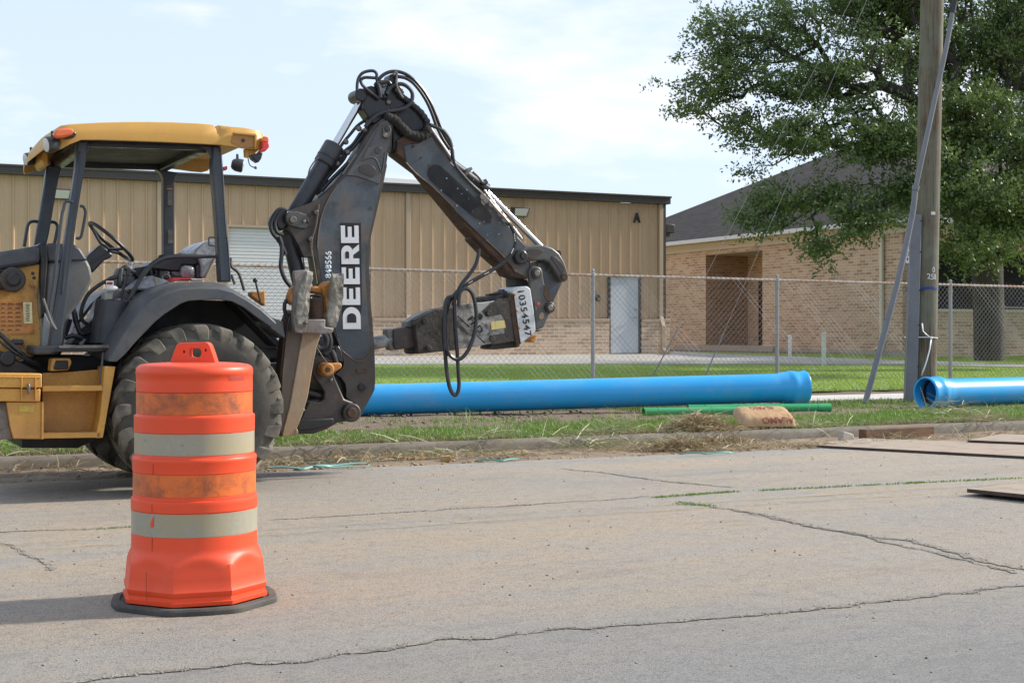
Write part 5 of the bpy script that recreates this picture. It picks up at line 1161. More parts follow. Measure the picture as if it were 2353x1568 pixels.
hose(c9, [(120, 495), (60, 500), (-20, 540), (-90, 620)], 10.9, .013); hose(c2, [(930, 8), (860, 35), (780, 80), (700, 150), (655, 250), (645, 320), (665, 365), (700, 385)], 10.6, .014)
pd = plate(c2, [(575, 290), (600, 220), (610, 260), (625, 350), (650, 430), (690, 450), (755, 435), (700, 470), (650, 480), (620, 450), (590, 370)], 10.65, 10.7, 'pedal', M_seat); 
hose(c2, [(515, 495), (580, 478), (640, 495), (690, 520)], 10.6, .016, 'pedal_arm', M_seat); hose(c2, [(515, 470), (540, 400), (555, 345)], 10.62, .02, 'pedal_arm', M_seat); mb = MB(); mb.cyl(pv(*c2(640, 552), 10.5), pv(*c2(680, 505), 10.5), .018, 10, .008); mb.build('floor_valve', M_gry, bk)
hose(c2, [(345, 180), (375, 270), (410, 370), (445, 425)], 10.15, .008, 'inner_rod', M_gry)
# rear levers
hose(c1, [(1835, 1268), (1835, 1310), (1850, 1345), (1885, 1372), (1905, 1400), (1925, 1460), (1945, 1530)], 10.7, .012, 'rear_lever', M_blk); hose(c1, [(1842, 1400), (1855, 1440), (1870, 1480)], 10.7, .010, 'rear_lever', M_blk)
mb = MB(); k2 = pv(*c2(2032, 36), 10.55); mb.ball(k2, .019, 8); mb.tube([k2, pv(*c2(2050, 110), 10.55), pv(*c2(2075, 210), 10.55)], .008, 8); mb.build('rear_lever', M_blk, bk)
plate(c2, [(2000, 128), (2045, 125), (2112, 118), (2112, 240), (2075, 215), (2000, 160)], 10.6, 10.7, 'rear_block', M_oil_y)
# ---------------- outrigger
ol = bpy.data.objects.new('outrigger', None); COL.objects.link(ol); ol.parent = bk; oo = Vector(pv(*c7(200, 1500), 10.3)); ol.location = oo-Vector(bk['org']); ol['org'] = tuple(oo)
mb = MB(); v0 = 10.22
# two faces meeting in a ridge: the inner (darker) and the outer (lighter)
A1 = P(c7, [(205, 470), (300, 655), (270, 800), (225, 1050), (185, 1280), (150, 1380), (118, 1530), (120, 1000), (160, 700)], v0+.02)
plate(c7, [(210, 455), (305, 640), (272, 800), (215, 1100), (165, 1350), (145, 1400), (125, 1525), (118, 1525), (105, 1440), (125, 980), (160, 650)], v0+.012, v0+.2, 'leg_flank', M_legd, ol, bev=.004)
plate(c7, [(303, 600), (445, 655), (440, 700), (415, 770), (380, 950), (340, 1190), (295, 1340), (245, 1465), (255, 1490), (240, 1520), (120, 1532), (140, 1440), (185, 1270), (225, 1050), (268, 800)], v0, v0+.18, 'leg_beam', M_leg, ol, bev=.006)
plate(c7, [(145, 560), (175, 480), (215, 490), (210, 560), (165, 700), (125, 1000), (112, 1150), (105, 1000), (130, 720)], v0+.03, v0+.15, 'leg_edge', M_rust, ol, bev=.004)
plate(c7, [(235, 1460), (255, 1465), (262, 1500), (240, 1525), (225, 1520)], v0-.005, v0+.2, 'leg_foot', M_leg, ol, bev=.006)
mb = MB()
pd_ = plate(c7, [(230, 122), (300, 118), (385, 134), (384, 160), (360, 230), (352, 330), (345, 450), (335, 560), (322, 640), (280, 650), (235, 640), (220, 560), (218, 450), (232, 300), (235, 230), (225, 160)], 10.08, 10.14, 'outrigger_pad', M_padm, ol, bev=.004)
def crust(outline, v, name, parent):
    pts = q(c7, outline); mb = MB(); poly = [Vector(pv(x, y, v)) for x, y in pts]
    org = sum(poly, Vector())/len(poly); rings = [poly, [p.lerp(org, .12)+Vector((0, -.022, 0)) for p in poly]]
    nn = len(poly); V = rings[0]+rings[1]+[org+Vector((0, -.03, 0))]+[p+Vector((0, .03, 0)) for p in poly]
    mb.add(V, [(i, (i+1) % nn, nn+(i+1) % nn, nn+i) for i in range(nn)]+[(nn+i, nn+(i+1) % nn, 2*nn) for i in range(nn)]+[(i, (i+1) % nn, 2*nn+1+(i+1) % nn, 2*nn+1+i) for i in range(nn)])
    o = mb.build(name, M_padr, parent, smooth=20, merge=True); s = o.modifiers.new('s', 'SUBSURF'); s.subdivision_type = 'SIMPLE'; s.levels = 3; s.render_levels = 3
    tx = bpy.data.textures.new('crust', 'CLOUDS'); tx.noise_scale = .035; d = o.modifiers.new('d', 'DISPLACE'); d.texture = tx; d.strength = .016; d.mid_level = .5
    return o
crust([(330, 132), (378, 136), (380, 170), (366, 240), (352, 340), (345, 450), (335, 560), (325, 600), (290, 612), (240, 600), (228, 520), (226, 440), (240, 330), (270, 240), (300, 180)], 10.078, 'pad_rubber', ol)
crust([(545, 148), (625, 150), (640, 262), (640, 330), (625, 420), (600, 520), (575, 600), (540, 620), (498, 600), (495, 520), (510, 400), (525, 280)], 10.12, 'pad_rubber', ol)
plate(c7, [(618, 143), (645, 146), (648, 200), (640, 262), (636, 255), (625, 160)], 10.10, 10.2, 'pad_lip', M_padm, ol, bev=.002)
plate(c7, [(235, 595), (300, 600), (335, 535), (490, 535), (488, 600), (560, 610), (555, 640), (530, 660), (380, 658), (250, 650), (232, 640)], 10.09, 10.4, 'pad_yoke', M_padm, ol, bev=.008)
mb = MB(); a = Vector(pv(*c7(402, 540), 10.16)); b = Vector(pv(*c7(418, 350), 10.16)); mb.tube([a, a.lerp(b, .9), b], [.046*1.05, .048, .030], 18, smooth=False); mb.build('pad_cylinder', M_rust, ol, bev=.006)
plate(c7, [(380, 330), (400, 322), (450, 322), (470, 345), (478, 400), (470, 520), (440, 540), (450, 400), (445, 350)], 10.14, 10.3, 'cylinder_guard', M_greasy, ol)
plate(c7, [(180, 340), (205, 270), (235, 250), (240, 300), (230, 420), (200, 410), (180, 380)], 10.2, 10.3, 'casting', M_oil_y, ol, bev=.015)
plate(c7, [(360, 300), (372, 258), (420, 252), (455, 275), (468, 320), (400, 316)], 10.22, 10.32, 'casting', M_oil_y, ol, bev=.015)
plate(c7, [(455, 265), (500, 222), (528, 205), (532, 260), (512, 440), (490, 520), (478, 440), (475, 330)], 10.2, 10.35, 'casting', M_oil_y, ol, bev=.015)
hose(c7, [(165, 370), (145, 400), (142, 450), (155, 500), (170, 530), (190, 560)], 10.25, .015, 'hose'); hose(c7, [(190, 510), (175, 560), (165, 620), (158, 690)], 10.2, .008)
# ---------------- swing frame at the rear
sf = plate(c7, [(400, 830), (500, 850), (560, 880), (600, 960), (560, 1005), (610, 1120), (650, 1210), (720, 1235), (770, 1280), (780, 1340), (745, 1385), (690, 1395), (590, 1412), (500, 1465), (400, 1502), (260, 1508), (230, 1470), (300, 1330), (350, 1230), (440, 1235), (475, 1210), (478, 1150), (440, 1090), (380, 1010), (360, 940)], 10.62, 11.3, 'swing_frame', M_greasy, bev=.012)
plate(c7, [(430, 690), (540, 650), (610, 760), (645, 900), (660, 1000), (675, 1200), (640, 1260), (560, 1100), (440, 900)], 10.9, 11.2, 'swing_tower', M_head)
plate(c7, [(245, 1390), (560, 1370), (560, 1420), (400, 1470), (250, 1480)], 10.55, 11.4, 'lower_frame', M_dark, bev=.01)
mb = MB(); 
for (a, b, r_) in (((300, 1240), (470, 1240), .04), ((320, 1290), (470, 1285), .045), ((330, 1150), (470, 1190), .035)): mb.cyl(pv(*c7(*a), 10.7), pv(*c7(*b), 10.7), r_, 14)
mb.build('swing_cylinder', M_head, bk, bev=.004)
plate(c7, [(250, 1270), (310, 1290), (325, 1310), (300, 1330), (255, 1320)], 10.5, 10.8, 'frame_lug', M_greasy)
pin(c7, (715, 1325), 10.58, 11.4, .075, 'main_pivot', M_greasy, bev=.012); pin(c7, (715, 1325), 10.56, 10.6, .040, 'pivot_pin', M_rust, bev=.008); pin(c7, (540, 1047), 10.61, 10.63, .012, 'bolt', M_steel)
pin(c7, (512, 960), 10.50, 10.63, .052, 'lock_hub', M_oil_y, bev=.012); lk = plate(c7, [(470, 930), (500, 905), (560, 905), (610, 900), (630, 915), (630, 940), (600, 965), (550, 985), (520, 1005), (480, 1000), (465, 970)], 10.52, 10.56, 'lock_handle', M_oil_y, bev=.014); pin(c7, (512, 960), 10.49, 10.52, .02, 'bolt', M_rust, lk)
hose(c7, [(415, 772), (450, 830), (485, 880), (505, 905)], 10.5, .004, 'lock_cable', M_steel)
hose(c7, [(470, 650), (500, 700), (490, 760), (440, 780), (420, 760)], 10.6, .02); hose(c7, [(515, 655), (530, 720), (520, 790), (480, 830)], 10.62, .022); hose(c7, [(540, 800), (560, 840), (575, 890), (590, 930)], 10.62, .022)
plate(c7, [(565, 770), (600, 755), (625, 800), (640, 900), (600, 890), (575, 840)], 10.66, 10.8, 'valve_block', M_head)
# ---------------- boom
bo = bpy.data.objects.new('boom', None); COL.objects.link(bo); bo.parent = bk; oo = Vector(pv(*c7(715, 1325), 11.0)); bo.location = oo-Vector(bk['org']); bo['org'] = tuple(oo)
out_ = q(c3, [(950, 520), (1000, 480), (1050, 462), (1082, 490), (1088, 540), (1078, 690), (1050, 750), (1040, 830), (1043, 852), (1008, 1020), (962, 1210), (912, 1430), (892, 1560)])+q(c4, [(832, 0), (821, 120), (818, 250), (828, 450), (845, 650), (858, 830), (863, 1040), (858, 1110), (822, 1180), (775, 1260), (752, 1300)])+q(c7, [(740, 1240), (690, 1215), (665, 1190), (668, 1130), (655, 1075), (620, 1025), (580, 1000), (640, 940), (645, 890), (622, 810), (595, 740), (560, 640)])+q(c4, [(520, 560), (480, 420), (450, 300), (425, 150)])+q(c3, [(380, 1568), (340, 1480), (280, 1370), (240, 1300), (235, 1235), (285, 1203), (380, 1165), (480, 1128), (560, 1062), (640, 990), (725, 890), (800, 765), (875, 640)])
mb = MB(); mb.plate(out_, 10.83, 11.02); mb.build('boom_body', worn('dusty_brown_steel', (.060, .046, .035), [((.030, .024, .019), 5, .45, .65), ((.13, .085, .05), 5, .56, .74)], rough=.5, bs=.3, bscale=18), bo, bev=.014, smooth=30)
face = q(c3, [(720, 930), (790, 938), (880, 962), (985, 1000), (962, 1120), (925, 1290), (895, 1430), (880, 1530)])+q(c4, [(800, 60), (788, 180), (792, 320), (802, 480), (815, 640), (825, 780), (800, 850), (760, 885), (720, 890), (680, 868), (640, 832), (615, 800), (585, 720), (550, 560), (505, 430), (470, 290), (452, 150)])+q(c3, [(488, 1500), (497, 1380), (525, 1240), (580, 1110), (650, 1000)])
mb = MB(); mb.plate(face, 10.826, 10.84); mb.build('boom_face', M_boom, bo, bev=.003)
cast = q(c3, [(718, 928), (800, 800), (870, 690), (930, 590), (985, 510), (1050, 480), (1078, 540), (1068, 690), (1030, 740), (1000, 895), (985, 1000), (880, 960), (800, 934)])
mb = MB(); mb.plate(cast, 10.818, 10.84); cst = mb.build('boom_tip', M_lnk, bo, bev=.006)
rplate(smoothloop(q(c3, [(820, 890), (830, 850), (880, 835), (930, 850), (955, 890), (945, 925), (920, 938), (860, 915)])), 10.812, 10.819, 'pocket', M_greasy, cst, bev=.002)  # flat darker plates: the recesses' shade is in their colour
rplate(smoothloop(q(c3, [(950, 715), (975, 695), (998, 715), (995, 745), (970, 755), (950, 740)])), 10.812, 10.819, 'pocket', M_greasy, cst, bev=.002)
def line(fn, pts, v, r, name, mat, parent): 
    mb = MB(); mb.tube([pv(x, y, v) for x, y in q(fn, pts)], r, 6); return mb.build(name, mat, parent)
M_weld = worn('weld_line', (.12, .09, .065), bs=0, rough=.6)
line(c3, [(845, 805), (900, 785), (945, 790), (970, 830), (985, 870), (1005, 895), (1030, 740)], 10.815, .006, 'weld_bead', M_lnk, cst)
line(c3, [(985, 515), (930, 640), (845, 805)], 10.815, .004, 'weld_bead', M_lnk, cst)
line(c3, [(650, 1000), (580, 1110), (525, 1240), (497, 1380), (488, 1500)], 10.822, .005, 'weld_bead', M_weld, bo)
line(c7, [(590, 700), (625, 790), (680, 840), (740, 885), (800, 888), (850, 850), (885, 800)], 10.826, .004, 'weld_bead', M_weld, bo)
plate(c3, [(1010, 545), (1030, 528), (1070, 530), (1080, 560), (1070, 620), (1040, 635), (1010, 620)], 10.80, 10.83, 'pin_cap', M_lnk, bo); pin(c3, (1050, 552), 10.79, 10.80, .025, 'bolt', M_head, bo); pin(c3, (1030, 605), 10.79, 10.80, .018, 'bolt', M_steel, bo)
lg = plate(c3, [(238, 1240), (262, 1215), (330, 1212), (400, 1235), (432, 1270), (432, 1320), (400, 1352), (340, 1345), (270, 1325), (240, 1290)], 10.805, 10.83, 'pivot_plate', M_lnk, bo); pin(c3, (298, 1278), 10.785, 10.806, .028, 'bolt', M_steel, lg); pin(c3, (385, 1292), 10.79, 10.806, .013, 'bolt', M_steel, lg); pin(c3, (412, 1297), 10.80, 10.806, .014, 'hole', M_dark, lg)
pin(c7, (800, 1107), 10.818, 10.84, .032, 'hole', M_dark, bo)
plate(c7, [(752, 955), (838, 950), (840, 985), (755, 990)], 10.822, 10.83, 'plate_tag', M_rust, bo, bev=.001)
line(c3, [(500, 1155), (490, 1230), (475, 1330), (445, 1440), (440, 1568)], 10.80, .007, 'pipe_line', M_weld, bo); line(c4, [(405, 0), (395, 60), (415, 180), (440, 340)], 10.80, .007, 'pipe_line', M_weld, bo)
for p in ((480, 1218), (435, 1432)): pin(c3, p, 10.79, 10.83, .018, 'clip', M_lnk, bo)
# lettering on the boom: read upwards
M_wl = worn('white_decal', (.66, .66, .66), [((.05, .05, .05), 24, .66, .68)], rough=.45, bs=0, fine=.03); M_wb = worn('black_decal', (.012, .012, .013), rough=.75, bs=0)
def L2(s, t, y0, y1, xb0=829, xb1=823.5):
    y = y0+(y1-y0)*s; xb = xb1+(xb0-xb1)*(y-518)/(755.5-518); return (xb-41*t, y)
box_ = [(833.5, 759), (829, 512), (781.5, 512), (781.5, 600), (786, 690), (784, 712), (787, 759)]
mb = MB(); mb.plate([(831.5, 700), (829, 512), (781.5, 512), (782, 606), (785.5, 700)], 10.8225, 10.826); mb.plate([(826, 757), (831, 700), (785, 700), (786, 725), (791, 750)], 10.8228, 10.826); mb.build('decal_ground', M_wb, bo)
mb = MB()
def E_(y0, y1):
    w = .30; pts = [(0, 0), (1, 0), (1, .24), (w+.03, .24), (w+.03, .39), (.93, .39), (.93, .61), (w+.03, .61), (w+.03, .76), (1, .76), (1, 1), (0, 1)]
    mb.plate([L2(s, t, y0, y1) for s, t in pts], 10.8195, 10.8225)
E_(700, 660); E_(652.5, 614); E_(558, 518)
D = [(0, 0), (.55, 0)]+[(.55+.45*math.sin(a), .5-.5*math.cos(a)) for a in [math.pi*i/12 for i in range(1, 12)]]+[(.55, 1), (0, 1)]
mb.plate([L2(s, t, 755.5, 705) for s, t in D], 10.8195, 10.8225)
Rr = [(0, 0), (.3, 0), (.3, .34), (.48, .34), (.72, 0), (1.05, 0), (.76, .38)]+[(.62+.36*math.sin(a), .68-.32*math.cos(a)) for a in [.5+2.64*i/10 for i in range(11)]]+[(0, 1)]
mb.plate([L2(s, t, 606.5, 563) for s, t in Rr], 10.8195, 10.8225)
dec = mb.build('boom_lettering', M_wl, bo, smooth=10)
mb = MB(); Di = [(.29, .24), (.52, .24)]+[(.52+.20*math.sin(a), .5-.26*math.cos(a)) for a in [math.pi*i/10 for i in range(1, 10)]]+[(.52, .76), (.29, .76)]
mb.plate([L2(s, t, 755.5, 705) for s, t in Di], 10.8178, 10.8193)
Ri = [(.3, .56), (.58, .56)]+[(.58+.10*math.sin(a), .67-.11*math.cos(a)) for a in [math.pi*i/8 for i in range(1, 8)]]+[(.58, .78), (.3, .78)]
mb.plate([L2(s, t, 606.5, 563) for s, t in Ri], 10.8178, 10.8193); mb.build('letter_counter', M_wb, dec)
def ptext(body, p0, p1, hpx, v, name, mat, parent, off=.02, spacing=1.0, flipside=1):
    """text on the plane v: p0 -> p1 is the baseline in picture units, hpx the letter height"""
    a = Vector(pv(*p0, v)); b = Vector(pv(*p1, v)); d = (b-a); dx, dy = p1[0]-p0[0], p1[1]-p0[1]; l = math.hypot(dx, dy)
    up = (p0[0]+dy/l*hpx, p0[1]-dx/l*hpx); c_ = Vector(pv(*up, v)); mb = MB()
    put_text(mb, body, a, d, c_-a, d.length, (c_-a).length, off, spacing); o = mb.build(name, mat, parent, smooth=10); s = o.modifiers.new('s', 'SOLIDIFY'); s.thickness = .002; s.offset = 0; return o
ptext('848566', (761, 639), (761, 577), 15, 10.822, 'stencil_number', worn('sprayed_white', (.50, .56, .60), [((.12, .15, .18), 40, .62, .72)], bs=0), bo, off=.02)
# ---------------- hydraulic cylinders of the boom
cyb = bpy.data.objects.new('dipper_cylinder', None); COL.objects.link(cyb); cyb.parent = bk; oo = Vector(pv(*c3(300, 1278), 11.0)); cyb.location = oo-Vector(bk['org']); cyb['org'] = tuple(oo)
def cy(fn, a, b, r, name, mat, par, v=11.0, bev=.004): mb = MB(); mb.cyl(pv(*fn(*a), v), pv(*fn(*b), v), r, 28); return mb.build(name, mat, par, bev=bev)
cy(c3, (300, 1250), (565, 790), .066, 'barrel', M_blk, cyb, 10.95); cy(c3, (535, 842), (628, 683), .084, 'gland', M_blk, cyb, 10.95, .012); cy(c3, (563, 795), (572, 780), .087, 'gland_ring', M_head, cyb, 10.95); cy(c3, (618, 700), (848, 310), .030, 'rod', M_chr, cyb, 10.95)
pin(c3, (840, 285), 10.86, 11.05, .052, 'rod_eye', M_head, cyb, bev=.01); plate(c3, [(150, 1300), (160, 1250), (200, 1190), (250, 1195), (280, 1230), (260, 1330), (210, 1370), (165, 1350)], 10.86, 11.08, 'barrel_eye', M_head, cyb, bev=.02)
hose(c3, [(415, 930), (430, 870), (470, 810), (500, 790)], 10.9, .006, 'pipe_line', M_gry, cyb)
cy2 = bpy.data.objects.new('boom_cylinder', None); COL.objects.link(cy2); cy2.parent = bk; cy2.location = oo-Vector(bk['org']); cy2['org'] = tuple(oo)
cy(c3, (258, 1395), (420, 2100), .060, 'barrel', M_blk, cy2, 10.97); cy(c3, (250, 1360), (262, 1410), .045, 'barrel_cap', M_head, cy2, 10.97); line(c4, [(320, 0), (335, 120), (352, 240)], 10.9, .006, 'pipe_line', M_gry, cy2)
for pts in ([(250, 1210), (215, 1195), (180, 1200), (140, 1250), (118, 1310), (125, 1370), (160, 1420), (190, 1450), (205, 1500), (230, 1560)], [(235, 1200), (200, 1215), (160, 1270), (150, 1320), (170, 1380), (215, 1400)]): hose(c3, pts, 10.8, .016)
hose(c4, [(165, 0), (185, 60), (185, 140), (180, 220), (205, 300), (240, 350), (265, 375)], 10.75, .017); hose(c4, [(140, 0), (175, 50), (200, 90), (215, 130)], 10.76, .014)
for a in (0.0, 1.0): pass
# hose bundle between the boom and its cylinder
for pts, r_ in (([(1000, 460), (960, 480), (900, 560), (850, 650), (790, 760), (700, 860), (600, 960), (520, 1050)], .016), ([(1030, 445), (960, 455), (890, 530), (840, 620), (760, 720), (680, 800), (600, 900), (500, 1040)], .014), ([(870, 490), (810, 530), (750, 600), (700, 660), (650, 740), (660, 800)], .013), ([(860, 560), (800, 640), (740, 720), (700, 800), (640, 870), (560, 960), (500, 1070)], .012), ([(700, 760), (650, 830), (590, 900), (540, 1000), (480, 1080)], .013), ([(830, 590), (770, 680), (700, 740), (690, 800)], .013)):
    hose(c3, pts, 10.95, r_)
for p in ((820, 555), (875, 570), (830, 700), (745, 820), (650, 835), (715, 660), (730, 745)): mb = MB(); mb.ball(pv(*c3(*p), 10.93), .024, 6); mb.build('hose_fitting', M_steel, bk)
line(c3, [(740, 840), (700, 900), (640, 980), (560, 1050), (500, 1100)], 10.85, .010, 'pipe_line', M_blk, bo); line(c3, [(800, 760), (750, 830), (690, 920)], 10.84, .010, 'pipe_line', M_gry, bo)
# ---------------- dipper head and dipper stick
dp = bpy.data.objects.new('dipper', None); COL.objects.link(dp); dp.parent = bk; oo = Vector(pv(*c3(1050, 552), 11.0)); dp.location = oo-Vector(bk['org']); dp['org'] = tuple(oo)
plate(c3, [(806, 262), (830, 240), (865, 238), (880, 222), (920, 212), (965, 222), (990, 262), (1000, 310), (1040, 330), (1060, 350), (1100, 420), (1060, 470), (1000, 486), (940, 525), (900, 470), (850, 395), (862, 330), (825, 330), (808, 310)], 10.87, 11.03, 'dipper_head', M_head, dp, bev=.016)
plate(c3, [(1030, 330), (1035, 240), (1065, 130), (1090, 110), (1125, 125), (1135, 190), (1180, 240), (1160, 300), (1260, 360), (1335, 425), (1378, 490), (1386, 570), (1350, 640), (1290, 664), (1210, 640), (1190, 700), (1090, 735), (1085, 560), (1075, 480), (1040, 400)], 10.88, 11.02, 'dipper_web', M_head, dp, bev=.016)
plate(c3, [(1110, 455), (1180, 400), (1250, 430), (1300, 490), (1310, 560), (1200, 575), (1130, 500)], 10.874, 10.882, 'web_panel', worn('dull_web', (.026, .028, .031), bs=.1), dp, bev=.002)
plate(c3, [(1120, 210), (1185, 262), (1165, 300), (1105, 250)], 10.83, 10.9, 'head_block', M_blk, dp, bev=.008)
mb = MB()
for k in range(26):   # wavy protective sleeve
    t_ = k/25; i = t_*6; pts = [(1050, 462), (1110, 490), (1160, 545), (1210, 595), (1275, 620), (1340, 610), (1372, 560)]; a = int(min(5, i)); f = i-a
    x = pts[a][0]*(1-f)+pts[a+1][0]*f; y = pts[a][1]*(1-f)+pts[a+1][1]*f; p = pv(*c3(x, y), 10.83); rr_ = .036+.006*math.sin(k*2.7)
    mb.ball(p, rr_, 6)
mb.build('hose_sleeve', worn('ragged_sleeve', (.018, .015, .013), [((.09, .07, .05), 25, .6, .7)], rough=.9, bs=1, bscale=60, bd=.01), dp)
mb = MB()
for k in range(18):
    t_ = k/17; i = t_*4; pts = [(1150, 290), (1230, 350), (1310, 420), (1360, 490), (1370, 580)]; a = int(min(3, i)); f = i-a
    x = pts[a][0]*(1-f)+pts[a+1][0]*f; y = pts[a][1]*(1-f)+pts[a+1][1]*f; mb.ball(pv(*c3(x, y), 10.86), .026+.005*math.sin(k*3.1), 6)
mb.build('hose_sleeve', M_seat, dp)
stk = [(912, 335), (912, 322), (931, 310), (960, 300), (989, 306), (1040, 372), (1122, 452), (1189, 542), (1214, 566), (1216, 590), (1222, 620), (1212, 641), (1190, 639), (1168, 632), (1153, 607), (1116, 572), (1065, 515), (967, 395), (910, 352)]
mb = MB(); mb.plate(stk, 10.85, 11.05); mb.build('stick_body', M_rust, dp, bev=.010)
web = q(c3, [(1180, 700), (1195, 690), (1215, 680), (1290, 672), (1360, 630), (1400, 620), (1440, 690), (1560, 832)])+q(c5, [(700, 250), (870, 480), (935, 548), (935, 600), (950, 650), (938, 740), (868, 700), (780, 590), (640, 462), (500, 330)])+q(c3, [(1568, 1178), (1400, 1010), (1280, 920), (1200, 825), (1188, 760)])
mb = MB(); mb.plate(web, 10.843, 10.86); mb.build('stick_web', M_stick, dp, bev=.003)
plate(c5, [(325, 105), (332, 60), (360, 42), (400, 48), (450, 90), (690, 315), (722, 360), (715, 400), (690, 405), (620, 370), (430, 220), (340, 135)], 10.840, 10.8435, 'black_decal', M_wb, dp, bev=0)
mb = MB()
for k in range(22): # toothed edge under the stick
    t_ = k/21; x = 545+t_*(822-545); y = 425+t_*(715-425); a = Vector(pv(*c5(x, y), 10.93)); mb.box((a.x-.012, 10.90, a.z-.014), (a.x+.012, 11.04, a.z+.012))
mb.build('stick_teeth', M_rust, dp, bev=.003)
plate(c5, [(600, 470), (680, 540), (815, 675), (825, 712), (805, 705), (665, 580), (590, 500)], 10.90, 11.03, 'stick_rail', M_rust, dp)
pin(c3, (1250, 697), 10.84, 10.846, .011, 'hole', M_dark, dp, bev=0); pin(c3, (1318, 785), 10.835, 10.845, .007, 'bolt', M_rust, dp, bev=0); pin(c3, (1380, 845), 10.835, 10.845, .007, 'bolt', M_rust, dp, bev=0)
mb = MB(); rng = random.Random(5)
for (x, y) in [(408, 195), (437, 122), (510, 293), (600, 322), (535, 225), (576, 262), (512, 182), (640, 130), (712, 465), (632, 430), (665, 385), (560, 195), (648, 395), (705, 320), (760, 480), (768, 470), (700, 470), (770, 392)]:
    for _ in range(1):
        a = x+rng.uniform(-6, 6); b = y+rng.uniform(-8, 8); s = rng.uniform(2, 7); mb.plate(q(c5, [(a, b), (a+s, b-s*.6), (a+s*.6, b+s), (a-s*.3, b+s*.8)]), 10.8385, 10.8398)
mb.build('paint_chips', worn('chip_white', (.5, .5, .48), bs=0), dp)
line(c3, [(1195, 825), (1280, 915), (1400, 1010), (1568, 1175)], 10.843, .005, 'weld_bead', M_weld, dp)
line(c5, [(500, 335), (640, 465), (780, 595), (868, 705)], 10.843, .005, 'weld_bead', M_rust, dp)
# bucket cylinder along the stick
bc = bpy.data.objects.new('bucket_cylinder', None); COL.objects.link(bc); bc.parent = bk; oo = Vector(pv(*c3(1400, 600), 11.0)); bc.location = oo-Vector(bk['org']); bc['org'] = tuple(oo)
cy(c3, (1360, 560), (1568, 860), .052, 'barrel', M_blk, bc, 10.98); cy(c5, (440, 20), (672, 190), .050, 'barrel', M_blk, bc, 10.98); cy(c5, (640, 168), (688, 200), .056, 'gland', M_head, bc, 10.98); cy(c5, (684, 206), (1020, 545), .027, 'rod', M_chr, bc, 10.98); cy(c5, (672, 198), (905, 500), .012, 'side_rod', M_chr, bc, 10.88)
line(c5, [(605, 88), (640, 120), (662, 150), (680, 155)], 10.85, .012, 'pipe_line', M_gry, bc); plate(c5, [(660, 148), (690, 128), (702, 150), (690, 170), (668, 165)], 10.85, 10.9, 'port_block', M_head, bc); plate(c5, [(555, 105), (600, 55), (608, 68), (568, 112)], 10.85, 10.95, 'clamp', M_steel, bc)
# linkage
lk1 = plate(c8, [(1480, 200), (1530, 150), (1600, 118), (1700, 100), (1800, 104), (1900, 135), (1980, 200), (2040, 300), (2075, 400), (2095, 460), (2080, 520), (2040, 548), (2000, 530), (1960, 460), (1900, 370), (1860, 310), (1800, 285), (1700, 290), (1600, 300), (1530, 310), (1480, 270)], 10.83, 11.0, 'curved_link', M_lnk, bev=.014)
rplate(smoothloop(q(c8, [(1600, 170), (1640, 150), (1750, 155), (1785, 180), (1750, 215), (1680, 265), (1620, 265), (1595, 225)])), 10.824, 10.831, 'pocket', M_greasy, lk1, bev=.002)  # link pockets are flat too, the hollow's shade painted dark brown
rplate(smoothloop(q(c8, [(1890, 235), (1930, 245), (2000, 310), (2035, 370), (2030, 420), (1990, 425), (1930, 330), (1890, 275)])), 10.824, 10.831, 'pocket', M_greasy, lk1, bev=.002)
pin(c8, (1530, 245), 10.79, 11.08, .062, 'link_pin', M_head, bev=.012); pin(c8, (1560, 232), 10.775, 10.79, .03, 'pin_bolt', M_greasy); pin(c8, (2045, 480), 10.80, 11.05, .03, 'link_pin', M_rust, bev=.006)
pin(c8, (1968, 205), 10.95, 11.05, .03, 'link_pin', M_rust)
plate(c8, [(1790, 290), (1860, 320), (1940, 440), (2020, 550), (1905, 790), (1860, 760), (1790, 560), (1700, 300)], 10.92, 11.1, 'inner_link', M_stick, bev=.01)
hose(c8, [(1850, 345), (1858, 390), (1840, 412), (1830, 400)], 10.9, .006, 'hook', M_weld)
lk2 = plate(c8, [(1615, 420), (1650, 365), (1700, 352), (1755, 370), (1780, 420), (1785, 480), (1800, 560), (1850, 680), (1890, 790), (1915, 830), (1905, 900), (1860, 935), (1830, 1000), (1805, 1060), (1790, 1090), (1700, 1120), (1695, 1010), (1660, 780), (1630, 620)], 10.79, 10.83, 'hammer_bracket', M_lnk, bev=.010)
plate(c8, [(1800, 580), (1850, 640), (1890, 780), (1830, 770), (1795, 700)], 10.785, 10.79, 'rust_patch', M_rust, lk2, bev=0)
for p, r_ in (((1713, 438), .060), ((1872, 850), .060)):
    o = pin(c8, p, 10.765, 10.79, r_*.78, 'pin_boss', M_greasy, lk2, bev=.008); pin(c8, (p[0]+5, p[1]), 10.74, 10.765, .026, 'pin_bolt', M_steel, lk2, bev=.005)
rplate(smoothloop(q(c8, [(1740, 935), (1770, 905), (1795, 925), (1795, 960), (1765, 990), (1735, 975)])), 10.784, 10.79, 'lightening_hole', worn('hole_view', (.30, .22, .14), bs=0), lk2, bev=0)
pin(c8, (1728, 806), 10.782, 10.79, .014, 'red_cap', M_red, lk2, bev=.002)
plate(c8, [(1690, 770), (1705, 770), (1708, 890), (1694, 888)], 10.784, 10.79, 'serial_tag', M_gry, lk2, bev=0)
plate(c8, [(1452, 490), (1600, 520), (1620, 600), (1460, 600)], 10.9, 11.1, 'coupler_block', M_dark)
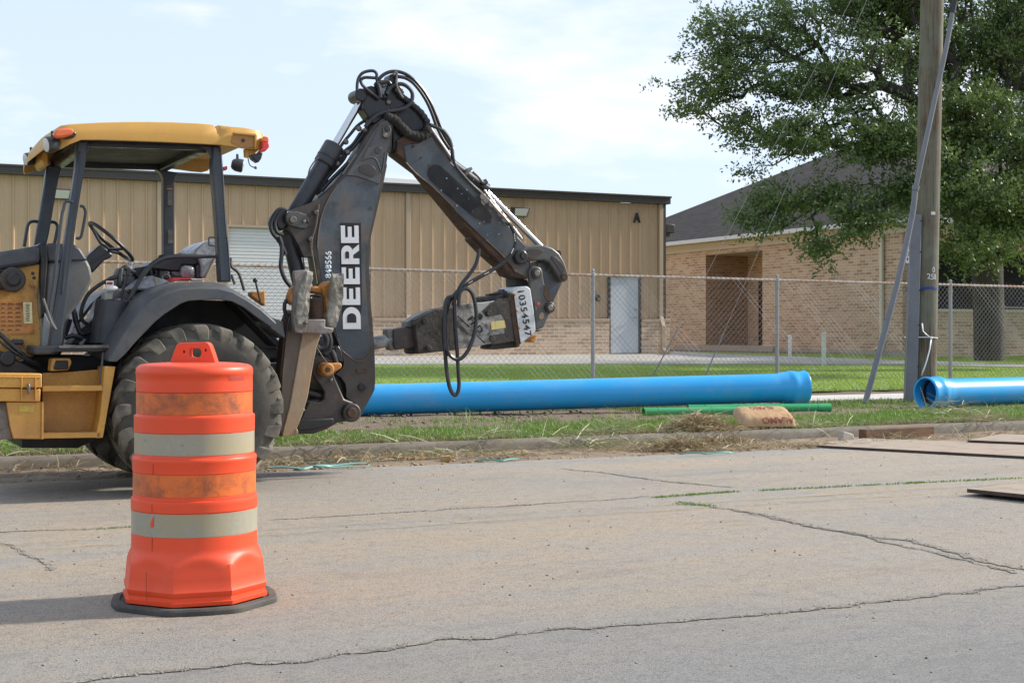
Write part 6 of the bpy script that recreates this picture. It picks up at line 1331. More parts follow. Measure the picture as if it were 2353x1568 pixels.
# ---------------- hydraulic hammer
hm = bpy.data.objects.new('hydraulic_hammer', None); COL.objects.link(hm); hm.parent = bk; oo = Vector(pv(*c8(1500, 900), 11.0)); hm.location = oo-Vector(bk['org']); hm['org'] = tuple(oo)
plate(c8, [(1385, 640), (1470, 600), (1590, 592), (1635, 625), (1645, 690), (1670, 850), (1692, 1010), (1698, 1130), (1520, 1290), (1500, 1240)], 10.78, 11.06, 'top_bracket', M_hamw, hm, bev=.010)
plate(c8, [(1360, 680), (1425, 672), (1470, 900), (1510, 1290), (1475, 1320), (1440, 1200), (1400, 900)], 10.76, 11.08, 'top_flange', M_rust, hm, bev=.008)
plate(c8, [(1432, 690), (1440, 690), (1480, 1000), (1520, 1285), (1510, 1290), (1470, 1000)], 10.755, 11.09, 'flange_edge', M_greasy, hm, bev=.003)
plate(c8, [(1075, 745), (1085, 718), (1290, 695), (1300, 660), (1400, 640), (1410, 670), (1360, 740), (1090, 785)], 10.84, 11.02, 'upper_bolts', M_hamd, hm, bev=.008)
plate(c8, [(1155, 690), (1290, 660), (1330, 625), (1320, 660), (1380, 640), (1480, 600), (1420, 680), (1160, 705)], 10.88, 11.0, 'upper_guard', M_hamd, hm, bev=.006)
plate(c8, [(1150, 1330), (1170, 1280), (1500, 1240), (1510, 1310), (1480, 1325), (1200, 1352), (1160, 1345)], 10.82, 11.03, 'lower_bolts', M_hamd, hm, bev=.012)
hb = plate(c8, [(720, 830), (900, 800), (1060, 790), (1370, 745), (1400, 900), (1440, 1250), (1140, 1285), (740, 1355)], 10.77, 11.03, 'hammer_body', M_ham, hm, bev=.006)
plate(c8, [(250, 1000), (440, 900), (500, 870), (735, 838), (745, 1355), (290, 1405), (270, 1200)], 10.765, 11.0, 'nose_plate', M_hamd, hm, bev=.008)
plate(c8, [(150, 1080), (160, 1020), (250, 960), (380, 890), (480, 870), (500, 872), (440, 902), (250, 1002), (245, 1080)], 10.84, 10.96, 'nose_top', M_gry, hm, bev=.012)
plate(c8, [(1240, 745), (1370, 735), (1395, 900), (1440, 1250), (1180, 1290), (1150, 1180), (1330, 1160), (1330, 1000), (1290, 930), (1100, 960), (1060, 890)], 10.762, 10.77, 'oil_stain_plate', M_hamd, hm, bev=.001)
plate(c8, [(-5, 1110), (60, 1090), (280, 1078), (290, 1330), (110, 1345), (20, 1358), (-5, 1300)], 10.83, 10.98, 'nose_collar', M_greasy, hm, bev=.012)
plate(c5, [(78, 1052), (92, 1048), (140, 1042), (148, 1175), (102, 1182), (92, 1160), (80, 1140)], 10.85, 10.96, 'tool_bush', M_gry, hm, bev=.01)
plate(c8, [(180, 1335), (290, 1325), (300, 1400), (210, 1405), (185, 1390)], 10.85, 10.97, 'nose_lower', M_dark, hm, bev=.008)
cy(c5, (-60, 1150), (112, 1112), .052, 'chisel', worn('worn_tool_steel', (.10, .105, .11), [((.30, .29, .27), 4, .5, .6)], metal=.5, rough=.45), hm, 10.9, .006)
for p in ((378, 1010), (422, 1335), (1145, 915), (1185, 1222)):
    o = pin(c8, p, 10.735, 10.765, .024, 'side_bolt', M_hamd, hm, bev=.005)
pin(c8, (1028, 958), 10.762, 10.775, .027, 'grease_port', M_dark, hm, bev=.002); pin(c8, (245, 1040), 10.76, 10.78, .018, 'grease_port', M_dark, hm, bev=.002)
plate(c8, [(1155, 1018), (1320, 1000), (1338, 1090), (1170, 1118)], 10.758, 10.766, 'yellow_label', M_yst, hm, bev=0)
line(c8, [(765, 945), (900, 1080)], 10.768, .005, 'printed_line', M_wb, hm); line(c8, [(1000, 1185), (1085, 1270)], 10.768, .005, 'printed_line', M_wb, hm)
line(c8, [(1060, 905), (1165, 790)], 10.768, .003, 'printed_line', M_gry, hm)
plate(c8, [(758, 1010), (790, 1040), (900, 1160), (880, 1180), (760, 1080)], 10.766, 10.77, 'printed_block', M_hamd, hm, bev=0)
ptext('FRD', c8(880, 995), c8(1020, 1165), 15.5, 10.766, 'hammer_lettering', M_wb, hm, off=.03, spacing=1.1)
ptext('10354547', c8(1478, 655), c8(1570, 1200), 15.5, 10.777, 'stencil_number', M_wb, hm, off=.015, spacing=1.1)
mb = MB(); 
for (x, y) in ((1440, 695), (1468, 885), (1495, 1090)): a = Vector(pv(*c8(x, y), 10.775)); mb.ball(a, .013, 5, (1.2, .8, 1))
mb.build('rust_bolts', M_oil_y, hm)
rg = plate(c8, [(1620, 1240), (1680, 1190), (1730, 1175), (1700, 1215), (1690, 1250), (1680, 1268), (1650, 1262)], 10.85, 11.0, 'rust_scrap', M_oil_y, hm)
plate(c8, [(1700, 1128), (1770, 1110), (1775, 1122), (1702, 1142)], 10.82, 10.95, 'rust_tab', M_rust, hm)
# ---------------- hoses at the head and at the hammer
hd = [([(805, 250), (806, 200), (818, 150), (850, 112), (900, 96), (940, 98), (960, 120), (960, 160), (975, 185)], .013),
 ([(985, 320), (930, 280), (880, 240), (845, 205), (835, 170), (860, 150), (900, 148), (945, 152)], .013),
 ([(975, 165), (1010, 130), (1060, 105), (1120, 100), (1190, 120), (1260, 170), (1330, 250), (1390, 350), (1430, 440), (1470, 540), (1520, 640), (1568, 720)], .015),
 ([(1130, 140), (1190, 152), (1250, 190), (1310, 260), (1360, 340), (1400, 430), (1440, 540), (1490, 640), (1545, 720)], .015),
 ([(1040, 280), (1060, 240), (1100, 210), (1160, 200), (1210, 225), (1243, 270), (1240, 330), (1200, 380), (1130, 408), (1060, 418), (980, 440), (920, 480), (870, 540)], .017),
 ([(1385, 525), (1440, 545), (1500, 580), (1540, 640), (1560, 720), (1568, 800)], .017),
 ([(970, 190), (1010, 185), (1050, 180), (1070, 200)], .018), ([(960, 185), (975, 215), (985, 260), (990, 310)], .018)]
for pts, r_ in hd: hose(c3, pts, 10.84, r_)
for p in ((970, 190), (958, 205), (985, 215), (1015, 210), (990, 290), (1020, 300), (1040, 265), (1035, 445), (1045, 465), (1055, 345)): mb = MB(); mb.ball(pv(*c3(*p), 10.86), .022, 6); mb.build('hose_fitting', M_steel if p[0] % 2 else M_head, bk)
plate(c3, [(1065, 130), (1130, 110), (1135, 150), (1120, 195), (1075, 195)], 10.86, 10.98, 'manifold', M_head); hose(c3, [(1095, 130), (1105, 105), (1122, 112), (1120, 200), (1140, 260), (1170, 310)], 10.83, .009, 'pipe_line', M_steel)
line(c5, [(480, -20), (498, 50), (540, 105), (600, 170), (660, 225), (700, 262)], 10.82, .012, 'pipe_line', M_blk, dp); line(c5, [(700, 262), (740, 310), (790, 365), (830, 410)], 10.80, .020, 'hose_coupling', M_steel, dp)
for p in ((668, 240), (688, 262), (720, 285), (775, 345), (800, 378)): pin(c5, p, 10.785, 10.81, .028, 'coupling_nut', M_steel, dp, bev=.005)
plate(c5, [(655, 248), (680, 245), (690, 275), (675, 292), (662, 280)], 10.80, 10.82, 'pale_tag', worn('pale_paint', (.38, .34, .26), bs=0), dp, bev=.002)
hz = [([(825, 402), (850, 440), (866, 500), (858, 560), (830, 605), (780, 650), (720, 690), (640, 735), (570, 775), (510, 820), (470, 870), (448, 920), (440, 1000), (440, 1100), (446, 1180)], .0165, 10.70),
 ([(640, 560), (638, 600), (620, 660), (580, 720), (540, 770), (512, 820), (495, 860), (492, 930), (498, 1050), (508, 1180), (515, 1300), (520, 1380), (515, 1430), (498, 1455), (478, 1440), (458, 1390), (444, 1300), (435, 1200), (428, 1080), (430, 960), (438, 890), (452, 858), (475, 850)], .0165, 10.66),
 ([(518, 905), (520, 860), (530, 820), (555, 802), (585, 812), (608, 850), (622, 920), (626, 990), (618, 1060), (598, 1130), (570, 1190), (535, 1228), (500, 1235), (468, 1215), (450, 1185)], .0165, 10.62),
 ([(480, 905), (500, 860), (512, 840), (520, 880), (515, 910)], .015, 10.68)]
for pts, r_, v_ in hz: hose(c5, pts, v_, r_, 'hammer_hose')
mb = MB()
for (x0, y0, x1, y1) in ((858, 470, 864, 520), (852, 560, 838, 592), (700, 703, 672, 718), (600, 758, 575, 772)):
    for k in range(5):
        t_ = k/5; x = x0+(x1-x0)*t_; y = y0+(y1-y0)*t_; mb.ball(pv(*c5(x, y), 10.686), .0045, 4)
mb.build('hose_print', M_wl, bk)
hose(c5, [(440, 1175), (450, 1190), (446, 1215), (436, 1200)], 10.64, .008, 'hose_tie')
# ================================================================== TREES, GRASS
def mesh_np(name, V, Fq, mat, parent=None, base=None, smooth=False):
    me = bpy.data.meshes.new(name); n = len(V); k = Fq.shape[1]; m = len(Fq)
    me.vertices.add(n); me.vertices.foreach_set('co', V.astype(np.float32).ravel()); me.loops.add(m*k); me.polygons.add(m)
    me.loops.foreach_set('vertex_index', Fq.astype(np.int32).ravel()); me.polygons.foreach_set('loop_start', np.arange(0, m*k, k, dtype=np.int32))
    me.update(calc_edges=True); me.validate(); me.materials.append(mat); o = bpy.data.objects.new(name, me); COL.objects.link(o)
    if parent is not None: o.parent = parent
    else: o.location = W(*(base or (0, 0, 0))); o.rotation_euler = (0, 0, A)
    return o
def m_leaf(name, a_, b_, c_, tr=.32):
    m, t, b = new_mat(name); vec = coords(t); g = N(t, 'ShaderNodeNewGeometry')
    col = mixc(t, g.outputs['Random Per Island'], a_, b_); col = mixc(t, ramp(t, noise(t, vec, .7, 4, .6), .45, .7), col, c_)
    t.links.new(col, b.inputs['Base Color']); b.inputs['Roughness'].default_value = .42
    tl = N(t, 'ShaderNodeBsdfTranslucent'); ms = N(t, 'ShaderNodeMixShader'); ms.inputs[0].default_value = tr
    lt = mixc(t, .5, col, (.12, .20, .03)); t.links.new(lt, tl.inputs['Color']); t.links.new(b.outputs[0], ms.inputs[1]); t.links.new(tl.outputs[0], ms.inputs[2])
    t.links.new(ms.outputs[0], t.nodes['Material Output'].inputs['Surface']); return m
M_leaf = m_leaf('oak_leaf', (.075, .125, .038), (.165, .225, .075), (.15, .20, .05)); M_leaf2 = m_leaf('dark_oak_leaf', (.05, .09, .03), (.10, .15, .05), (.09, .14, .04))
M_bark = worn('oak_bark', (.062, .052, .042), [((.035, .028, .022), 6, .45, .62), ((.09, .085, .07), 3, .55, .75)], rough=.95, bs=.9, bscale=14, bd=.03, scale=(1, 1, .4))
def tree(name, label, base, trunk, blobs, ntw, leaves, seed, mat, leaf=.085, rt=.30, wmin=.0):
    """base (u,v,z); trunk: list of points above base; blobs: (centre, radii, weight) of leafy masses"""
    rg = np.random.default_rng(seed); root = thing(name, label, 'tree', base); B = np.array(base)
    nb = []; tk_u = trunk[-1][0]
    for (c0, r0, w0) in blobs:
        c0 = np.array(c0); r0 = np.array(r0); k = 9
        for _ in range(k):
            d = rg.normal(size=3); d /= np.linalg.norm(d); s = (.42+.26*rg.random())*(.80 if c0[0] < tk_u-2.0 else 1); nb.append((c0+d*r0*(.28+.48*rg.random()), r0*np.array([s*1.15, s*1.15, s*.62]), w0))
    blobs = nb
    wts = np.array([b[2]*b[1][0]*b[1][1]*b[1][2] for b in blobs]); wts = wts**.75; wts /= wts.sum(); pts = []
    for i in rg.choice(len(blobs), ntw, p=wts):
        c, r, _ = blobs[i]; d = rg.normal(size=3); d /= np.linalg.norm(d); rad = rg.random()**.42; pts.append(np.array(c)+d*np.array(r)*rad)
    pts = np.array(pts); tk = np.array([np.array(p) for p in trunk])
    nodes = [tuple(p) for p in tk]; par = [-1]+list(range(len(tk)-1)); fork = tk[-1]
    dist = np.linalg.norm(pts-fork, axis=1); order = np.argsort(dist); pts = pts[order]; dist = dist[order]
    NP = np.zeros((len(tk)+3*ntw+50, 3)); NP[:len(tk)] = tk; ND = np.zeros(len(NP)); cnt = len(tk); tips = []
    low = max(1, len(tk)-3); avail = np.zeros(len(NP), bool); avail[low:cnt] = True
    for p, dd in zip(pts, dist):
        D = np.linalg.norm(NP[:cnt]-p, axis=1)+.28*ND[:cnt]; D[~avail[:cnt]] = 1e9; j = int(np.argmin(D)); a = NP[j]; L_ = np.linalg.norm(p-a)
        nseg = max(1, min(3, int(L_/.5))); prev = j
        for s in range(1, nseg+1):
            t = s/nseg; qn = a+(p-a)*t+(rg.normal(size=3)*.05*L_ if s < nseg else 0); NP[cnt] = qn; ND[cnt] = ND[prev]+L_/nseg; par.append(prev); avail[cnt] = True; prev = cnt; cnt += 1
            if cnt >= len(NP)-2: break
        tips.append(prev)
        if cnt >= len(NP)-4: break
    NP = NP[:cnt]; area = np.zeros(cnt); ch = np.zeros(cnt, int)
    for i in range(cnt-1, 0, -1):
        area[i] = max(area[i], .006**2*1.0); area[par[i]] += area[i]
    rad = np.sqrt(area); rad = rad*(rt/rad[0]); rad = np.maximum(rad, .006)
    # trunk and limbs
    mb = MB(); 
    V = []; Fc = []
    for i in range(1, cnt):
        r1 = rad[i]; r0 = min(rad[par[i]], r1*1.5+.01)
        if i < len(tk): r0 = rad[par[i]]
        if r1 < .0085: n = 3
        else: n = 5 if r1 < .05 else 10
        a = Vector(NP[par[i]]); b = Vector(NP[i]); d = b-a
        if d.length < 1e-4: continue
        d.normalize(); x = d.orthogonal().normalized(); y = d.cross(x); o = len(V)
        for (p_, rr) in ((a, r0), (b+d*r1*.3, r1)):
            for k in range(n): an = 2*math.pi*k/n; V.append(p_+(x*math.cos(an)+y*math.sin(an))*rr)
        Fc += [(o+k, o+(k+1) % n, o+n+(k+1) % n, o+n+k) for k in range(n)]
    mb.add(V, Fc); mb.build('trunk', M_bark, root, smooth=60)
    # leaves in sprays along twigs
    tips = np.array(tips); nt_ = len(tips); nl = leaves//nt_; c = NP[tips]; pp = NP[np.array(par)[tips]]; dirs = c-pp; dirs /= (np.linalg.norm(dirs, axis=1)[:, None]+1e-6)
    out = c-(tk[-1]+np.array([0, 0, .5])); out /= np.linalg.norm(out, axis=1)[:, None]
    size = .5+rg.random(nt_)*.9; idx = np.repeat(np.arange(nt_), (nl*size/size.mean()).astype(int)); M = len(idx)
    # three sub-sprays per twig
    nsub = 5; sub = rg.normal(size=(nt_, nsub, 3))*.5+out[:, None, :]*.5+dirs[:, None, :]*.4; sub[:, :, 2] *= .6
    sc_ = (.20+.34*rg.random((nt_, nsub, 1))); sub = sub/np.linalg.norm(sub, axis=2)[:, :, None]*sc_
    si = rg.integers(0, nsub, M); t = rg.random((M, 1))**.7; P0 = c[idx]+sub[idx, si]*t*1.25+rg.normal(size=(M, 3))*.045
    d = rg.normal(size=(M, 3))+.8*sub[idx, si]/sc_[idx, si]; d /= np.linalg.norm(d, axis=1)[:, None]; nr = rg.normal(size=(M, 3)); nr[:, 2] += .9; nr = np.cross(d, nr); nr /= np.linalg.norm(nr, axis=1)[:, None]
    ln = (leaf*(.6+.8*rg.random((M, 1)))); wd = ln*.26
    up = np.cross(nr, d)
    VV = np.stack([P0, P0+d*ln*.5+nr*wd, P0+d*ln+up*ln*.12, P0+d*ln*.5-nr*wd], axis=1).reshape(-1, 3)-B
    Fq = np.arange(M*4).reshape(-1, 4); mesh_np('crown', VV, Fq, mat, root); return root
def bl(x, y, Y, rx, ry, rz, w_=1.0): u, v, z = pY(x, y, Y); return ((u, v, z), (rx, ry, rz), w_)
YT = 33.0
tb_ = Vector(pY(2272, 845, YT)); tb_.z = .5
def tp(x, y, Y): return Vector(pY(x, y, Y))
trunk = [tuple(tb_), tuple(tp(2272, 760, YT)), tuple(tp(2270, 680, YT)), tuple(tp(2268, 610, YT)), tuple(tp(2235, 520, YT)), tuple(tp(2200, 430, YT-.2))]
px_r = F/YT
def pb(x, y, Y, w_, h_, dep, wt=1.0): return bl(x, y, Y, w_/px_r, dep, h_/px_r, wt)
blobs = [pb(1690, 185, YT-.5, 130, 62, 1.6), pb(1640, 225, YT, 85, 30, 1.0), pb(1790, 90, YT-.2, 130, 85, 1.9), pb(1700, 75, YT+.3, 95, 55, 1.2), pb(1660, 130, YT, 75, 40, 1.0),
 pb(1900, 40, YT, 170, 90, 2.3), pb(2080, 0, YT, 180, 110, 2.4), pb(1850, 210, YT-1, 150, 75, 1.8), pb(2000, 170, YT-1.5, 150, 95, 2.0), pb(1800, 310, YT-1, 120, 42, 1.4), pb(1740, 385, YT-.8, 60, 26, .9),
 pb(1870, 330, YT-2, 120, 60, 1.5), pb(2030, 330, YT-2.4, 130, 90, 1.6), pb(1750, 500, YT-2.2, 85, 42, 1.0), pb(1830, 450, YT-2.5, 110, 55, 1.2), pb(1930, 470, YT-2.8, 120, 60, 1.3), pb(1880, 545, YT-3, 48, 42, .7), pb(1900, 580, YT-3, 22, 35, .4), pb(1975, 525, YT-3, 70, 35, .8), pb(2040, 500, YT-3, 60, 50, .8), pb(2060, 440, YT-2.6, 90, 70, 1.2),
 pb(2180, 150, YT, 140, 120, 2.0), pb(2300, 330, YT-1, 120, 110, 2.0), pb(2200, 300, YT-1.5, 100, 90, 1.6), pb(2230, 470, YT-2, 110, 70, 1.4), pb(2190, 560, YT-2.4, 60, 48, .8), pb(2320, 440, YT-1.5, 100, 80, 1.6), pb(2380, 200, YT, 130, 120, 2.0), pb(2300, 60, YT+.5, 110, 70, 1.6, .55), pb(2360, 560, YT-2.5, 55, 20, .6), pb(2300, 520, YT-1.5, 90, 40, 1.0),
 pb(2100, -120, YT, 260, 130, 3.0, .8), pb(2420, 60, YT, 150, 200, 2.5, .8), pb(1640, 60, YT, 40, 28, .7), pb(1590, 215, YT-.2, 40, 22, .5), pb(1610, 255, YT-.4, 60, 22, .6), pb(1700, 275, YT-.6, 70, 30, .9), pb(2085, 290, YT-2.2, 90, 60, 1.2), pb(2010, 250, YT-2, 80, 60, 1.2), pb(2150, 420, YT-2.4, 90, 70, 1.2), pb(2250, 570, YT-2.8, 85, 38, 1.0), pb(2330, 600, YT-2.8, 45, 22, .6), pb(2340, 500, YT-2.5, 60, 50, .9), pb(2200, 240, YT-1.5, 90, 70, 1.3), pb(1990, 350, YT-2.5, 80, 45, 1.0), pb(2090, 360, YT-2.5, 80, 50, 1.0), pb(1940, 420, YT-2.8, 70, 40, .9)]
tree('oak_tree', 'broad oak with drooping limbs standing on the lawn behind the wooden pole', tuple(tb_), trunk, blobs, 2700, 175000, 11, M_leaf, rt=.36)
# second tree further right, mostly beyond the frame
Y2 = 37.0; b2 = Vector(pY(2560, 842, Y2)); b2.z = .5; px_r = F/Y2
tr2 = [tuple(b2), tuple(pY(2545, 650, Y2)), tuple(pY(2500, 480, Y2)), tuple(pY(2440, 320, Y2)), tuple(pY(2390, 200, Y2))]
bl2 = [pb(2400, 60, Y2, 150, 100, 2.0), pb(2260, 30, Y2, 90, 60, 1.2, .6), pb(2450, 250, Y2, 130, 120, 2.0), pb(2350, 250, Y2, 90, 90, 1.5, .7), pb(2500, 420, Y2, 150, 100, 2.0), pb(2600, 200, Y2, 200, 200, 3.0, .5), ((35.5, 29.0, 5.8), (4.5, 3.6, 3.0), 1.0), ((31.5, 29.0, 5.6), (3.0, 2.5, 2.2), 1.0)]  # last two leaf masses added to shade the porch
tree('oak_tree', 'second tree at the right edge, its thin branch arching left against the sky', tuple(b2), tr2, bl2, 900, 62000, 5, M_leaf2, rt=.28)
# ---------------- grass
def blades(name, pts, h, w_, mat, seed, lean=.5, kind='stuff', bend=.35):
    rg = np.random.default_rng(seed); M = len(pts); P0 = np.array(pts); a = rg.random(M)*2*np.pi; hh = h*(.45+rg.random(M)*.9); L_ = lean*rg.random(M)
    dx = np.stack([np.cos(a), np.sin(a), np.zeros(M)], 1); b = rg.random(M)*2*np.pi; side = np.stack([np.cos(b), np.sin(b), np.zeros(M)], 1)*(w_/2)
    up = np.array([0, 0, 1.0]); m1 = P0+dx*(hh*L_*.35)[:, None]+up*(hh*.6)[:, None]; tip = P0+dx*(hh*(L_+bend*rg.random(M)))[:, None]+up*(hh*(1-.35*L_))[:, None]
    V = np.stack([P0-side, P0+side, m1+side*.8, tip, m1-side*.8], 1).reshape(-1, 3); i0 = np.arange(M)*5
    F4 = np.stack([i0, i0+1, i0+2, i0+4], 1); me_v = V; F3 = np.stack([i0+4, i0+2, i0+3, i0+3], 1)
    me = bpy.data.meshes.new(name); me.vertices.add(len(V)); me.vertices.foreach_set('co', V.astype(np.float32).ravel())
    F3 = np.stack([i0+4, i0+2, i0+3], 1); loops = np.concatenate([F4.ravel(), F3.ravel()]); st = np.concatenate([np.arange(M)*4, 4*M+np.arange(M)*3])
    me.loops.add(len(loops)); me.loops.foreach_set('vertex_index', loops.astype(np.int32)); me.polygons.add(2*M); me.polygons.foreach_set('loop_start', st.astype(np.int32)); me.update(calc_edges=True)
    me.materials.append(mat); o = bpy.data.objects.new(name, me); COL.objects.link(o); o.rotation_euler = (0, 0, A); tag(o, kind=kind); return o
def m_blade(name, a_, b_, c_):
    m, t, b = new_mat(name); g = N(t, 'ShaderNodeNewGeometry'); col = mixc(t, g.outputs['Random Per Island'], a_, b_)
    col = mixc(t, ramp(t, noise(t, coords(t), 1.5, 5, .7), .5, .66), col, c_); t.links.new(col, b.inputs['Base Color']); b.inputs['Roughness'].default_value = .55
    tl = N(t, 'ShaderNodeBsdfTranslucent'); ms = N(t, 'ShaderNodeMixShader'); ms.inputs[0].default_value = .25; t.links.new(col, tl.inputs['Color']); t.links.new(b.outputs[0], ms.inputs[1]); t.links.new(tl.outputs[0], ms.inputs[2]); t.links.new(ms.outputs[0], t.nodes['Material Output'].inputs['Surface']); return m
M_bl = m_blade('verge_grass_blade', (.10, .21, .022), (.20, .34, .05), (.22, .27, .07)); M_bl2 = m_blade('lawn_blade', (.22, .36, .03), (.36, .50, .06), (.34, .44, .06)); M_straw = m_blade('straw', (.26, .185, .09), (.42, .33, .18), (.20, .13, .06)); M_hay = m_blade('green_hay', (.24, .25, .11), (.38, .38, .20), (.30, .26, .13))
rg = random.Random(21); pts = []
def dens(u, v):
    n = mnoise.noise(Vector((u*.55, v*.8, 3)))+.6*mnoise.noise(Vector((u*1.9, v*2.2, 8)))+.35*mnoise.noise(Vector((u*6, v*6, 1)))
    band = max(0, 1-abs((v-13.45)/.95))*1.1 if v < 14.6 else 0
    if v > 14.4: band += .12
    if v > 14.2 and u > 12.5: band += .35
    return n*.75+band-.28
n_try = 0
while len(pts) < 80000 and n_try < 900000:
    n_try += 1; u = rg.uniform(-6, 19.5); v = rg.uniform(12.52, 16.9)
    if rg.random() < .45: v = rg.uniform(12.52, 14.4)
    if dens(u, v)+rg.uniform(-.12, .12) > 0.0: pts.append((u, v, .085+(.03*(v-13)/4+.015 if v > 13 else 0)))
blades('verge_grass', pts, .06, .0075, M_bl, 1)
pts = []
for _ in range(380):
    u = rg.uniform(4, 18); v = rg.uniform(12.7, 16.5)
    if dens(u, v) > -.25: 
        for k in range(rg.randint(1, 4)): pts.append((u+rg.gauss(0, .03), v+rg.gauss(0, .03), .1))
blades('tall_weeds', pts, .17, .006, M_bl, 2, lean=.8, bend=.6)
pts = []; nx, ny = zip(*pth); gx, gy = zip(*far)
for _ in range(120000):
    u = rg.uniform(0, 34); v = 19.55+(rg.random()**1.3)*12; z = float(lz(v)); X, Y, _z = W(u, v); x = CX+F*X/Y; y = HY+F*(CAMZ-z)/Y
    if np.interp(x, gx, gy)-.5 < y < np.interp(x, nx, ny)+.6: continue
    pts.append((u, v, z))
blades('lawn_grass', pts, .034, .011, M_bl2, 3)
pts = []
M_dead = m_blade('dead_grass', (.17, .12, .06), (.30, .23, .11), (.14, .16, .045))
while len(pts) < 15000:
    u = rg.uniform(-6, 19); v = 12.56+abs(rg.gauss(0, .22))
    if mnoise.noise(Vector((u*.9, v, 2)))+.5*mnoise.noise(Vector((u*3.5, v, 2))) > -.12: pts.append((u, v, .09))
blades('dead_grass_edge', pts, .05, .006, M_dead, 31, lean=.9)
# straw and hay in the gutter: heaps of long thin strands
def strands(name, heaps, mat, seed, ln=.16, wd=.005):
    r = np.random.default_rng(seed); C = []; 
    for (x, y, n, su, sv, h) in heaps:
        u, v, z = pz(x, y, 0); q1 = r.normal(size=n)*su; q2 = r.normal(size=n)*sv; zz = np.abs(r.random(n))*h*np.exp(-(q1/su)**2*.5-(q2/sv)**2*.5)
        C.append(np.stack([u+q1, v+q2, .0+zz+.006+np.where(v+q2 > 12.36, .11, 0)], 1))
    C = np.concatenate(C); M = len(C); a = r.random(M)*2*np.pi; el = r.normal(size=M)*.35; L_ = ln*(.4+r.random(M)); d = np.stack([np.cos(a)*np.cos(el), np.sin(a)*np.cos(el), np.abs(np.sin(el))], 1)
    s = np.stack([-np.sin(a), np.cos(a), r.normal(size=M)*.8], 1)*(wd/2); mid = C+d*(L_*.5)[:, None]+np.stack([np.zeros(M), np.zeros(M), .02*r.random(M)], 1); e = C+d*L_[:, None]; e[:, 2] -= .015*r.random(M)
    V = np.stack([C-s, C+s, mid+s, mid-s, e+s*.5, e-s*.5], 1).reshape(-1, 3); i0 = np.arange(M)*6; Fq = np.concatenate([np.stack([i0, i0+1, i0+2, i0+3], 1), np.stack([i0+3, i0+2, i0+4, i0+5], 1)])
    o = mesh_np(name, V, Fq, mat); tag(o, kind='stuff'); return o
H1 = [(1605, 1014, 1300, .22, .11, .18), (1560, 1032, 800, .18, .08, .08), (1660, 1022, 500, .25, .08, .07), (1450, 1036, 120, .35, .08, .02), (1800, 1030, 260, .7, .08, .02), (1150, 1050, 90, .25, .08, .02), (900, 1056, 200, .6, .10, .02), (720, 1062, 220, .5, .10, .03), (1700, 1034, 200, .4, .08, .02), (2300, 1002, 200, .7, .08, .02), (2230, 990, 160, .2, .08, .06), (100, 1084, 300, 1.0, .14, .03), (560, 1074, 220, .5, .12, .03)]
strands('straw_heap', H1, M_straw, 4, .15)
H2 = [(1330, 1032, 143, .25, .12, .10), (1420, 1020, 121, .25, .12, .12), (1500, 1027, 165, .4, .12, .05), (1130, 1037, 66, .12, .08, .09), (1880, 1006, 82, .25, .10, .04), (2190, 977, 165, .25, .16, .22), (2250, 992, 110, .3, .1, .08), (820, 1050, 110, .35, .12, .05), (2060, 1014, 27, .15, .05, .04), (1010, 1048, 99, .3, .1, .04), (60, 1072, 165, .8, .14, .05)]
strands('cut_hay', H2, M_hay, 6, .26, .005)
# grass growing in the joint across the road
pts = []
for (xa, ya, xb, yb, n, sp) in ((1505, 1143, 1692, 1129, 1500, .022), (1745, 1127, 1950, 1117, 900, .016), (1950, 1117, 2352, 1098, 1300, .018), (2080, 1110, 2120, 1108, 260, .03), (1550, 1157, 1640, 1162, 420, .06), (210, 1217, 310, 1210, 90, .01)):
    a = Vector(pz(xa, ya, 0)); b = Vector(pz(xb, yb, 0))
    for _ in range(n):
        t = rg.random(); p = a.lerp(b, t); k = .6+.6*mnoise.noise(Vector((t*14, xa, 0)))
        if rg.random() < k*1.1+.05: pts.append((p.x+rg.gauss(0, .02), p.y+rg.gauss(0, sp)*(.3+1.2*rg.random()**2), .001))
blades('joint_grass', pts[::2], .014, .006, M_dead if False else M_bl, 7)
mb = MB()
for (x, y) in ((1820, 1035),): pass
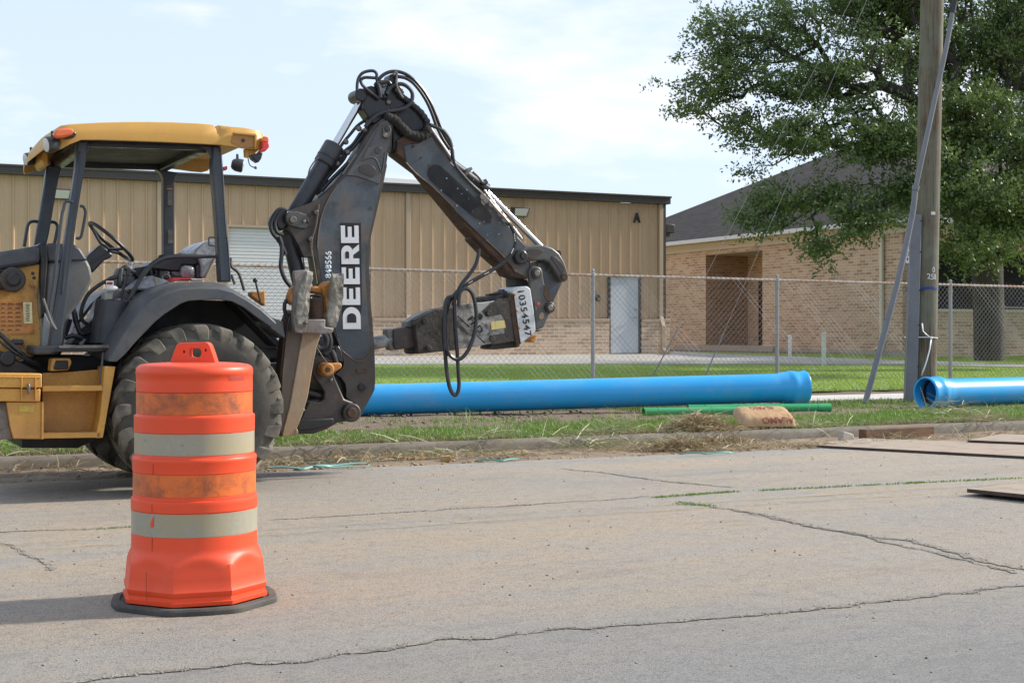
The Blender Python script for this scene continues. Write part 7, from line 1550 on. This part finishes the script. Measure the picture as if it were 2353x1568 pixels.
# pebbles and clods on the road
def stones(name, n, area, smin, smax, mat, seed, zf):
    r = np.random.default_rng(seed); base = np.array([(1, 0, 0), (0, 1, 0), (-1, 0, 0), (0, -1, 0), (0, 0, 1), (0, 0, -1)], float); tri = np.array([(0, 1, 4), (1, 2, 4), (2, 3, 4), (3, 0, 4), (1, 0, 5), (2, 1, 5), (3, 2, 5), (0, 3, 5)])
    V = []; Fq = []; k = 0
    for (u, v) in area(r, n):
        s = smin+(smax-smin)*r.random()**4; b = base*(s*(.7+.6*r.random((6, 1))))*np.array([1, 1, .65]); th = r.random()*6.28; c, s_ = math.cos(th), math.sin(th); b = np.stack([b[:, 0]*c-b[:, 1]*s_, b[:, 0]*s_+b[:, 1]*c, b[:, 2]], 1)
        V.append(b+np.array([u, v, zf(v)+s*.25])); Fq.append(tri+k); k += 6
    o = mesh_np(name, np.concatenate(V), np.concatenate(Fq), mat); tag(o, kind='stuff'); return o
def area_road(r, n):
    out = []
    while len(out) < n:
        Y = 4.5+r.random()**.8*9; X = (r.random()-.5)*.74*Y*1.02; u, v, _ = UV(X, Y)
        if v < 11.35: out.append((u, v))
    return out
M_clod = worn('clay_clod', (.20, .14, .10), [((.34, .31, .27), 3, .45, .55)], rough=.95, bs=0); stones('road_grit', 1000, area_road, .0012, .010, M_clod, 3, lambda v: 0)
def area_gut(r, n): return [(r.uniform(-8, 20), 11.35+.95*r.random()) for _ in range(n)]
stones('gutter_rubble', 9000, area_gut, .003, .03, m_soil('rubble', (.30, .23, .16), (.42, .34, .24), (.16, .11, .08)), 4, lambda v: -.02)
def area_ver(r, n): return [(r.uniform(-6, 20), 12.6+4.2*r.random()) for _ in range(n)]
stones('soil_clods', 9000, area_ver, .004, .035, m_soil('clods', (.17, .12, .08), (.24, .17, .11), (.09, .065, .045)), 5, lambda v: .105+(.03*(v-13)/4 if v > 13 else 0))
def area_crk(r, n):
    out = []
    for _ in range(n):
        x, y, wm = CRK[r.integers(0, len(CRK))]; out.append((x+r.normal()*wm*.3, y+r.normal()*wm*.35))
    return out
stones('crack_crumbs', 5000, area_crk, .0015, .007, worn('crumbled_asphalt', (.30, .265, .22), [((.34, .31, .27), 8, .45, .55)], rough=.95, bs=0), 12, lambda v: .003)
